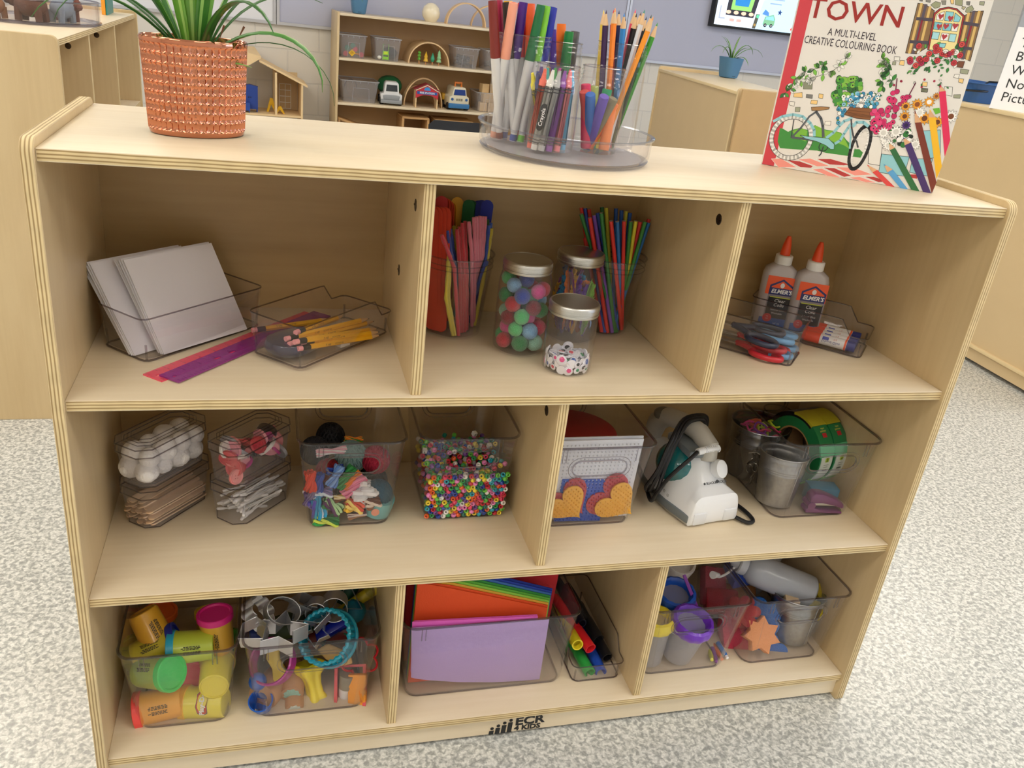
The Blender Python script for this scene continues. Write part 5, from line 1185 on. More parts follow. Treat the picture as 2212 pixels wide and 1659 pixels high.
# pencils, navy case and eraser in the second tray
TBZ = Z1 + .0048
c0 = Vector((0.258, 0.1368, 0.632))
cs = thing('plastic_case', 'rounded navy plastic case lying under the pencils', 'case', (c0.x + .004, c0.y + .004, TBZ + .0025), (0, 0, RAD(46)))
def lp(a, b, zz): return [(x, y, zz) for x, y in rrect(a, b, min(a, b) * .45, 6)]
MB().loft([lp(.062, .052, 0), lp(.070, .060, .004), lp(.072, .062, .010), lp(.066, .056, .016), lp(.04, .032, .019)], cap0=True, cap1=True).build('shell', M('1A2148', .12, coat=.8), cs)
er = obj1(MB().box(-.009, -.006, 0, .009, .006, .01), 'eraser', WHITE, 'small white eraser near the tray edge', 'eraser', T3((0.3304, 0.1577, 0.6185)) @ RZ(.7), bevel=.0015)
obj1(MB().box(-.006, -.008, 0, .006, .008, .009), 'eraser', M('D8D4D0', .6), 'little grey white eraser under the pencil points', 'eraser', T3((0.3413, 0.2207, 0.6185)) @ RZ(.2), bevel=.001)
def ypencil(e_, q, i):
    p = Vector(e_); d = (Vector(q) - p).normalized(); L = (Vector(q) - p).length
    t = thing('pencil', 'yellow pencil with pink eraser heaped in the tray', 'pencil', group='yellow pencils in the tray'); place(t, along(p, q, i * .5)); r = .0038
    MB().lathe([(r * .92, 0), (r * .95, .001), (r * .95, .008)], 12).build('eraser', M('F0A0A4', .7), t)
    MB().lathe([(r * 1.02, .007), (r * 1.02, .019)], 12).build('ferrule', M('1E1A1C', .35, .5), t)
    MB().lathe([(r, .019), (r, L - .018)], 6).build('barrel', M('F0B41E', .35), t, ang=20)
    MB().lathe([(r, L - .018), (r * .3, L - .004)], 10).build('sharpened_wood', M('E0BC90', .6), t)
    MB().lathe([(r * .3, L - .004), (0, L)], 8).build('lead', M('3A3A3C', .4), t)
    a = Art(0, .00002); a.text('2 HB', 4.2, '3A2A10', -12, 0, 1); a.text('SCHOLAR', 3.2, '3A2A10', 6, 0, 1)
    dl = t.rotation_euler.to_matrix().transposed() @ (Vector(cam.location) - p); an = round((math.atan2(dl.y, dl.x) - RAD(30)) / RAD(60)) * RAD(60) + RAD(30)
    a.build('printing', t, RZ(an) @ frame((r * .875, 0, L * .42), (0, 0, 1), (0, -1, 0)) @ Matrix.Scale(-1, 4, (0, 1, 0)) @ Matrix.Scale(-1, 4, (1, 0, 0)) if False else RZ(an) @ frame((r * .885, 0, L * .42), (0, 0, 1), (0, 1, 0)))
YP = (((0.2667, 0.1294, 0.648), (0.336, 0.2267, 0.636)), ((0.2536, 0.1215, 0.642), (0.3715, 0.2071, 0.64)), ((0.2579, 0.1134, 0.638), (0.3796, 0.2151, 0.633)), ((0.2643, 0.1045, 0.645), (0.3826, 0.1956, 0.629)), ((0.2733, 0.1177, 0.639), (0.3846, 0.1883, 0.627)), ((0.2688, 0.1084, 0.634), (0.3855, 0.1855, 0.623)), ((0.2103, 0.2012, 0.622), (0.3221, 0.2465, 0.623)))
for i, (a, b) in enumerate(YP): ypencil(a, b, i)

# ================================================================== upper middle cubby
def lid_jar(label, x, y, r, h, lidr, name='lidded_jar', neck=.9, straight=False):
    t = thing(name, label, 'jar', (x, y, Z1 + .0004)); k = 40; q = .0012; n = r * neck; hb = h - .017
    if straight: o = [(0, 0), (r * .9, 0), (r * .98, .003), (r, .008), (r, hb - .003), (n, hb), (n, h - .003)]
    else: o = [(0, 0), (r * .84, 0), (r * .96, .005), (r, .014), (r, hb - .022), (r * .97, hb - .012), (n, hb - .003), (n, h - .003)]
    MB().lathe(o + [(a - q, max(b, .002)) for a, b in o[::-1] if a > .001] + [(0, .002)], k).build('body', JARC, t)
    l = MB().lathe([(n - .003, hb), (lidr - .0006, hb), (lidr, hb + .001), (lidr, hb + .0035), (lidr - .0009, hb + .0042), (lidr - .0009, hb + .0055), (lidr, hb + .0062), (lidr, h - .0035), (lidr - .0012, h - .0016), (lidr - .0025, h - .001), (lidr - .0032, h - .0017), (0, h - .0019)], 56)
    l.lathe([(lidr + .0003, hb + .008), (lidr + .0003, hb + .0105)], 120, ripple=.006, nr=60, close=False)
    l.build('lid', ALU, t)
    return t
P1 = lid_jar('lidded clear jar packed with pompoms', .5830, .163, .0385, .1370, .0335 + .0015)
P2 = lid_jar('lidded clear jar of coloured feathers behind the googly eyes', .6790, .212, .0385, .1370, .0335 + .0015)
P3 = lid_jar('shorter clear jar of googly eyes with metal lid', .6345, .0935, .0350, .1010, .0350, neck=.94, straight=True)
# pompoms
def pack(n, R, z0, z1, r, seed, tries=4000, gap=.93):
    """loose packing of n balls in a standing cylinder"""
    r_ = random.Random(seed); out = []
    for q_ in range(tries):
        if len(out) >= n: break
        rr = r * r_.uniform(.9, 1.12); a = r_.uniform(0, 2 * pi); d = (R - rr) * (1 if r_.random() < .6 else math.sqrt(r_.random())); z = z0 + rr + (z1 - z0 - 2 * rr) * min(1, q_ / tries * 1.05 + r_.random() * .05)
        p = Vector((d * cos(a), d * sin(a), z))
        if all((p - q).length > (rr + s) * gap for q, s in out): out.append((p, rr))
    return out
PC = (('C8283C', 'red'), ('2E8A50', 'green'), ('F060A8', 'pink'), ('2846B0', 'blue'), ('8CBCE8', 'light blue'), ('8A2030', 'dark red'), ('5CC87C', 'light green'), ('D83A60', 'crimson'), ('A8D8C0', 'mint'), ('C02838', 'red'))
pm = {}
for i, (p, r) in enumerate(pack(64, .0370, .003, .116, .0118, 3, 9000, .88)):
    c, n_ = PC[(i * 7 + i // 5) % len(PC)]
    o = MB().ball((0, 0, 0), r, 18, seed=i, lump=.05).build('pompom', M(c, .95, bump=1.0, bscale=900, sheen=.5, var=.25), None)
    o.location = (.5830 + p.x, .163 + p.y, Z1 + p.z); tag(o, f'fluffy {n_} pompom inside the lidded jar', 'pompom', f'{n_} pompoms in the jar')
# feathers
def feather(label, col, x, y, z, a, l, bend, w, tilt, grp=None):
    r_ = random.Random(int(l * 1e5) + int(a * 100)); m = MB(); m.keep = True; p = Vector((0, 0, 0)); N = 26; L = []; th = tilt
    for i in range(N + 1):
        t = i / N; ww = w * (sin(pi * min(1, t * 1.02 + .02)) ** .6) * r_.uniform(.62, 1.1)
        L.append((Vector(p), ww, th)); p = p + Vector((sin(th), 0, cos(th))) * l / N; th += bend / N
    for i in range(N):
        (p0, w0, t0), (p1, w1, t1) = L[i], L[i + 1]
        for s in (-1, 1):
            m.add([tuple(p0), tuple(p1), tuple(p1 + Vector((0, s * w1 * .8, 0)) + Vector((sin(t1), 0, cos(t1))) * w1 * .8 + Vector((.25 * w1, 0, 0))), tuple(p0 + Vector((0, s * w0 * .8, 0)) + Vector((sin(t0), 0, cos(t0))) * w0 * .5 + Vector((.25 * w0, 0, 0)))], [(0, 1, 2, 3) if s > 0 else (3, 2, 1, 0)])
    m.tube([q[0] for q in L], [.0007] * (N) + [.0002], 4)
    o = m.build('feather', M(col, .7, sheen=.4, var=.3, bscale=300), None, ang=80)
    s = o.modifiers.new('thick', 'SOLIDIFY'); s.thickness = .0003
    o.location = (x, y, z); o.rotation_euler = (0, 0, a); return tag(o, label, 'feather', grp)
FC = (('5A1E8C', 'purple'), ('D8A020', 'golden yellow'), ('2A9CD8', 'bright blue'), ('8A2C90', 'violet'), ('C86A28', 'orange'), ('8A1E50', 'wine red'), ('2878C0', 'blue'), ('7CB048', 'green'))
for i in range(20):
    c, n_ = FC[i % 8]; a = i * 2.4; rr = .014 + .010 * ((i * 5) % 3) / 2
    cxx = {'bright blue': .6, 'blue': .3, 'golden yellow': 2.3, 'purple': 3.2}.get(n_, a)
    feather(f'{n_} feather curled in the lidded jar', c, .679 + rr * cos(cxx + i * .13), .212 + rr * sin(cxx + i * .13), Z1 + .006 + .003 * (i % 5), cxx + pi / 2 + i, .082 + .004 * (i % 5), .5, .019, -.18, f'{n_} feathers in the jar')
# googly eyes
EYEW = M('EDEBF0', .3); DOME = clear('eye_dome', (.98, .98, 1), 1.6, .04)
def eye(i, col, r):
    t = thing('googly_eye', None, 'googly eye')
    MB().lathe([(r, 0), (r, .0012), (r * .9, .0016), (0, .0016)], 20).build('disc', EYEW, t)
    MB().lathe([(r * .5, .0017), (r * .5, .0022)], 14).build('pupil', M(col, .3), t, loc=(r * .25 * cos(i), r * .25 * sin(i), 0))
    MB().lathe([(r, .001), (r * .92, .0026), (r * .6, .0042), (0, .005)], 18).build('dome', DOME, t)
    return t
EYK = {}
for col, n_ in (('1A1A1E', 'black'), ('D83A50', 'red'), ('E83C8C', 'pink'), ('2A58A8', 'blue'), ('2A8A5A', 'green')): EYK[n_] = eye(1, col, .0066)
re_ = random.Random(12); first = set()
seq = ['black', 'white', 'pink', 'white', 'blue', 'white', 'red', 'green', 'white', 'white']
for i, (p, r) in enumerate(pack(84, .0338, .0022, .034, .0052, 8, 30000, .86)):
    n_ = seq[i % 10]; flip = n_ == 'white'; n_ = 'black' if flip else n_
    edge = math.hypot(p.x, p.y) > .023
    if edge: rot = (RAD(90 + re_.uniform(-18, 18)) * (1 if not flip else -1), 0, math.atan2(p.y, p.x) + pi / 2)
    else: rot = (re_.uniform(-.8, .8) + (pi if flip else 0), re_.uniform(-.8, .8), re_.uniform(0, 6))
    lab = 'loose googly eye showing its white back in the jar' if flip else f'loose googly eye with {n_} pupil in the jar'
    loc = (.6345 + p.x, .0935 + p.y, Z1 + p.z); sc = re_.choice((.75, 1, 1, 1.15))
    if n_ not in first: o = EYK[n_]; first.add(n_); o.location = loc; o.rotation_euler = rot
    else: o = dup(EYK[n_], loc, rot)
    o.scale = (sc, sc, sc); o['label'] = lab; o['group'] = ('googly eyes back side out' if flip else f'googly eyes with {n_} pupils')
# cups of sticks and of straws
def cup(label, x, y, z, r0, r1, h, k=8):
    t = thing('clear_cup', label, 'cup', (x, y, z)); q = .0012
    n = 40
    def lp(r, zz, sq=0): return [(r * cos(2 * pi * i / n) * (1 + sq * (abs(cos(4 * pi * i / n)) - .6)), r * sin(2 * pi * i / n) * (1 + sq * (abs(cos(4 * pi * i / n)) - .6)), zz) for i in range(n)]
    m = MB().loft([lp(r0, 0, .04), lp(r0 * 1.02, .006, .06), lp(r0 + (r1 - r0) * .6, h * .68, .10), lp(r1 * .97, h * .8), lp(r1, h), lp(r1 - q, h), lp(r1 * .97 - q, h * .8), lp(r0 + (r1 - r0) * .6 - q, h * .68, .10), lp(r0 - q, .003, .06)], cap0=True, cap1=True)
    m.build('body', JARC, t)
    rr = MB().tube(lp(r1, h), .0013, 6, closed=True).tube(lp(r1 * .985, h * .86), .0008, 5, closed=True).tube(lp(r1 * .98, h * .92), .0008, 5, closed=True)
    rr.build('rim', clear('jar_rim', (.82, .82, .86), 2.5, .1), t); return t
cup('tall clear cup of craft sticks and pipe cleaners beside the divider', .4985, .2370, Z1 + .0004, .041, .053, .122)
cup('tall clear cup of paper straws behind the feather jar', .7485, .2500, Z1 + .0004, .036, .050, .122)
def stick(label, grp, p, q, col, w=.018, th=.0018, face=(0, -1, 0), name='craft_stick', cat='craft stick', mt=None):
    p = Vector(p); q = Vector(q); L = (q - p).length; d = (q - p) / L; f = Vector(face); x = d.cross(f).normalized()
    F = frame(p, x, d)
    pts = [(w / 2 * cos(a), w / 2 + w / 2 * sin(a)) for a in [pi + pi * i / 8 for i in range(9)]] + [(w / 2 * cos(a), L - w / 2 + w / 2 * sin(a)) for a in [pi * i / 8 for i in range(9)]]
    return obj1(MB().prism(pts, -th / 2, th / 2), name, mt or M(col, .55, var=.08, bscale=60), label, cat, F, grp, ang=50)
cz = Z1 + .006; CX, CY = .4985, .2370
SK = (('B8201E', 'red', (0.4704, 0.25, 0.8111), (0.4742, 0.235, 0.6038)), ('C4341C', 'orange red', (0.4788, 0.262, 0.806), (0.482, 0.24, 0.6009)), ('D0481E', 'orange', (0.4843, 0.272, 0.8021), (0.4878, 0.25, 0.5989)), ('D0481E', 'orange', (0.4885, 0.278, 0.7981), (0.4927, 0.255, 0.599)),
      ('E09A20', 'yellow', (0.4936, 0.284, 0.796), (0.4971, 0.262, 0.5963)), ('D8A020', 'yellow', (0.4997, 0.28, 0.8038), (0.5103, 0.27, 0.5995)), ('1E6A3A', 'green', (0.5155, 0.27, 0.8033), (0.514, 0.262, 0.6069)), ('1E6A3A', 'green', (0.5207, 0.276, 0.8016), (0.5192, 0.268, 0.6067)),
      ('1C2C8A', 'dark blue', (0.5311, 0.272, 0.8024), (0.5278, 0.262, 0.6092)), ('1C2C8A', 'dark blue', (0.5343, 0.266, 0.8047), (0.5303, 0.256, 0.6116)), ('20309A', 'dark blue', (0.5407, 0.258, 0.807), (0.5347, 0.25, 0.614)))
for i, (c, n_, tp, ft) in enumerate(SK):
    ft = inside(ft, (CX, CY), .033, cz)
    stick(f'wide {n_} craft stick standing in the tall cup', f'wide {n_} craft sticks', ft, tp, c, face=(-.85 if i < 5 else -.3, -.6, 0) if i != 0 and i != 5 else (-.2, -1, 0))
for i in range(4): stick('wide orange red craft stick seen low in the cup', 'low orange red craft sticks', (CX - .034 + .004 * i, CY - .016 - .003 * i, cz), (CX - .046 + .006 * i, CY - .018, Z1 + .19), 'C43A20', face=(-.5, -.9, 0))
FZ = {}
def cleaner(label, grp, pts, col, r=.0029):
    P = []
    for a, b in zip(pts, pts[1:]):
        for k in range(5): P.append(Vector(a).lerp(Vector(b), k / 5))
    P.append(Vector(pts[-1]))
    m = MB().tube(P, [r * (1 + .12 * ((i % 2) * 2 - 1)) for i in range(len(P))], 8)
    return obj1(m, 'pipe_cleaner', M(col, .95, bump=1, bscale=1400, sheen=.5, var=.2), label, 'pipe cleaner', None, grp, ang=80)
def pc(n_, col, tx, ty, bx, by, yt, yb, mid=None):
    pass
PCL = (('red', 'D8203C', (0.4624, 0.19, 0.7709), (0.4854, 0.195, 0.7224), (0.5018, 0.2007, 0.62)), ('yellow', 'EED83A', (0.4763, 0.197, 0.7398), (0.4777, 0.197, 0.6765), (0.4928, 0.198, 0.62)), ('yellow', 'EED83A', (0.4796, 0.2, 0.739), (0.4815, 0.2, 0.6755), (0.4961, 0.2006, 0.62)),
       ('blue', '1E40B0', (0.4753, 0.215, 0.7708), (0.4905, 0.215, 0.7086), (0.5073, 0.2337, 0.62)), ('blue', '1E40B0', (0.4808, 0.222, 0.7709), (0.4953, 0.22, 0.7071), (0.5123, 0.2391, 0.62)), ('yellow', 'E8D030', (0.4884, 0.235, 0.7723), (0.4994, 0.23, 0.704), (0.5142, 0.2392, 0.62)),
       ('red', 'C81428', (0.488, 0.212, 0.7739), (0.4965, 0.205, 0.712), (0.5071, 0.2133, 0.62)), ('red', 'C81428', (0.4921, 0.216, 0.7767), (0.5008, 0.208, 0.7112), (0.51, 0.2134, 0.62)), ('red', 'D01C30', (0.4952, 0.214, 0.7827), (0.5038, 0.205, 0.7123), (0.5144, 0.2161, 0.62)),
       ('red', 'D01C30', (0.5, 0.218, 0.7846), (0.507, 0.207, 0.7117), (0.5189, 0.2238, 0.62)), ('pink', 'E87890', (0.5034, 0.209, 0.7862), (0.511, 0.203, 0.7392), (0.53, 0.2397, 0.62)), ('pink', 'E87890', (0.5107, 0.212, 0.792), (0.5175, 0.208, 0.7305), (0.5341, 0.2451, 0.62)),
       ('pink', 'EC8098', (0.5153, 0.214, 0.7926), (0.5213, 0.21, 0.73), (0.5418, 0.2669, 0.62)), ('pink', 'E87890', (0.5204, 0.217, 0.793), (0.5252, 0.213, 0.7292), (0.552, 0.2951, 0.62)), ('pink', 'EC8098', (0.5252, 0.22, 0.7919), (0.5277, 0.217, 0.7355), (0.5574, 0.301, 0.62)), ('pink', 'E87890', (0.53, 0.222, 0.7913), (0.5309, 0.22, 0.7347), (0.5625, 0.3128, 0.62)),
       ('blue', '2450C0', (0.5398, 0.236, 0.7753), (0.5394, 0.234, 0.7193), (0.5637, 0.3013, 0.62)), ('blue', '2450C0', (0.5436, 0.24, 0.7781), (0.5423, 0.238, 0.7182), (0.564, 0.2956, 0.62)), ('yellow', 'E8D030', (0.5446, 0.236, 0.7709), (0.5432, 0.238, 0.7297), (0.5542, 0.2459, 0.62)), ('green', '2A8A40', (0.5407, 0.25, 0.78), (0.5437, 0.247, 0.7154), (0.5647, 0.3014, 0.62)))
for n_, c, a, b, d in PCL: cleaner(f'fuzzy {n_} pipe cleaner standing in the tall cup', f'{n_} pipe cleaners', [inside(d, (CX, CY), .037, Z1 + .005), inside(b, (CX, CY), .045), a], c)
# straws
CX2, CY2 = .7485, .25
def straw(n_, col, top, foot):
    p = Vector(foot); q = Vector(top); L = (q - p).length
    o = MB().lathe([(.0030, 0), (.0030, L), (.0024, L), (.0024, L - .02), (0, L - .021)], 12)
    t = thing('paper_straw', f'{n_} paper straw in the tall cup', 'straw', group=f'{n_} paper straws in the cup'); place(t, along(p, q))
    o.build('tube', M(col, .5), t); MB().lathe([(.0024, L + .0001), (.0030, L + .0001)], 12, close=False).build('cut_end', M('D8D0CC', .6), t)
STR = (('green', '2E7A38', (0.6779, 0.2350, 0.7989), (0.7669, 0.2113)), ('red', 'D8342C', (0.6882, 0.2250, 0.7963), (0.7426, 0.2003)), ('purple', '7A4AB0', (0.7002, 0.2400, 0.7968), (0.7540, 0.2110)), ('blue', '2A4CB0', (0.7111, 0.2550, 0.7973), (0.7666, 0.2326)), ('green', '2E7A38', (0.7071, 0.2300, 0.8031), (0.7604, 0.2111)), ('red', 'D8342C', (0.6920, 0.2750, 0.7991), (0.7295, 0.2103)), ('blue', '2A4CB0', (0.6962, 0.2700, 0.7995), (0.7370, 0.2105)), ('red', 'C8302C', (0.7004, 0.2650, 0.8000), (0.7512, 0.2375)), ('green', '246A34', (0.7289, 0.2850, 0.7994), (0.7597, 0.2487)), ('yellow', 'D0C83A', (0.7362, 0.2850, 0.7988), (0.7641, 0.2489)), ('blue', '2054A8', (0.7513, 0.2820, 0.7994), (0.7684, 0.2601)), ('blue', '2054A8', (0.7601, 0.2800, 0.7974), (0.7751, 0.2604)), ('yellow', 'C8C03A', (0.7687, 0.2800, 0.7968), (0.7773, 0.2605)), ('blue', '2054A8', (0.7728, 0.2750, 0.7953), (0.7795, 0.2605)), ('red', 'D8342C', (0.7196, 0.2180, 0.7949), (0.7775, 0.2329)), ('blue', '2A70B8', (0.7327, 0.2250, 0.7927), (0.7796, 0.2439)), ('red', 'D8342C', (0.7437, 0.2260, 0.7939), (0.7807, 0.2385)), ('green', '3A8A3A', (0.7590, 0.2360, 0.7911), (0.7796, 0.2494)), ('yellow', 'E0D43A', (0.7688, 0.2400, 0.7914), (0.7840, 0.2551)), ('red', 'D8342C', (0.7807, 0.2500, 0.7884), (0.7751, 0.2548)), ('green', '3A8A3A', (0.7872, 0.2460, 0.7894), (0.7643, 0.2379)), ('blue', '2A70B8', (0.7976, 0.2550, 0.7859), (0.7579, 0.2323)), ('red', 'C8302C', (0.8002, 0.2620, 0.7901), (0.7641, 0.2489)), ('red', 'D8342C', (0.6998, 0.2620, 0.7560), (0.7288, 0.2025)), ('blue', '2A4CB0', (0.7065, 0.2620, 0.7523), (0.7372, 0.2027)), )
for n_, c, tp, ft in STR: straw(n_, c, tp, inside((ft[0], ft[1], 0), (CX2, CY2), .030, Z1 + .0045))

# ================================================================== upper right cubby
e13 = Vector((cos(RAD(136.7)), sin(RAD(136.7)), 0)); g13 = Vector((-e13.y, e13.x, 0)) * -1
def tray_pt(F, a, b, z): v = Vector((F[0], F[1], z)) + e13 * a + g13 * b; return v
def glue_bottle(label, x, y, yaw):
    t = thing('glue_bottle', label, 'glue', (x, y, Z1 + .0035), (0, 0, yaw))
    def el(a, b, z): return [(px, py, z) for px, py in rrect(a, b, min(a, b) * .42, 6)]
    MB().loft([el(.048, .024, 0), el(.054, .030, .003), el(.055, .031, .055), el(.056, .031, .092), el(.050, .029, .101), el(.030, .026, .108), el(.022, .0215, .110)], cap0=True, cap1=True).build('body', M('D8D0D2', .25, trans=.3, coat=.3), t)
    MB().lathe([(.0135, .109), (.014, .110), (.014, .1225), (.0125, .124), (0, .124)], 40, ripple=.012, nr=20).build('collar', M('EDEDED', .45), t)
    MB().lathe([(.0085, .124), (.0082, .128), (.0068, .140), (.0048, .150), (.0028, .1555), (0, .156)], 20).build('nozzle', M('F2552A', .4), t)
    a = Art(0); f = lambda s, z0, z1, x0=-.020, x1=.027: [(x0 * 1000, z0), (x1 * 1000, z0), (x1 * 1000, z1), (x0 * 1000, z1)]
    a.poly(f(1, 2, 17), '2A5AA8', 0); a.poly(f(1, 17, 58, -.014), '8C8488', 0); a.poly(f(1, 17, 54, -.012, .025), '222226', 1); a.poly(f(1, 58, 90), 'EE5A28', 0)
    a.poly([(-14, 58), (26, 58), (26, 74), (6, 86), (-14, 74)], '262E6C', 1); a.poly([(-11, 72), (6, 82.5), (23, 72), (23, 70), (-11, 70)], 'EE5A28', 2); a.text("ELMER'S", 9.6, 'F4F4F4', 6.5, 64, 3, bold=.0003, shear=.2)
    a.disc(6, 75, 4.4, 'E8E8EA', 3, 12, .8, 1); a.text('Clear', 8, 'E6E6E6', 7, 48, 3, shear=.2); a.text('Colle', 8, 'E6E6E6', 7, 40.5, 3, shear=.2); a.text('School Glue', 4.6, 'D8D8D8', 7, 32, 3); a.line([(-10, 54), (23, 54)], 1.4, 'C8D040', 3)
    a.text('Washable', 4.6, 'D8D8D8', 7, 26, 3); a.disc(-7, 17, 7.5, 'CC2F3A', 4, 16); a.text('no', 3, 'F2F2F2', -7, 19.5, 5); a.text('run', 3, 'F2F2F2', -7, 15.5, 5); a.text('147 mL', 4, 'DDE6F4', 10, 8, 5)
    m = MB(); m.keep = True
    m.T = frame((0, -.0158, 0), (1, 0, 0), (0, 0, 1)); m.add(a.v, a.f); m.m = list(a.m)
    m.build('label_print', [M(c, .4) for c in a.cols], t, smooth=False)
glue_bottle('clear glue bottle with orange nozzle, the nearer of two', 1.102, .2400, RAD(-24)); glue_bottle('clear glue bottle with orange nozzle, half behind the other', 1.060, .2700, RAD(-24))
for i in range(4):
    p = tray_pt((1.1465, .1275), .012, .0125 + .0187 * i, Z1 + .0128); q = p + e13 * .085
    t = thing('glue_stick', 'glue stick lying in the tray, ' + ('nearest the shelf front', 'second from the shelf front', 'third from the shelf front', 'rearmost of the row')[i], 'glue stick'); place(t, along(p, q, 1.2))
    MB().lathe([(.0085, 0), (.0088, .002), (.0088, .013), (.0092, .0135)], 24, ripple=.01, nr=12).build('turning_base', M('26307E', .4), t)
    MB().lathe([(.0088, .013), (.0088, .057)], 24).build('barrel', M('F0F0F2', .35), t); MB().lathe([(.0089, .014), (.0089, .017)], 24).build('stripe', M('EE5A28', .4), t)
    MB().lathe([(.0094, .056), (.0094, .082), (.0088, .084), (0, .084)], 24).build('cap', M('EE4A2A', .35), t)
    a = Art(0); a.text('School Glue', 6, '2A3490', 0, 2, 1); a.poly([(-14, -5), (-4, -5), (-4, 0), (-14, 0)], '3A48B4', 0); a.text('6 g', 4, 'D05A40', 6, -3, 1)
    dl = t.rotation_euler.to_matrix().transposed() @ (Vector(cam.location) - p); an = math.atan2(dl.y, dl.x)
    a.build('print', t, RZ(an) @ frame((.0090, 0, .038), (0, 0, -1), (0, -1, 0)))
def scissors(label, col, mat4, op=.0):
    t = thing('scissors', label, 'scissors'); place(t, mat4); HM = M(col, .35, coat=.2)
    for s in (-1, 1):
        T = RZ(s * op); m = MB(); m.T = T
        m.tube([(.046 + .024 * cos(a) + .002, s * .0185 + .0125 * sin(a), 0) for a in [2 * pi * i / 26 for i in range(26)]], .0042, 10, closed=True, flat=1.1)
        m.tube([(-.006, -s * .001, 0), (.010, s * .004, 0), (.026, s * .012, 0), (.034, s * .010, 0)], [.0055, .006, .0058, .004], 10, flat=.8)
        m.build('handle', HM, t)
        b = MB(); b.T = T; b.prism([(-.006, -.004 * s), (-.072, -.0005 * s), (-.07, .003 * s), (-.006, .006 * s)], -.0012 if s > 0 else .0002, -.0002 if s > 0 else .0012); b.build('blade', STEEL, t, smooth=False)
    MB().lathe([(.0032, -.003), (.0032, .003)], 14).build('rivet', CHROME, t)
sx = RAD(136.7) + pi
def sc_at(a, b, z, yaw, tx=0, ty=0): return T3(tray_pt((.9975, .0955), a, b, Z1 + z)) @ RZ(sx + yaw) @ RY(ty) @ RX(tx)
scissors('red handled scissors lowest in the tray', 'C42838', sc_at(.085, .024, .008, -.02), .05)
scissors('second red handled scissors just above the lowest', 'C42838', sc_at(.088, .038, .017, .10, .05), .08)
scissors('light blue handled scissors at the back of the tray', '6CA8DC', sc_at(.082, .058, .024, .06, -.1), .06)
scissors('dark navy handled scissors on top of the heap', '26304C', sc_at(.098, .026, .034, .02, .12, .06), .07)
scissors('light blue handled scissors mostly under the red ones', '6CA8DC', sc_at(.076, .046, .008, .0, .0), .03)

# ================================================================== middle row, lidded boxes
def boxpt(t, x, y, z): return t.matrix_basis @ Vector((x, y, z))
COT = M('F4F2F2', .95, bump=1, bscale=260, sheen=.6)
bs = MB().ball((0, 0, 0), .0165, 20, seed=2, lump=.05)
cot0 = bs.build('cotton_ball', COT, None); tag(cot0, 'fluffy white cotton ball in the lidded box', 'cotton ball', None, None); cot0['group'] = 'cotton balls in the box'
k = 0
for zz in (.020, .040):
    for i in range(4):
        for j in (-1, 1):
            p = boxpt(BX2, -.044 + i * .0285 + (.006 if zz > .03 else 0), j * .0145, zz); o = cot0 if k == 0 else dup(cot0)
            o.location = p; o.rotation_euler = (k * 1.3, k * .7, k); s = 1 + .12 * sin(k * 2.1); o.scale = (s, s * .95, s * .92); k += 1
wst = None; WS = M('E4C4A0', .6, var=.08, bscale=80)
k = 0
for j in range(5):
    for i in range(6):
        if (i, j) in ((5, 0), (5, 4)): continue
        Fm = BX1.matrix_basis @ T3((.0, -.0225 + j * .0108 + .001 * (i % 2), .0055 + i * .0058)) @ RZ(.03 * ((i * 3 + j) % 3 - 1)) @ RX(.25 * ((i + j) % 3 - 1)) @ T3((-.053 - .003 * ((i * 2 + j) % 3), 0, 0))
        if wst is None:
            pts = [(.105 - .005 + .005 * cos(a), .005 * sin(a)) for a in [-pi / 2 + pi * q / 6 for q in range(7)]] + [(.005 + .005 * cos(a), .005 * sin(a)) for a in [pi / 2 + pi * q / 6 for q in range(7)]]
            wst = MB().prism(pts, -.001, .001).build('craft_stick', WS, None); tag(wst, 'narrow plain wooden craft stick in the lower lidded box', 'craft stick', 'plain craft sticks in the box'); o = wst
        else: o = dup(wst)
        place(o, Fm)
bt = {}
BC = (('F09090', 'coral pink'), ('C41E8C', 'magenta'), ('EDEAE6', 'white'), ('C8283C', 'red'), ('241A22', 'black'), ('9A9AA0', 'grey'), ('F0A0B0', 'pale pink'), ('4E1E38', 'dark plum'), ('D8404C', 'red'))
def button(col):
    t = thing('button', None, 'button'); hs = [circ(.0012, 8, .0024 * cx_, .0024 * cy_) for cx_ in (-1, 1) for cy_ in (-1, 1)]
    vs, fs = curve_plate(circ(.0125, 28), hs, .003, .0004); m = MB(); m.add(vs, fs); m.build('disc', M(col, .3, coat=.3), t)
    MB().lathe([(.0095, .0015), (.0118, .0022), (.0125, .0026), (.0131, .002), (.0131, -.002), (.0125, -.002)], 28, ripple=.01, nr=28, close=True).build('rim', M(col, .3, coat=.3), t)
    return t
rb_ = random.Random(4)
for i in range(34):
    c, n_ = BC[i % len(BC)]; x = -.047 + .094 * ((i * 13) % 34) / 33; y = -.017 + .034 * ((i * 7) % 5) / 4; z = .012 + .036 * (i / 33)
    p = boxpt(BX4, x, y, z); rot = (rb_.uniform(-1.2, 1.2), rb_.uniform(-1.2, 1.2), rb_.uniform(0, 6)) if i % 3 else (RAD(80), .2, RAD(40) + i); sc = rb_.choice((.85, 1, 1.15))
    if x < -.03 and n_ in ('black', 'dark plum'): c, n_ = BC[0]
    if c not in bt: bt[c] = o = button(c); o.location = p; o.rotation_euler = rot
    else: o = dup(bt[c], p, rot)
    o.scale = (sc, sc, sc); o['label'] = f'large {n_} button in the upper lidded box'; o['group'] = f'{n_} buttons in the box'
sw = None
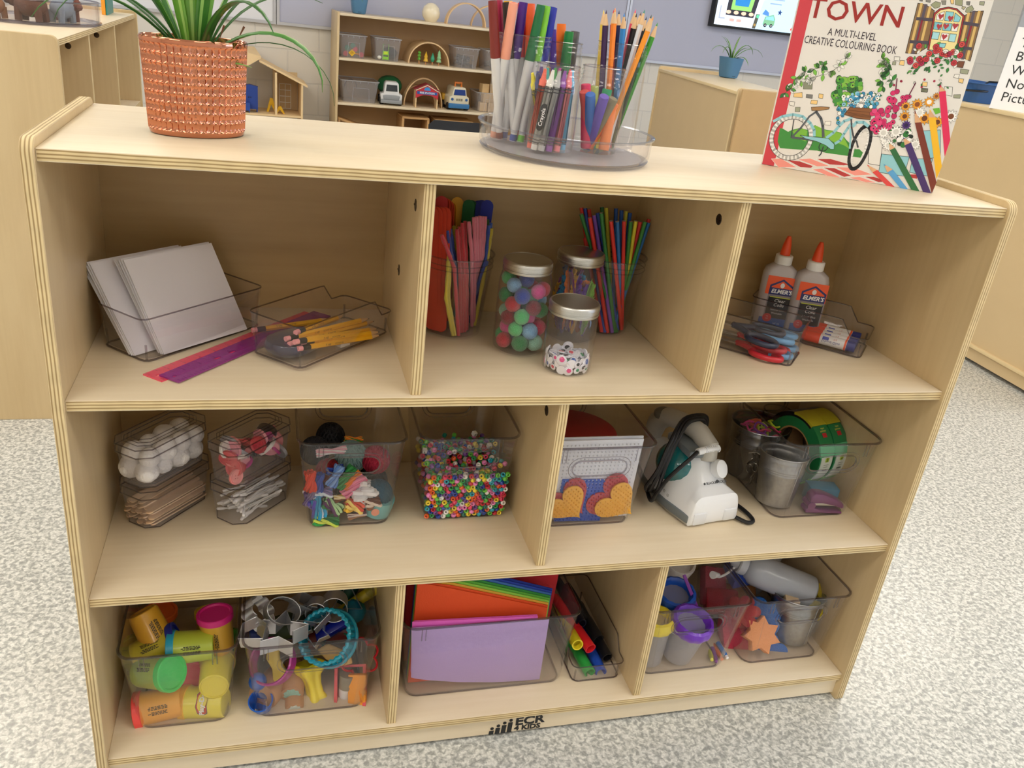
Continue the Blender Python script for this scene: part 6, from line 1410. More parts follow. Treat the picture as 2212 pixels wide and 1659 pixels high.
for i in range(52):
    r_ = random.Random(i + 50); y = r_.uniform(-.021, .021); z = .006 + .034 * (i / 52) * (1 - .3 * abs(y) / .02); a = r_.gauss(0, .14); x = r_.uniform(-.012, .014)
    if i % 13 == 0: a = r_.choice((.7, -.6)); x = -.02; y *= .3
    Fm = BX3.matrix_basis @ T3((x, y, z)) @ RZ(a) @ RY(RAD(90) + r_.gauss(0, .10))
    if sw is None:
        sw = thing('cotton_swab', 'white cotton swab in the lower lidded box', 'cotton swab', group='cotton swabs in the box')
        MB().lathe([(.0012, -.032), (.0012, .032)], 8).build('stem', M('F0EFEF', .5), sw)
        for s in (-1, 1): MB().lathe([(.001, s * .024), (.0022, s * .027), (.0026, s * .032), (.0020, s * .0365), (0, s * .038)], 10).build('cotton_tip', COT, sw)
        o = sw
    else: o = dup(sw)
    place(o, Fm)

# ================================================================== yarn and floss
def skein(label, p, q, w, cols, n=11, pinch=.45, loop=True, sag=(0, 0, 0)):
    p, q = Vector(p), Vector(q); d = q - p; L = d.length; d.normalize(); a = d.orthogonal().normalized(); b = d.cross(a); t = thing('floss_skein', label, 'floss', tuple(p.lerp(q, .5)))
    c = p.lerp(q, .5); sg = Vector(sag); ms = {}
    for i in range(n):
        an = 2 * pi * i * .618; rr = w * math.sqrt((i + .5) / n) * .5; pts = []
        for k_ in range(11):
            u = k_ / 10; k2 = rr * (pinch + (1 - pinch) * abs(2 * u - 1) ** .8) * (1 if .02 < u < .98 else .8); tw = an + u * 2.2
            pts.append(p - c + d * (L * u) + a * (k2 * cos(tw)) + b * (k2 * sin(tw)) + sg * (4 * u * (1 - u)))
        ms.setdefault(cols[i % len(cols)], MB()).tube(pts, w * .105, 6)
    for col, m in ms.items(): m.build('strands', M(col, .7, bump=.4, bscale=900), t)
    return t
def AYB(*q): return q
YY = .150
SKN = (('red floss skein against the yarn bin end', (0.2883, 0.15, 0.4227), (0.2902, 0.148, 0.3932), .020, ('E2432C', 'D83A26')), ('blue floss skein beside the red one', (0.3028, 0.152, 0.418), (0.3008, 0.15, 0.3904), .016, ('2A4CA8', '2446A0')),
    ('light blue floss skein in the middle of the bin', (0.3322, 0.158, 0.4267), (0.3184, 0.148, 0.3986), .018, ('5C86C8', '84A8DC')), ('green floss skein crossing under the handle', (0.3521, 0.16, 0.4229), (0.3284, 0.15, 0.395), .018, ('2E8A44', '27803C')),
    ('orange floss skein crossing under the handle', (0.3615, 0.16, 0.4147), (0.3381, 0.148, 0.3928), .013, ('F08A2A', 'E87E20')), ('dark blue floss skein seen through the handle', (0.313, 0.16, 0.4167), (0.3378, 0.165, 0.4185), .014, ('1E3A9A', '2848A8')),
    ('pink floss skein beside the white one', (0.3674, 0.158, 0.4079), (0.3374, 0.146, 0.3834), .020, ('E888A8', 'E07C9E')), ('lilac grey variegated floss skein by the bin end', (0.2869, 0.146, 0.3917), (0.2886, 0.144, 0.3714), .020, ('8A7AA0', 'E8E4EA', '6A5A80')),
    ('blue and white variegated floss skein upper of two', (0.2953, 0.152, 0.3855), (0.3212, 0.15, 0.3875), .018, ('5A90D0', 'E0ECF4', '8A7AA8')), ('turquoise, white and violet variegated floss skein', (0.2918, 0.144, 0.381), (0.3051, 0.142, 0.3521), .026, ('2A9AC8', 'F0F4F6', '5A50A8')),
    ('plum and green variegated floss skein', (0.3098, 0.146, 0.3749), (0.333, 0.144, 0.3571), .022, ('3A8A50', '5A2A60', 'B8E0A8')), ('green and lime floss skein at the bin floor', (0.2946, 0.142, 0.3467), (0.3308, 0.142, 0.3416), .021, ('3AA85A', 'D8E860', '2A7A40')),
    ('yellow and brown variegated floss skein', (0.3248, 0.15, 0.3745), (0.3444, 0.15, 0.3815), .015, ('E8C050', '7A4A30', 'F0E0B0')), ('golden yellow floss skein with a red edge', (0.3408, 0.142, 0.37), (0.3659, 0.142, 0.3646), .025, ('F0C040', 'F4D878', 'D8503A')),
    ('brown and cream striped floss skein', (0.3707, 0.142, 0.3684), (0.3907, 0.143, 0.3747), .022, ('8A5A40', 'E8D8C8', '6A4030')), ('plum and brown floss skein under the yellow one', (0.3449, 0.143, 0.3461), (0.3714, 0.143, 0.3536), .012, ('6A3A5A', 'A87A5A', 'E0D0C8')),
    ('white bunched floss skein in front middle', (0.3581, 0.152, 0.3725), (0.3779, 0.156, 0.3929), .040, ('F2F2F4', 'E6E8EC')))
for i, (lab, p, q, w_, cc) in enumerate(SKN): skein(lab, p, q, w_, cc, n=13 if w_ > .015 else 8)
def yarn_ball(label, c, r, col, band=None, sy=1):
    t = thing('yarn_ball', label, 'yarn', c); m = MB().ball((0, 0, 0), r * .96, 18, sy=sy)
    for i in range(9):
        ax_ = Vector((cos(i * 1.3), sin(i * 1.3) * .8, .5 * cos(i * 2.7))).normalized(); u = ax_.orthogonal().normalized(); v = ax_.cross(u)
        for s in (-.25, 0, .25): m.tube([tuple((u * cos(a) + v * sin(a)) * r * math.sqrt(1 - s * s) + ax_ * r * s) for a in [2 * pi * k_ / 20 for k_ in range(20)]], r * .05, 4, closed=True)
    m.build('winding', M(col, .8, bump=.5, bscale=700), t)
    return t
tl = yarn_ball('teal yarn ball with pale paper band at the bin corner', (.3905, .163, .3735), .0215, '1E5C78')
lb = MB().lathe([(.0232, -.014), (.0238, 0), (.0232, .014)], 28, close=False); lb.build('paper_band', M('7CC0C4', .6), tl, loc=(0, 0, -.016), rot=(.15, .25, 0))
MB().lathe([(.0062, 0), (.0062, .0008)], 18, ax='y').build('band_seal', M('E89A80', .6), tl, loc=(-.006, -.0245, -.018))
yarn_ball('crimson yarn ball behind the handle hole', (.390, .205, .408), .0215, 'A81838'); yarn_ball('grey teal yarn ball with pale lines behind handle', (.353, .215, .410), .024, '7A9A98')
yarn_ball('dark red yarn ball at the left of handle hole' if False else 'dark red yarn ball seen through the handle hole', (.318, .200, .395), .018, '8A1420'); yarn_ball('black yarn ball at the rear of the bin', (.300, .235, .410), .022, '17151C'); yarn_ball('second black yarn ball standing taller at the rear', (.325, .265, .418), .022, '121016', sy=.8)
yarn_ball('charcoal yarn ball behind the floss skeins', (.352, .200, .368), .024, '26262E'); yarn_ball('dark navy yarn ball low beside the teal one', (.388, .215, .365), .023, '1C222E'); yarn_ball('plum yarn ball low at the bin end', (.310, .205, .358), .022, '4A2A44')
skein('pale pink and white floss skein at the rear', (.300, .200, .425), (.345, .205, .428), .014, ('E8B0C0', 'F0F0F0')); skein('orange and green floss skein at the rear', (.345, .235, .428), (.372, .240, .424), .013, ('F0882A', '3A8A3A'))

# ================================================================== beads
BCOL = (('E8622A', 'orange'), ('E2406A', 'pink'), ('2A9A50', 'green'), ('2444A8', 'dark blue'), ('F0D83A', 'yellow'), ('6CC84A', 'lime'), ('2AA8C0', 'turquoise'), ('C8283C', 'red'), ('7A4A9A', 'purple'), ('F4F2F0', 'white'), ('F08ACA', 'light pink'), ('1E7A6A', 'teal'))
bead = {}
for c, n_ in BCOL:
    o = MB().lathe([(.0016, -.0022), (.0030, -.0028), (.0040, -.0015), (.0042, 0), (.0040, .0015), (.0030, .0028), (.0016, .0022)], 14, close=True).build('pony_bead', M(c, .2, coat=.4), None)
    tag(o, f'{n_} barrel bead in the clear bead bin', 'bead', f'{n_} beads in the bin'); bead[c] = o
rb_ = random.Random(31); slots = []
for k_ in range(12):
    for i in range(15): slots.append((.4640 + i * .0082 + (.0041 if k_ % 2 else 0), .1415 - .0007 * k_, Z2 + .0075 + k_ * .0066))
for j in range(1, 10):
    for i in range(14): slots.append((.4630 + i * .0089 + (.0044 if j % 2 else 0), .1415 + j * .0108, Z2 + .0800 + .010 * sin(i * .5 + j)))
for i, (x, y, z) in enumerate(slots[:300]):
    c = BCOL[rb_.randrange(12)][0]; o = bead[c] if not bead[c].get('used') else dup(bead[c]); bead[c]['used'] = 1
    o.location = (x + rb_.uniform(-.001, .001), y + rb_.uniform(-.0012, .0015), z + rb_.uniform(-.001, .001)); o.rotation_euler = (rb_.choice((pi / 2, .4, 1.2)) + rb_.uniform(-.4, .4), rb_.uniform(-.7, .7), rb_.uniform(-.9, .9))
for c in bead:
    if 'used' in bead[c]: del bead[c]['used']
for o in list(COL.objects):
    if o.name.startswith('pony_bead') and 'used' in o: del o['used']
fill = MB(); cols = [M(c, .25) for c, _ in BCOL]
for i in range(900):
    x = .465 + rb_.random() * .113; y = .152 + rb_.random() * .125; z = Z2 + .008 + rb_.random() * .068
    fill.ball((x, y, z), .0042, 6, mi=i % 12)
fo = fill.build('bead_heap', cols, None); tag(fo, 'deeper mass of mixed beads filling the bead bin', 'beads', None, 'stuff')
for i, (x, y, z, s) in enumerate(((.4655, .205, .4215, 'L'), (.5720, .215, .4215, '2'), (.5560, .255, .4225, 'X'))):
    o = thing('letter_bead', f'white square bead lettered {s} on the bead heap', 'bead', (x, y, z), (.3, .1, .2 * i)); MB().box(-.0035, -.0035, -.0035, .0035, .0035, .0035).build('cube', M('F0F0EE', .3), o, bevel=.0006)
    text(s, .006, INK, o, T3((0, -.0036, 0)) @ RX(pi / 2), ext=.0001)

# ================================================================== pegboards
def pegs(m, pts, z, r=.0012, h=.003):
    for x, y in pts: m.lathe([(r, z), (r * .9, z + h * .8), (r * .4, z + h)], 6); 
def pegged(label, col, out, mat4, th=.003, sp=.0062, name='pegboard', inset=.0035, rim=False):
    t = thing(name, label, 'pegboard'); place(t, mat4); CM = M(col, .35, coat=.15)
    MB().prism(out, -th, 0).build('plate', CM, t, bevel=.0006)
    n = len(out); xs = [p[0] for p in out]; ys = [p[1] for p in out]
    def ins(x, y):
        c = False
        for i in range(n):
            (x1, y1), (x2, y2) = out[i], out[(i + 1) % n]
            if (y1 > y) != (y2 > y) and x < (x2 - x1) * (y - y1) / (y2 - y1) + x1: c = not c
        return c
    pts = []; y = min(ys) + inset
    while y < max(ys):
        x = min(xs) + inset
        while x < max(xs):
            if all(ins(x + dx, y + dy) for dx, dy in ((inset * .7, 0), (-inset * .7, 0), (0, inset * .7), (0, -inset * .7))): pts.append((x, y))
            x += sp
        y += sp
    m = MB()
    for x, y in pts:
        o = m.T; m.T = T3((x, y, 0)); pegs(m, [(0, 0)], 0); m.T = o
    if m.v: tag(m.build('pegs', CM, t), None, None, None, 'stuff')
    return t
def heart(s, n=32):
    o = []
    for i in range(n):
        a = 2 * pi * i / n; x = 16 * sin(a) ** 3; y = 13 * cos(a) - 5 * cos(2 * a) - 2 * cos(3 * a) - cos(4 * a); o.append((x / 34 * s, (y + 2) / 34 * s))
    return o
FR = (0, -.085, 1)     # boards lean like the bin front
def upright(x, y, z, roll=0, tilt=.0): return frame((x, y, z), (1, 0, 0), (0, tilt, 1)) @ RZ(roll)
for i in range(2): pegged('big white square pegboard, ' + ('nearest the bin front' if i == 0 else 'just behind the first'), 'DDE0EA', [(0, 0), (.146, 0), (.146, .146), (0, .146)], upright(.640 + .002 * i, .1175 + .0065 * i, Z2 + .0055 + .0015 * i, 0, -.06), sp=.0064)
pegged('blue square pegboard in front of the white ones', '2A58C0', [(0, 0), (.078, 0), (.078, .078), (0, .078)], upright(.661, .1130, Z2 + .0045, -.04, -.03), sp=.0060)
pegged('red heart pegboard at the divider end of the bin', 'B83A48', heart(.080), upright(.682, .1090, .3790, RAD(44), -.03), sp=.0055)
pegged('red heart pegboard leaning at the open end', 'B83A48', heart(.088), upright(.7540, .1090, .3800, RAD(56), -.03), sp=.0055)
pegged('yellow heart pegboard at the divider end', 'E8B040', heart(.072), upright(.6790, .1045, .3720, RAD(44), -.03), sp=.0058)
pegged('yellow heart pegboard leaning at the open end', 'E8B040', heart(.076), upright(.7620, .1045, .3720, RAD(52), -.03), sp=.0058)
rt_ = thing('round_tub', 'round red plastic tub behind the pegboards', 'tub', (.715, .223, Z2 + .003)); RD = M('8E1218', .35)
MB().lathe([(.0, 0), (.066, 0), (.069, .004), (.070, .088), (.072, .090), (.074, .102), (.072, .106), (.066, .1075), (0, .1085)], 48).build('body', RD, rt_)
MB().lathe([(.0722, .0895), (.0748, .0905), (.0748, .0925), (.0722, .093)], 48, close=True).build('lid_edge', RD, rt_)

# ================================================================== clothes iron
iron = thing('clothes_iron', 'white clothes iron with teal water tank and wound black cord', 'iron'); iron.location = (.927, .0875, Z2 + .001); iron.rotation_euler = (0, 0, RAD(9))
IW = M('E9ECF1', .3, coat=.2)
def isec(y, w, z0, z1, tw, n=10, p=.5):
    """one cross-section: flat bottom of half-width w, top of half-width tw"""
    o = []
    for i in range(2 * n):
        a = pi * i / (2 * n - 1); cx_ = cos(a); sz = sin(a)
        ww = w + (tw - w) * sz ** 1.3; o.append((ww * (abs(cx_) ** p) * (1 if cx_ > 0 else -1), y, z0 + (z1 - z0) * sz ** .62))
    return o
m = MB(); m.loft([isec(.000, .045, .006, .046, .041, p=.22), isec(.003, .0475, .002, .054, .043, p=.2), isec(.020, .049, .004, .058, .040, p=.28), isec(.026, .050, .008, .064, .032, p=.5), isec(.045, .053, .010, .088, .022, p=.6), isec(.062, .056, .012, .108, .018), isec(.085, .057, .014, .108, .018), isec(.105, .056, .014, .090, .022), isec(.140, .050, .014, .076, .022), isec(.180, .035, .014, .066, .018), isec(.215, .015, .014, .046, .008)], cap0=True, cap1=True)
m.build('shell', IW, iron, ang=55)
SO = [(-.048, .006), (-.056, .05), (-.058, .09), (-.050, .14), (-.034, .185), (-.012, .218), (0, .224), (.012, .218), (.034, .185), (.050, .14), (.058, .09), (.056, .05), (.048, .006)]
MB().prism([(x * 1.02, y) for x, y in SO], .004, .018).build('skirt', M('6E767C', .35), iron, bevel=.002); MB().prism(SO, 0, .0045).build('soleplate', STEEL, iron, bevel=.001)
MB().ball((-.030, .088, .066), .040, 22, sx=.72, sy=1.0, sz=.92).build('water_tank', M('146A70', .12, coat=.6), iron)
MB().prism([(x, y) for x, y in ((-.036, .05), (-.010, .046), (-.004, .058), (-.006, .12), (-.034, .12))], .098, .112).build('tank_collar', M('6E767C', .4), iron, bevel=.004)
MB().tube([(.004, .052, .090), (.006, .060, .112), (.004, .085, .124), (-.004, .120, .126), (-.010, .155, .120), (-.012, .180, .098), (-.010, .19, .07)], [.015, .0175, .0165, .0155, .0165, .018, .016], 16).build('handle', M('B9B6AE', .4), iron)
MB().ball((-.012, .168, .118), .018, 14, sz=.7).build('steam_dial', M('6A675F', .4), iron)
MB().lathe([(.0135, -.004), (.0145, .004), (.0135, .0115), (.010, .013), (0, .0135)], 24, sx=.85, sy=1.1).build('knob', IW, iron, loc=(.014, .0355, .082), rot=(RAD(62), 0, RAD(6)))
MB().lathe([(.0026, 0), (.0026, .001)], 14).build('screw_hole', M('4A4C50', .4), iron, loc=(.010, .0247, .0655), rot=(RAD(60), 0, 0))
a = Art(0); a.text('BLACK&DECKER', 5.4, '35393E', 1.5, 0, 1, bold=.00018); a.disc(-22, 0, 2.1, '35393E', 1)
a.build('brand_print', iron, frame((.004, .0205, .0665), (1, 0, 0), (0, .55, .83)))
a = Art(0)
for i in range(3): a.disc(i * 11, 0, 2.6, '55585C', 0); a.disc(i * 11, 0, 2.0, 'E9ECF1', 1); a.line([(i * 11 - .5, -1), (i * 11 + .5, 1.2)], .7, '55585C', 2)
a.build('icons', iron, frame((-.0585, .078, .034), (.06, -1, -.25), (.12, .1, 1)))
for s in (-1, 1): MB().box(-.013, -.0025, .004, .013, .004, .026).build('heel_foot', M('DADDE2', .35), iron, bevel=.003, loc=(.030 * s, 0, 0))
MB().tube([(.020, .058, .108), (.018, .050, .113), (.006, .043, .117), (-.012, .040, .118), (-.022, .040, .116)], [.0062, .0056, .005, .0045, .004], 12).lathe([(.0, 0)], 3) if False else None
sr = MB().tube([(.020, .058, .106), (.018, .050, .112), (.006, .043, .117), (-.010, .040, .119), (-.022, .040, .118)], [.0045, .0040, .0036, .0034, .0034], 12)
for i in range(9):
    u = i / 8; x = .019 - .038 * u; y = .052 - .012 * u; z = .1105 + .008 * math.sqrt(u); sr.tube([(x + .0012, y, z), (x - .0012, y - .0003, z)], [.0066 - .001 * u] * 2, 12)
sr.cyl((-.020, .040, .118), (-.031, .039, .117), .0062, .0058, 12); sr.build('strain_relief', M('ECEEF2', .4), iron)
CB_ = MB(); cord = [(-.031, .039, .117), (-.048, .034, .108), (-.062, .040, .088), (-.072, .050, .062), (-.079, .058, .034), (-.077, .072, .012), (-.062, .110, .012)]
def smooth(pts, k=5):
    P = [Vector(p) for p in pts]; o = []
    for i in range(len(P) - 1):
        p0, p1, p2, p3 = P[max(i - 1, 0)], P[i], P[i + 1], P[min(i + 2, len(P) - 1)]
        for j in range(k):
            t = j / k; o.append(.5 * ((2 * p1) + (p2 - p0) * t + (2 * p0 - 5 * p1 + 4 * p2 - p3) * t * t + (3 * p1 - p0 - 3 * p2 + p3) * t ** 3))
    return o + [P[-1]]
CB_.tube(smooth(cord), .0033, 8)
for d_ in (0, .007, .013): CB_.tube(smooth([(-.060 - d_ * .3, .10, .012), (-.078 - d_, .060 + d_, .040), (-.070 - d_, .062, .078), (-.050 - d_, .072, .118), (-.022, .088 + d_, .143), (.012 + d_, .098 + d_, .141), (.034 + d_, .110 + d_, .118), (.046, .130, .08), (.050, .150, .04), (.045, .165, .012)]), .0034, 8)
CB_.tube(smooth([(.040, .160, .012), (.062, .120, .008), (.068, .07, .0045), (.076, .02, .004), (.072, -.012, .004), (.058, -.016, .004), (.046, .002, .005), (.040, .012, .004)]), .0034, 8)
CB_.build('cord', M('16161A', .5), iron)

# ================================================================== pails, tape, stapler
PAIL = M('A9ABAD', .34, 1, bump=.25, bscale=160, var=.22)
def pail(label, loc, r0, r1, h, tilt=(0, 0, 0), mat=None, ears=True, grow=6):
    t = thing('metal_pail', label, 'pail', loc, tilt); R = lambda z: r0 + (r1 - r0) * z / h
    o = [(0, .002), (r0 * .96, .002), (r0, 0), (R(.004), .004)]
    for zz in (.66, .70, .74, .92): o += [(R(h * zz) - .0001, h * zz - .0025), (R(h * zz) + .0008, h * zz), (R(h * zz) - .0001, h * zz + .0025)]
    o += [(r1, h - .001), (r1 + .0016, h), (r1 + .0010, h + .0012), (r1 - .001, h)]
    for zz in (.92, .74, .70, .66): o += [(R(h * zz) - .0012, h * zz + .0025), (R(h * zz) - .0003, h * zz), (R(h * zz) - .0012, h * zz - .0025)]
    o += [(r0 - .001, .004), (0, .0035)]
    MB().lathe(o, 48).build('body', mat or PAIL, t)
    MB().box(r0 * .0 - .0012, -r0 - .0012, .004, .0012, -r0 + .001, .006).tube([(0.002, -R(z) - .0004, z) for z in (.004, h * .3, h * .6, h * .97)], .0011, 5, flat=.5).build('seam', PAIL, t)
    return t
K1 = pail('galvanised pail nearest the front of its bin', (1.0715, .1440, Z2 + .0035), .0305, .0405, .090, (RAD(-5), RAD(4), .15))
K2 = pail('wider metal tin of coloured bands at the rear of bin', (1.0815, .245, Z2 + .0035), .046, .052, .098, mat=M('8A8C90', .22, 1))
for i in range(16):
    r_ = random.Random(i); c, n_ = (('C8E03A', 'lime'), ('E85A2A', 'orange'), ('D82888', 'magenta'), ('7A1E9A', 'purple'), ('D8306A', 'pink'))[i % 5]; a = i * 1.3; d = .008 + .024 * ((i * 3) % 4) / 3
    o = MB().tube([(.011 * cos(q), .011 * sin(q), .0015 * sin(3 * q + i)) for q in [2 * pi * k_ / 18 for k_ in range(18)]], .0018, 6, closed=True).build('rubber_band', M(c, .5), None)
    tag(o, f'{n_} stretchy band in the wide metal tin', 'band', f'{n_} bands in the tin'); o.location = (1.0815 + d * cos(a), .245 + d * sin(a), Z2 + .083 + .006 * (i % 3)); o.rotation_euler = (r_.uniform(-.6, .6), r_.uniform(-.6, .6), a)
tag(MB().ball((1.0815, .245, Z2 + .045), .040, 14, sz=.85, seed=5, lump=.06).build('loop_heap', M('8A2A6A', .6, var=.5, bscale=120), None), 'mass of coloured loom bands filling the tin', 'bands', None, 'stuff')
for i in range(11):
    r_ = random.Random(i + 9); o = MB().ball((0, 0, 0), .006, 10, sz=.7).build('glass_gem', M('2A3040', .08, coat=.8), None); o.location = (1.0715 + r_.uniform(-.018, .018), .1440 + r_.uniform(-.018, .018), Z2 + .034 + .004 * (i % 4)); tag(o, 'dark shiny glass gem inside the front pail', 'gem', 'gems in the front pail')
ct_ = thing('clear_pot', 'clear round pot behind the pails', 'pot', (1.128, .270, Z2 + .003)); MB().lathe([(0, 0), (.024, 0), (.026, .11), (.0248, .11), (.023, .002), (0, .002)], 28).build('body', JARC, ct_); MB().tube([(.026 * cos(a / 4), .026 * sin(a / 4), .11) for a in range(25)], .0014, 6, closed=True).build('rim', clear('jar_rim'), ct_)
def tape(label, x, y, z, yaw, sleeve=True):
    t = thing('tape_roll', label, 'tape', (x, y, z), (0, 0, yaw)); R, w = .066, .0165
    def rg(r0, r1, a0, a1, n=40): 
        m = MB(); lo = []
        for i in range(n + 1):
            a = RAD(a0 + (a1 - a0) * i / n); lo.append([(-r0[1], r0[0] * cos(a), r0[0] * sin(a)), (-r0[1], r1 * cos(a), r1 * sin(a)), (r0[1], r1 * cos(a), r1 * sin(a)), (r0[1], r0[0] * cos(a), r0[0] * sin(a))])
        return m.loft(lo, cap0=True, cap1=True)
    rg((.040, w), R - .001, 0, 359.9).build('roll', M('1E7A46', .5), t); rg((.037, w * .98), .0402, 0, 359.9).build('core', M('B08A5A', .7), t)
    rg((.058, w + .0006), R, 28, 118).build('sleeve', M('17171A', .3), t); rg((R - .004, w + .0007), R + .0002, 78, 118).build('sleeve_top', M('B8B02A', .4), t); rg((R - .003, w * .8), R + .0003, 168, 212).build('price_label', M('DDE8E2', .5), t); rg((R - .003, w + .0005), R + .0002, 150, 168).build('label_top', M('5CC894', .5), t); rg((R - .003, w + .0005), R + .0002, 212, 240).build('label_foot', M('7CC86A', .5), t)
    a = Art(0); a.poly([(x_, y_) for x_, y_ in rrect(9, 9, 2, 4)], 'A8C83A', 0); a.text('2', 8, '1E3A2A', 0, 0, 1, bold=.0003); a.line([(-6, -10), (6, -10)], .8, '4A5A58', 1); a.line([(-6, -14), (5, -14)], .8, '4A5A58', 1); a.line([(-6, -20), (4, -20)], 2.2, '3A4A48', 1)
    a.build('label_print', t, frame((0, -R - .0004, .008), (1, 0, 0), (0, 0, 1)))
    for k_, ang in enumerate((132, 142)): pass
    b_ = Art(0); b_.poly([(-5, -4), (5, -4), (5, 4), (-5, 4)], 'B8242E', 0); b_.text('painter', 5, 'E8E05A', 0, 8, 1); b_.text('tape', 5, 'E8E05A', 0, 13, 1)
    an = RAD(135); b_.build('sleeve_print', t, frame((0, R * cos(an) * 1.004, R * sin(an) * 1.004), (1, 0, 0), (0, sin(an), -cos(an))))
tape('green painter tape roll on edge, the nearer to the pails', 1.1450, .212, Z2 + .0700, RAD(14)); tape('green painter tape roll on edge, nearer to the side wall', 1.1790, .219, Z2 + .0700, RAD(14))
st = thing('stapler', 'small purple stapler lying at the bin front corner', 'stapler', (1.143, .106, Z2 + .0045), (0, 0, RAD(-8))); PU = M('6A2A66', .3, coat=.3)
MB().loft([[(x, yy, zz) for yy, zz in ((-.011, z0), (.011, z0), (.010, z1), (-.010, z1))] for x, z0, z1 in ((-.030, .020, .030), (-.024, .018, .037), (-.008, .019, .036), (.014, .015, .028), (.030, .010, .020), (.034, .010, .015))], cap0=True, cap1=True).build('top_arm', PU, st, bevel=.003)
MB().loft([[(x, yy, zz) for yy, zz in ((-.011, 0), (.011, 0), (.010, z1), (-.010, z1))] for x, z1 in ((-.034, .006), (-.026, .012), (-.010, .006), (.028, .004), (.033, .003))], cap0=True, cap1=True).build('base', PU, st, bevel=.002)
MB().box(-.022, -.008, .013, .026, .008, .0185).build('magazine', M('C9CAC6', .3, .9), st, bevel=.001); MB().cyl((-.026, -.012, .014), (-.026, .012, .014), .007, .007, 14).build('hinge', PU, st)
o = MB().box(-.026, -.014, 0, .026, .014, .030).build('staple_box', M('2A7AA0', .5), None, bevel=.0008); tag(o, 'blue cardboard staple box behind the stapler', 'box'); o.location = (1.158, .137, Z2 + .0045); o.rotation_euler = (0, 0, -.2)
tn = pail('dark shiny tin of trinkets behind the front pail', (1.050, .192, Z2 + .0035) if False else (1.125, .168, Z2 + .0035), .012, .014, .03, mat=M('2A2A2C', .15, 1)) if False else None
for i in range(9):
    r_ = random.Random(i + 70); o = MB().tube([(.008 * cos(q), .005 * sin(q), 0) for q in [2 * pi * k_ / 14 for k_ in range(14)]], .0012, 6, closed=True).cyl((.008, 0, 0), (.022, 0, 0), .0011, .0011, 6).build('metal_key', M('8A8478', .2, 1), None)
    tag(o, 'little metal trinket key in the bin corner by the iron', 'trinket', 'metal trinkets by the pail'); o.location = (1.049 + .004 * (i % 3), .190 + .004 * (i % 4), Z2 + .010 + .008 * i); o.rotation_euler = (r_.uniform(0, 3), r_.uniform(0, 3), r_.uniform(0, 3))

# ================================================================== bottom row: modelling dough cans
def can(label, c, axis, lid, body, r=.0262, h=.066, brand=False, txt=True, roll=0, see=False):
    """screw can centred at c, its lid towards axis"""
    c = Vector(c); ax_ = Vector(axis).normalized(); p = c - ax_ * h / 2; t = thing('dough_can', label, 'can'); place(t, along(p, c, roll))
    BM = M(body, .3, coat=.2)
    MB().lathe([(0, .003), (r * .70, .003), (r * .74, 0), (r * .80, .001), (r * .84, .005), (r * .93, h - .014), (r * .97, h - .012), (r * .97, h - .009)], 36).build('body', BM, t)
    MB().lathe([(r * .985, h - .011), (r * 1.02, h - .010), (r * 1.02, h - .001), (r * .98, h), (r * .86, h), (r * .82, h - .003), (0, h - .003)], 40).build('lid', M(lid, .35), t)
    dl = (along(p, c, roll).inverted().to_3x3() @ (Vector(cam.location) - c)); an = math.atan2(dl.y, dl.x); rr = r * .90
    a = Art(0, .0001)
    if brand:
        a.poly([(x, y) for x, y in ((-19, -4), (-16, -8.5), (-4, -8), (4, -9), (15, -8.5), (19, -3), (18, 5), (12, 9), (2, 8), (-6, 9.5), (-16, 7), (-19, 2))], '4A5A70', 0); a.poly([(x * .92, y * .9) for x, y in ((-19, -4), (-16, -8.5), (-4, -8), (4, -9), (15, -8.5), (19, -3), (18, 5), (12, 9), (2, 8), (-6, 9.5), (-16, 7), (-19, 2))], 'C8302C', 2)
        a.text('Play-Doh', 10, 'F2F2F2', 0, -.5, 5, bold=.0004)
        m = MB(); m.keep = True
        # wrap round the can
        vs = [((rr + .0006 + z) * cos(x / rr), (rr + .0006 + z) * sin(x / rr), y) for x, y, z in a.v]
        m.T = RZ(an) @ T3((0, 0, h * .42)); m.add(vs, a.f); m.m = list(a.m); m.build('brand_print', [M(c_, .4) for c_ in a.cols], t, smooth=False)
    elif txt:
        r_ = random.Random(label); m = MB()
        for row in range(7):
            y0 = -12 + row * 1.9; x0 = r_.uniform(-14, -10)
            if row == 3: continue
            for k in range(6):
                wd_ = r_.uniform(2, 4.6); 
                th = [y0 / 1000 / rr + s_ * .0006 / rr for s_ in (-1, 1)]
                m.add([((rr + .0004) * cos(t_), (rr + .0004) * sin(t_), (x_) / 1000) for x_, t_ in ((x0, th[0]), (x0 + wd_, th[0]), (x0 + wd_, th[1]), (x0, th[1]))], [(0, 1, 2, 3)]); x0 += wd_ + .9
                if x0 > 12: break
        m.T = Matrix(); m.build('small_print', M('33301C', .6), t, smooth=False, loc=(0, 0, h * .45), rot=(0, 0, an))
    return t
def A5(x, y, d): return None
can('orange can with coral lid lying at the bin front', (0.0723, 0.082, 0.071), AX(-1, -.14, -.25), 'F0504C', 'F0A83A', roll=.4)
can('yellow can with printed red mark lying at the bin front', (0.136, 0.082, 0.0677), AX(-1, -.03, .05), 'F2B824', 'E6D83C', brand=True)
can('green-lidded lime can lying above the orange one', (0.072, 0.09, 0.1277), AX(.9, .12, -.45), '3CC85A', 'A8C84A')
can('yellow can pointing its base straight out', (0.1527, 0.1, 0.1068), AX(-.25, .35, 1), 'D8C43A', 'E0D040', txt=False)
can('upright can with magenta lid topmost of its heap', (0.1539, 0.135, 0.1574), AX(0, 1, -.35), 'D0207C', 'D8A83C')
can('tilted amber can with orange lid facing down', (0.0616, 0.145, 0.1598), AX(.42, -.9, .1), 'F2622C', 'D8A02C')
can('lime can with turquoise lid in the middle of heap', (0.1189, 0.118, 0.1463), AX(-1, -.05, -.2), '2AA8CC', 'B8C840')
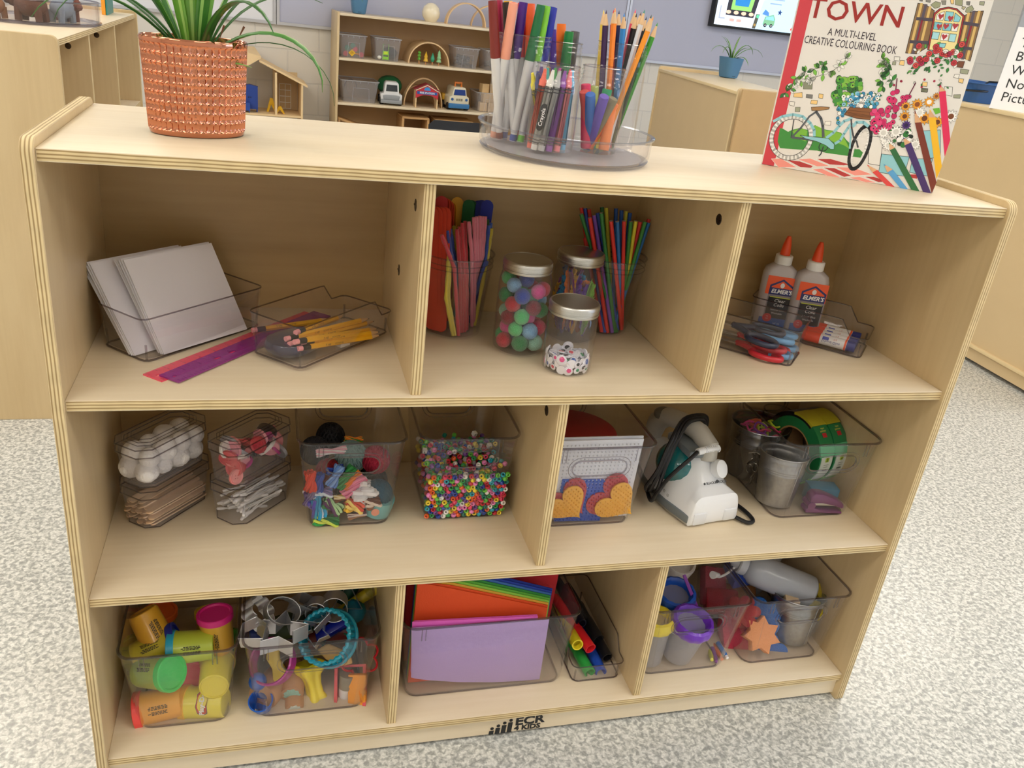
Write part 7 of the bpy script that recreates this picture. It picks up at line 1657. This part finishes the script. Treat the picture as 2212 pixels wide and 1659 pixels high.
can('yellow can with dark blue lid under the tilted one', (0.0683, 0.13, 0.1385), AX(.85, .35, .2), '1E2C94', 'C8B838')
can('can with red lid glimpsed behind the front ones', (0.1072, 0.135, 0.0725), AX(.45, .15, -.8), 'E03A4C', 'C8A040', txt=False)
can('green can under the magenta-lidded one', (0.1548, 0.165, 0.0918), AX(0, 1, .2), '5AA83C', '5CA84A')
can('lime can lying at the rear left of the heap', (0.0382, 0.16, 0.0962), AX(-.6, .1, .7), '9AB83A', 'B8B83C', txt=False)
can('amber can with orange lid standing in the rear corner', (.062, .225, Z3 + .040), (0, .05, 1), 'E8682C', 'C8962C', txt=False)
can('yellow can low at the rear of the heap', (.140, .215, Z3 + .036), (0, .3, 1), 'E8C82C', 'D0B83C', txt=False)

# ================================================================== cookie cutters and tools
def band(pts, h, th, mat, closed=True, flare=0):
    """a bent strip standing on its edge: the ring of a cutter"""
    m = MB(); n = len(pts); ins = []
    for i in range(n):
        a = Vector(pts[i - 1]); b = Vector(pts[(i + 1) % n]); d = (b - a).normalized(); nn = Vector((-d.y, d.x)); ins.append(tuple(Vector(pts[i]) + nn * th))
    A_ = sum(pts[i][0] * pts[(i + 1) % n][1] - pts[(i + 1) % n][0] * pts[i][1] for i in range(n))
    L = lambda P, z: [(x, y, z) for x, y in P]
    m.loft([L(pts, 0), L(pts, h), L(ins, h), L(ins, 0), L(pts, 0)])
    return m
TIN = M('CDCED3', .36, .8, bump=.1, bscale=200)
def cutter(label, pts, h, c, zax, xax=(1, 0, 0), mat=None, th=.0006, group=None, lip=True):
    t = thing('cookie_cutter', label, 'cookie cutter'); z = Vector(zax).normalized(); x = Vector(xax); x = (x - z * x.dot(z)).normalized(); y = z.cross(x)
    place(t, Matrix(((x.x, y.x, z.x, c[0]), (x.y, y.y, z.y, c[1]), (x.z, y.z, z.z, c[2]), (0, 0, 0, 1))))
    band(pts, h, th, mat).build('band', mat or TIN, t, ang=30)
    if lip:
        MB().tube([(a, b, h) for a, b in pts], th * 1.3, 5, closed=True).build('rolled_edge', mat or TIN, t)
    return t
def scallop(r, n, amp, m=120): return [((r + amp * abs(sin(n * pi * i / m))) * cos(2 * pi * i / m), (r + amp * abs(sin(n * pi * i / m))) * sin(2 * pi * i / m)) for i in range(m)]
def starp(r, q, n=5): return [(x / 1000, y / 1000) for x, y in starpoly(0, 0, r * 1000, q * 1000, n)]
F6 = AX(0, 0, -1); U6 = AX(0, 1, 0); R6 = AX(1, 0, 0)
TEAL = M('1E9CB8', .25, coat=.4)
tq = cutter('large turquoise scalloped ring cutter leaning on the handle side', scallop(.0385, 26, .0022, 208), .026, (0.3223, 0.11, 0.1459), AX(-.22, .42, -1), R6, TEAL, .0022)
tq2 = MB().tube([((.0425) * cos(a / 20 * pi), (.0425) * sin(a / 20 * pi), .001) for a in range(40)], .0030, 8, closed=True).build('grip_ring', TEAL, tq)
cutter('purple ring cutter low behind the bin front', circ(.034, 60), .018, (0.2402, 0.1, 0.1167), AX(-.3, .45, -1), R6, M('A82C84', .3, coat=.4), .0016)
cutter('big steel star cutter at the bin rim', starp(.040, .019), .026, (0.2469, 0.092, 0.1644), AX(.15, 1.0, -.45), AX(1, .1, 0))
cutter('steel house-shaped cutter by the rim corner', [(-.018, -.016), (.018, -.016), (.018, .010), (0, .022), (-.018, .010)], .022, (0.211, 0.09, 0.176), AX(0, .9, -.7), R6)
cutter('fluted steel cutter at the corner of the heap', scallop(.021, 8, .005, 96), .022, (0.2053, 0.135, 0.1802), AX(.8, .5, -.2), AX(0, 0, 1))
cutter('tall steel arch cutter above the star', [(.020 * cos(a / 10 * pi), .026 * sin(a / 10 * pi)) for a in range(0, 20)], .024, (0.2451, 0.13, 0.188), AX(.5, .3, -.75), AX(.4, .9, 0))
cutter('steel diamond cutter standing behind the arch', [(-.016, 0), (0, -.026), (.016, 0), (0, .026)], .022, (0.2695, 0.15, 0.1788), AX(.8, .5, -.2), AX(.2, 1, 0))
cutter('small round steel cutter at the heap top', circ(.0165, 36), .026, (0.3042, 0.155, 0.1753), AX(.1, -.25, -1), R6)
cutter('larger round steel cutter beside the small round one', circ(.0205, 36), .030, (0.3314, 0.165, 0.1725), AX(.15, -.25, -1), R6)
cutter('steel arrow cutter behind the turquoise ring', [(-.026, -.010), (.010, -.014), (.010, -.026), (.030, 0), (.010, .020), (.010, .010), (-.026, .014)], .020, (0.2952, 0.14, 0.1628), AX(0, .6, -.8), R6)
cutter('steel leaf cutter seen through the turquoise ring', [(-.020, 0), (-.006, .006), (-.010, .018), (.002, .010), (.012, .018), (.012, .006), (.022, -.002), (.008, -.008), (.002, -.020), (-.006, -.010)], .014, (0.3007, 0.12, 0.1435), AX(0, .5, -.8), R6)
cutter('steel triangle cutter at the rear of the heap', [(-.024, -.018), (.024, -.018), (0, .024)], .020, (0.3536, 0.19, 0.1563), AX(.2, .3, -.9), R6)
cutter('steel square cutter at the far rear corner', [(-.020, -.020), (.020, -.020), (.020, .020), (-.020, .020)], .022, (.222, .200, .190), AX(.2, .8, -.5), R6)
cutter('red frame cutter with square window at the front', [(-.0245, -.034), (.0245, -.034), (.0245, .034), (-.0245, .034)], .018, (0.3547, 0.088, 0.0619), AX(.04, .35, -1), AX(1, .05, 0), M('D0202E', .3, coat=.3), .0060, lip=False)
cutter('red flower cutter behind the red frame', scallop(.022, 6, .008, 96), .016, (0.3701, 0.115, 0.097), AX(.1, .3, -1), R6, M('C8202C', .3, coat=.3), .0014)
cutter('green round cutter behind the turquoise ring', circ(.024, 40), .020, (0.3366, 0.15, 0.0839), AX(.2, .5, -.8), R6, M('1E7A5A', .3, coat=.3), .0016)
YL = M('F0DC2C', .35, coat=.2)
def obj_at(mb, name, mat, label, cat, c, zax=(0, 0, 1), xax=(1, 0, 0), group=None, **k):
    z = Vector(zax).normalized(); x = Vector(xax); x = (x - z * x.dot(z)).normalized(); y = z.cross(x)
    o = mb.build(name, mat, None, **k); place(o, Matrix(((x.x, y.x, z.x, c[0]), (x.y, y.y, z.y, c[1]), (x.z, y.z, z.z, c[2]), (0, 0, 0, 1)))); return tag(o, label, cat, group)
# yellow stamp handle: a four-lobed grip
def lobed(prof, n=48, k=4, amp=.16):
    m = MB(); m.loft([[(r * (1 + amp * cos(k * 2 * pi * i / n)) * cos(2 * pi * i / n), r * (1 + amp * cos(k * 2 * pi * i / n)) * sin(2 * pi * i / n), z) for i in range(n)] for r, z in prof], cap0=True, cap1=True); return m
obj_at(lobed([(.012, -.040), (.019, -.038), (.0205, -.032), (.017, -.022), (.0120, -.010), (.0115, .004), (.0140, .018), (.020, .026), (.0225, .037), (.019, .040)]), 'dough_stamp', YL, 'yellow plastic dough stamp with waisted grip', 'dough stamp', (0.296, 0.092, 0.0681), AX(-.20, 1, -.10), R6)
for lab, c, ax_, col, r in (('wooden stamp roller with hollow end near the bin corner', (0.2237, 0.085, 0.0706), AX(-.25, -.25, -1), '3A2A20', .0235), ('wooden stamp with pale teal end', (0.264, 0.09, 0.0683), AX(.15, -.55, -.9), '9CC8B8', .0180), ('wooden stamp with whitish end at the bin floor', (0.2667, 0.072, 0.0528), AX(.25, -.45, -.9), 'C8D0C4', .0150)):
    t = thing('wooden_stamp', lab, 'stamp'); place(t, along(c, Vector(c) + ax_)); WM = M('B98A64', .6, var=.18, bscale=60)
    MB().lathe([(0, -.045), (r * .96, -.045), (r, -.042), (r, .004), (r * .93, .010), (r * .66, .010)] + ([(r * .35, .010), (r * .33, -.01), (0, -.01)] if col == '3A2A20' else [(0, .010)]), 30).build('barrel', WM, t)
    if col != '3A2A20': MB().lathe([(r * .68, .0102), (r * .6, .0112), (0, .0112)], 24, ripple=.12, nr=9).build('stamp_face', M(col, .7, bump=1, bscale=500), t)
BL = M('1E5AB8', .35, coat=.2)
o = thing('plastic_cup', 'little blue plastic cup on the bin floor', 'cup'); place(o, along((0.2174, 0.0492, 0.076), Vector((0.2174, 0.0492, 0.076)) + AX(.05, .9, -.9))); MB().lathe([(0, -.020), (.013, -.020), (.0175, .001), (.0185, .001), (.0185, .003), (.0165, .003), (.012, -.018), (0, -.018)], 30).build('body', BL, o); o.location.y += .016
obj_at(MB().ball((0, 0, 0), .0135, 20), 'ball', BL, 'small blue plastic ball against the bin corner', 'ball', (0.2129, 0.085, 0.0963))
obj_at(MB().prism([(-.03, 0), (.03, 0), (.034, .016), (-.026, .016)], -.010, .010), 'block', M('1426A8', .25, coat=.4), 'dark blue plastic wedge inside the turquoise ring', 'toy block', (0.3304, 0.135, 0.1331), AX(0, .5, -.8), AX(.8, .6, 0), bevel=.002)
obj_at(MB().prism([(-.014, -.026), (.014, -.026), (.014, .0), (.011, .004), (.014, .008), (.014, .026), (-.014, .026), (-.014, .008), (-.011, .004), (-.014, 0)], 0, .012), 'extruder_plug', M('F09A20', .4), 'orange plastic plug inside the red frame', 'dough tool', (0.3636, 0.076, 0.0682), AX(0, .05, -1), R6, bevel=.002)
o = thing('tube', 'white tube with grey bore standing in the red frame', 'tube'); place(o, along((0.3443, 0.078, 0.0438), Vector((0.3469, 0.085, 0.0804)))); MB().lathe([(0, 0), (.0115, 0), (.0118, .026), (.0118, .048), (.0100, .048), (.0100, .03), (0, .03)], 26).build('body', M('DAD6D4', .4), o); MB().lathe([(.0120, .026), (.0120, .0485)], 26, close=False).build('sleeve', M('8A8070', .5), o)
obj_at(MB().prism([(-.030, -.006), (-.010, -.012), (.016, -.010), (.030, .002), (.018, .014), (-.004, .012), (-.02, .010)], -.006, .006), 'wooden_pick', M('C8A05A', .5, var=.1, bscale=60), 'tan plastic leaf-shaped tool behind the yellow stamp', 'dough tool', (0.3296, 0.105, 0.1152), AX(.2, .3, -1), AX(.9, -.5, 0), bevel=.003)
obj_at(MB().prism([(-.010, -.03), (.006, -.034), (.012, -.016), (.006, .004), (.012, .026), (-.006, .030), (-.014, .008), (-.008, -.01)], -.006, .006), 'dough_knife', M('D8BC3C', .4), 'yellow flat dough tool inside the purple ring', 'dough tool', (0.2403, 0.11, 0.1104), AX(.1, .2, -1), AX(1, .25, 0), bevel=.003)
obj_at(MB().lathe([(0, -.05), (.008, -.048), (.010, .02), (.016, .036), (.019, .048), (.014, .060), (0, .064)], 24), 'dough_tool', M('C8B41E', .4), 'yellow round-ended dough tool at the heap top', 'dough tool', (0.3826, 0.2, 0.1507), AX(.75, .45, .3), R6)
obj_at(MB().lathe([(0, -.045), (.014, -.04), (.018, .0), (.014, .04), (0, .045)], 20), 'dough_tool', M('0E4A38', .4), 'dark green dough tool at the rear of the heap', 'dough tool', (.362, .225, .165), AX(.3, 1, 0)); obj_at(MB().ball((0, 0, 0), .020, 16, seed=4, lump=.06), 'dough_lump', M('1A7A94', .5), 'teal dough tool head behind the turquoise ring', 'dough tool', (0.3638, 0.185, 0.1324))
obj_at(MB().box(-.05, -.012, -.008, .05, .012, .008), 'rolling_guide', M('5A2A9A', .4), 'purple plastic bar at the rear of the heap', 'dough tool', (.262, .225, .205), AX(0, 1, 0), R6, bevel=.003); obj_at(MB().lathe([(0, -.05), (.016, -.05), (.016, .05), (0, .05)], 24), 'rolling_pin', M('1E3C9A', .4), 'dark blue roller lying low at the bin rear', 'dough tool', (.250, .190, .100), AX(1, .1, .2)); obj_at(MB().lathe([(0, -.045), (.017, -.045), (.017, .045), (0, .045)], 24), 'rolling_pin', M('7A2A24', .4), 'dark red roller low behind the stamps', 'dough tool', (.320, .170, .100), AX(1, .2, .2)); obj_at(MB().lathe([(0, -.04), (.020, -.04), (.020, .04), (0, .04)], 24), 'rolling_pin', M('3A4A2A', .5), 'olive roller under the steel cutters', 'dough tool', (.260, .160, .135), AX(1, .2, .5)); obj_at(MB().lathe([(0, -.04), (.018, -.04), (.018, .04), (0, .04)], 24), 'rolling_pin', M('5A1E20', .4), 'maroon roller at the rear by the divider', 'dough tool', (.350, .215, .090), AX(.3, .2, .8))

# ================================================================== coloured paper
def sheet(label, out, col, y, th=.0008, name='paper_sheet', lean=0, curl=0, group=None):
    z0 = min(p[1] for p in out); m = MB(); m.prism([(x, z - z0) for x, z in out], -th / 2, th / 2, ax='y')
    o = m.build(name, M(col, .75, bump=.12, bscale=500), None, smooth=False); o.location = (0, y, z0); o.rotation_euler = (RAD(-lean), 0, 0); return tag(o, label, 'paper', group)
zf = Z3 + .0035
sheet('lavender sheet at the front of the paper bin', [(.4440, .0930), (.4500, .0900), (.47, .0840), (.52, .0730), (.58, .0645), (.63, .0610), (.660, zf), (.6600, .1860), (.4385, .1925)], 'B49AD4', .0655)
for i in range(3): sheet('pink sheet just behind the lavender one', [(.444, .098), (.4500, .095), (.47, .088), (.52, .078), (.58, .070), (.642, zf + .002), (.642, .190), (.440 + .002 * i, .200 - .001 * i)], 'E868C8', .0700 + .0022 * i, group='pink sheets')
for i, (c, n_) in enumerate((('E2501E', 'orange'), ('E2501E', 'orange'), ('D8A83A', 'mustard'), ('8CC84A', 'lime'), ('5AA83A', 'green'), ('2F8A3C', 'dark green'), ('3A6AB4', 'mid blue'), ('1E3CA4', 'blue'), ('142C8C', 'dark blue'))):
    d = .0022 * i; sheet(f'{n_} card with slanting top edge in the paper bin', [(.4440, zf), (.661 + .0045 * min(i, 4) * .55, zf), (.6625 + .0016 * i, .1905 + .0026 * i), (.500 + .002 * i, .2440 + .0030 * i), (.4470, .2600)], c, .0880 + .0026 * i, .0016, group=f'{n_} cards')
for i in range(4): sheet('tall dark red card standing at the back of the paper bin', [(.4440, zf), (.690, zf), (.6985 + .012, .140), (.7360, .262), (.4380, .262)] if False else [(.4440, zf), (.688, zf), (.696, .262), (.4400, .262)], 'B01824', .138 + .006 * i, .0014, group='tall dark red cards')

# ================================================================== thick markers in the scooped tray
def thick(label, mouth, back, col, cap=True, r=.0098, txt=None):
    p, q = Vector(mouth), Vector(back); L = (q - p).length; t = thing('thick_marker', label, 'marker'); place(t, along(p, q)); CM = M(col, .35, coat=.15)
    MB().lathe([(r * .78, .010), (r * .80, 0), (r, 0), (r, .045), (r * .94, .046)], 26).lathe([(0, .010), (r * .79, .010)], 26).build('cap', CM, t)
    MB().lathe([(r * .9, .045), (r * .9, L - .02), (r * .84, L), (0, L)], 24).build('barrel', M(col, .4), t)
    if txt:
        dl = (along(p, q).inverted().to_3x3() @ (Vector(cam.location) - p)); an = math.atan2(dl.y, dl.x)
        a = Art(0); a.text(txt, 8.5, '4A4A55', 0, 0, 1); a.build('print', t, RZ(an) @ frame((r * 1.01, 0, .052), (0, 0, -1), (0, -1, 0)))
    return t
zt_ = Z3 + .0035
thick('green thick marker, open cap end at the tray lip', (0.7481, 0.064, 0.0641), (.729, .200, .075), '2FA84A'); thick('blue thick marker beside the green one', (0.7689, 0.064, 0.0614), (.764, .205, .075), '2450C0')
thick('red thick marker lying across the top', (0.7503, 0.082, 0.0996), (.722, .205, .112), 'D8202A'); thick('yellow thick marker at the tray side by the paper bin', (0.7267, 0.085, 0.1079), (.716 + .012, .215, .088), 'E8D82A')
thick('black thick marker with pale lettering along the tray wall', (.786, .085, .073), (.768, .225, .092), '16161A', txt='Jumbo'); thick('second black thick marker above the first', (.776, .110, .092), (.755, .235, .110), '1A1A1E', txt='Jumbo'); thick('black thick marker low in the near corner', (.7290, .066, .0725), (.7275, .10, .0725), '1C1E2A') if False else None
thick('dark navy thick marker at the rear of the tray', (.748, .130, .112), (.738, .245, .118), '15172A')

# ================================================================== paint cups
CUPM = clear('milky_cup', (.86, .86, .88), .9, .3, haze=.34)
def paint_cup(label, c, ax_, col, h=.084, r=.030):
    t = thing('paint_cup', label, 'cup'); place(t, along(c, Vector(c) + Vector(ax_))); LM = M(col, .3, coat=.3)
    MB().lathe([(0, .001), (r * .80, 0), (r * .84, .003), (r, h - .006), (r * .985, h - .006), (r * .82, .004), (0, .003)], 36).build('cup_body', CUPM, t)
    MB().lathe([(r * .99, h - .014), (r * 1.10, h - .014), (r * 1.20, h - .008), (r * 1.22, h - .001), (r * 1.14, h + .006), (r * .98, h + .008), (r * .86, h + .004), (r * .78, h - .006), (r * .50, h - .012)], 60, ripple=.018, nr=14).build('lid', LM, t)
    MB().lathe([(r * .80, h - .005), (r * .55, h - .008), (r * .48, h - .012), (0, h - .013)], 30).build('lid_well', clear('well_' + col, tuple(.55 + .45 * x for x in H(col)), 1, .15, haze=.3), t)
    return t
paint_cup('milky paint cup with yellow lid by the divider', (.8620, .0865, Z3 + .0045), (.02, .06, 1), 'F0DC2A'); paint_cup('milky paint cup with purple lid leaning at the bin front', (.9180, .0860, Z3 + .0085), (.06, -.20, 1), '6A2CB8', h=.086, r=.031)
paint_cup('milky paint cup with blue lid standing behind the yellow one', tuple(Vector((0.9201, 0.135, 0.1548)) - Vector((-.05, -.2, 1)).normalized() * .080), (-.05, -.2, 1), '1450B8')
WC = M('D8D4D2', .5)
for lab, c in (('white rounded pot at the rear by the divider', (.878, .245, .190)), ('wide white pot at the rear of the cups bin', (.962, .215, .170))):
    t = thing('white_pot', lab, 'pot', c, (.3, .1, 0)); MB().lathe([(0, -.09), (.026, -.088), (.030, -.05), (.034, -.005), (.033, .0), (.029, -.001), (.026, -.012), (0, -.014)], 36).build('body', WC, t)
obj_at(MB().box(-.003, -.001, -.032, .003, .001, .032), 'brush_handle', M('7A1E9A', .4), 'flat purple handle sticking up behind the cups', 'brush', (0.9422, 0.125, 0.1677), AX(-.40, 1, 0), R6, bevel=.0008)
SP = lambda c: M(c, .95, bump=1, bscale=500, var=.1)
obj_at(MB().prism([(-.028, -.045), (.026, -.05), (.030, .0), (.018, .046), (-.020, .05), (-.03, .0)], -.016, .016), 'sponge', SP('D0405A'), 'tall pinkish red sponge at the side of the cups bin', 'sponge', (1.0518, 0.125, 0.0789), AX(.1, .2, -1), R6, bevel=.004)
obj_at(MB().prism([(-.022, -.035), (.022, -.038), (.026, .03), (-.016, .036)], -.014, .014), 'sponge', SP('9A2C40'), 'dark rose sponge standing behind the purple lid', 'sponge', (1.0229, 0.185, 0.1272), AX(.2, .3, -1), R6, bevel=.004)
obj_at(MB().prism([(-.03, -.02), (.03, -.022), (.032, .02), (-.026, .026)], -.016, .016), 'sponge', SP('8A1222'), 'deep red sponge low behind the purple lid', 'sponge', (1.0284, 0.155, 0.112), AX(0, .4, -1), R6, bevel=.004)
obj_at(MB().prism([(-.034, -.022), (.03, -.024), (.034, .02), (-.026, .026)], -.014, .014), 'sponge', SP('A87040'), 'tan sponge lying behind the rose one', 'sponge', (1.0864, 0.185, 0.092), AX(0, .5, -1), R6, bevel=.004)
for i, (c, n_, a, b) in enumerate((('2A7AD0', 'blue', (1.0086, 0.066, 0.0623), (1.0101, 0.105, 0.062)), ('F06A2A', 'orange', (0.9975, 0.066, 0.0613), (1.0063, 0.11, 0.0531)), ('8A3AA8', 'purple', (0.9853, 0.062, 0.0605), (0.9975, 0.1, 0.0557)), ('D8D83A', 'yellow green', (0.9766, 0.064, 0.0645), (0.9906, 0.095, 0.0538)))):
    t = thing('paint_brush', f'{n_} stubby brush handle at the floor of the cups bin', 'brush'); place(t, along(a, b)); L = (Vector(b) - Vector(a)).length
    MB().lathe([(.0030, .004), (.0042, .012), (.0040, L), (0, L + .003)], 12).build('grip', M(c, .35), t); MB().lathe([(0, -.002), (.0030, .0), (.0033, .004), (.0030, .006)], 12).build('end_cap', M({'blue': 'F0F0F0', 'yellow green': 'E8E84A'}.get(n_, c), .35), t)

# ================================================================== sponges, pail and bottle
K5 = pail('galvanised pail standing in the sponge bin', (1.1580, .1060, Z3 + .0045), .0335, .0480, .092, (RAD(-7), RAD(3), .2))
b0_, b1_ = Vector((1.0751, 0.165, 0.1811)), Vector((1.1871, 0.115, 0.151))
gb = thing('squeeze_bottle', 'big translucent white squeeze bottle lying over the sponge bin', 'bottle'); place(gb, along(b1_, b0_)); LB = (b1_ - b0_).length; BT_ = M('C6CCDA', .3, trans=.3, coat=.2)
MB().lathe([(0, .002), (.024, 0), (.029, .004), (.030, .012), (.030, LB - .022), (.029, LB - .010), (.022, LB + .002), (.016, LB + .006)], 36).build('body', BT_, gb)
MB().lathe([(.0185, LB + .005), (.0195, LB + .007), (.0195, LB + .018), (.0175, LB + .020), (.012, LB + .020), (.010, LB + .030), (.0055, LB + .034), (0, LB + .034)], 36, ripple=.01, nr=18).build('collar', M('D4D8E2', .35, trans=.3), gb)
tip = b0_ + (b0_ - b1_).normalized() * .018; tc_ = Vector((0.9995, 0.15, 0.1788))
st_ = MB().tube(smooth([tuple(tip), tuple(tip.lerp(tc_, .35) - Vector((0, 0, .010))), tuple(tip.lerp(tc_, .75) - Vector((0, 0, .010))), tuple(tc_)], 6), .0022, 8).cyl(tuple(tip.lerp(tc_, .82) - Vector((0, 0, .004))), tuple(tc_ + (tc_ - tip) * .10 + Vector((0, 0, .004))), .0036, .0072, 16)
so = st_.build('cap_strap', M('E4E4E8', .4), None); so.parent = gb; so.matrix_parent_inverse = gb.matrix_basis.inverted()
def flowerp(n, r, q, m=72): return [((q + (r - q) * abs(cos(n / 2 * 2 * pi * i / m)) ** .6) * cos(2 * pi * i / m), (q + (r - q) * abs(cos(n / 2 * 2 * pi * i / m)) ** .6) * sin(2 * pi * i / m)) for i in range(m)]
obj_at(MB().prism([(x / 1000, y / 1000) for x, y in starpoly(0, 0, 34, 22, 7, 80)], -.012, .012), 'sponge', SP('F0A068'), 'peach orange star-shaped sponge against the bin front', 'sponge', (1.0722, 0.078, 0.098), AX(.05, .25, -1), R6, bevel=.001)
obj_at(MB().prism(flowerp(5, .034, .020), -.012, .012), 'sponge', SP('2C72CC'), 'blue flower-shaped sponge under the orange one', 'sponge', (1.105, 0.086, 0.0483), AX(.1, .5, -1), R6, bevel=.002)
obj_at(MB().prism(flowerp(4, .036, .022), -.013, .013), 'sponge', SP('2464B8'), 'darker blue sponge above the orange one', 'sponge', (1.1027, 0.12, 0.1021), AX(-.3, .2, -1), AX(1, .5, 0), bevel=.002)
obj_at(MB().box(-.030, -.022, -.012, .030, .022, .012), 'sponge', SP('1E3C94'), 'dark blue oblong sponge at the bin rear', 'sponge', (1.075, .175, .160), AX(0, .7, -.6), AX(1, .4, 0), bevel=.002)
obj_at(MB().prism([(-.014, -.012), (.010, -.017), (.019, .002), (.006, .016), (-.016, .012)], -.014, .014), 'sponge', SP('ECD43A'), 'yellow cube-like sponge beyond the bottle base', 'sponge', (1.2146, 0.125, 0.1441), AX(.2, .3, -1), R6, bevel=.001)
obj_at(MB().prism([(-.018, -.012), (.014, -.018), (.020, .008), (-.008, .016)], -.012, .012), 'sponge', SP('DCC83A'), 'yellow sponge sitting in the pail mouth', 'sponge', (1.1871, 0.105, 0.1219), AX(.1, .8, -.8), R6, bevel=.001)
obj_at(MB().prism([(-.014, -.010), (.014, -.012), (.012, .010), (-.010, .012)], -.006, .006), 'wooden_chip', M('D8C0A0', .8, var=.15, bscale=90), 'pale chip-like sponge piece by the bottle base', 'sponge', (1.1363, 0.105, 0.1495), AX(.2, .9, -.6), R6, bevel=.002)
for i, (a, b, c, n_) in enumerate((((1.2297, 0.085, 0.1462), (1.2034, 0.115, 0.096), 'E4E4E6', 'clear-handled'), ((1.2213, 0.083, 0.1403), (1.2026, 0.115, 0.0912), 'D8D8DC', 'white-handled'), ((1.225, 0.1, 0.1404), (1.2128, 0.12, 0.1057), 'E8A890', 'peach-handled'), ((1.2506, 0.105, 0.1484), (1.2284, 0.125, 0.1099), '8A4A2A', 'brown-bristled'))):
    t = thing('paint_brush', f'small {n_} brush resting across the pail mouth', 'brush'); place(t, along(a, b)); L = (Vector(b) - Vector(a)).length; MB().lathe([(.0016, 0), (.0022, .01), (.0020, L)], 8).build('handle', M(c, .35), t); MB().lathe([(.0024, L - .004), (.0026, L), (.0020, L + .008), (0, L + .014)], 8).build('bristles', M('6A4428', .8), t)
t = thing('white_pot', 'white lidded pot at the rear of the sponge bin', 'pot', (1.155, .235, .150), (.25, 0, 0)); MB().lathe([(0, -.088), (.030, -.086), (.034, .03), (.036, .032), (.034, .040), (0, .043)], 36).build('body', M('DDDDE2', .4), t)
obj_at(MB().prism(flowerp(6, .03, .019), -.012, .012), 'sponge', SP('B8343C'), 'dark red flower sponge between the two bins front', 'sponge', (1.052, .115, .150 - .03), AX(-.6, .3, -.8), R6, bevel=.002)
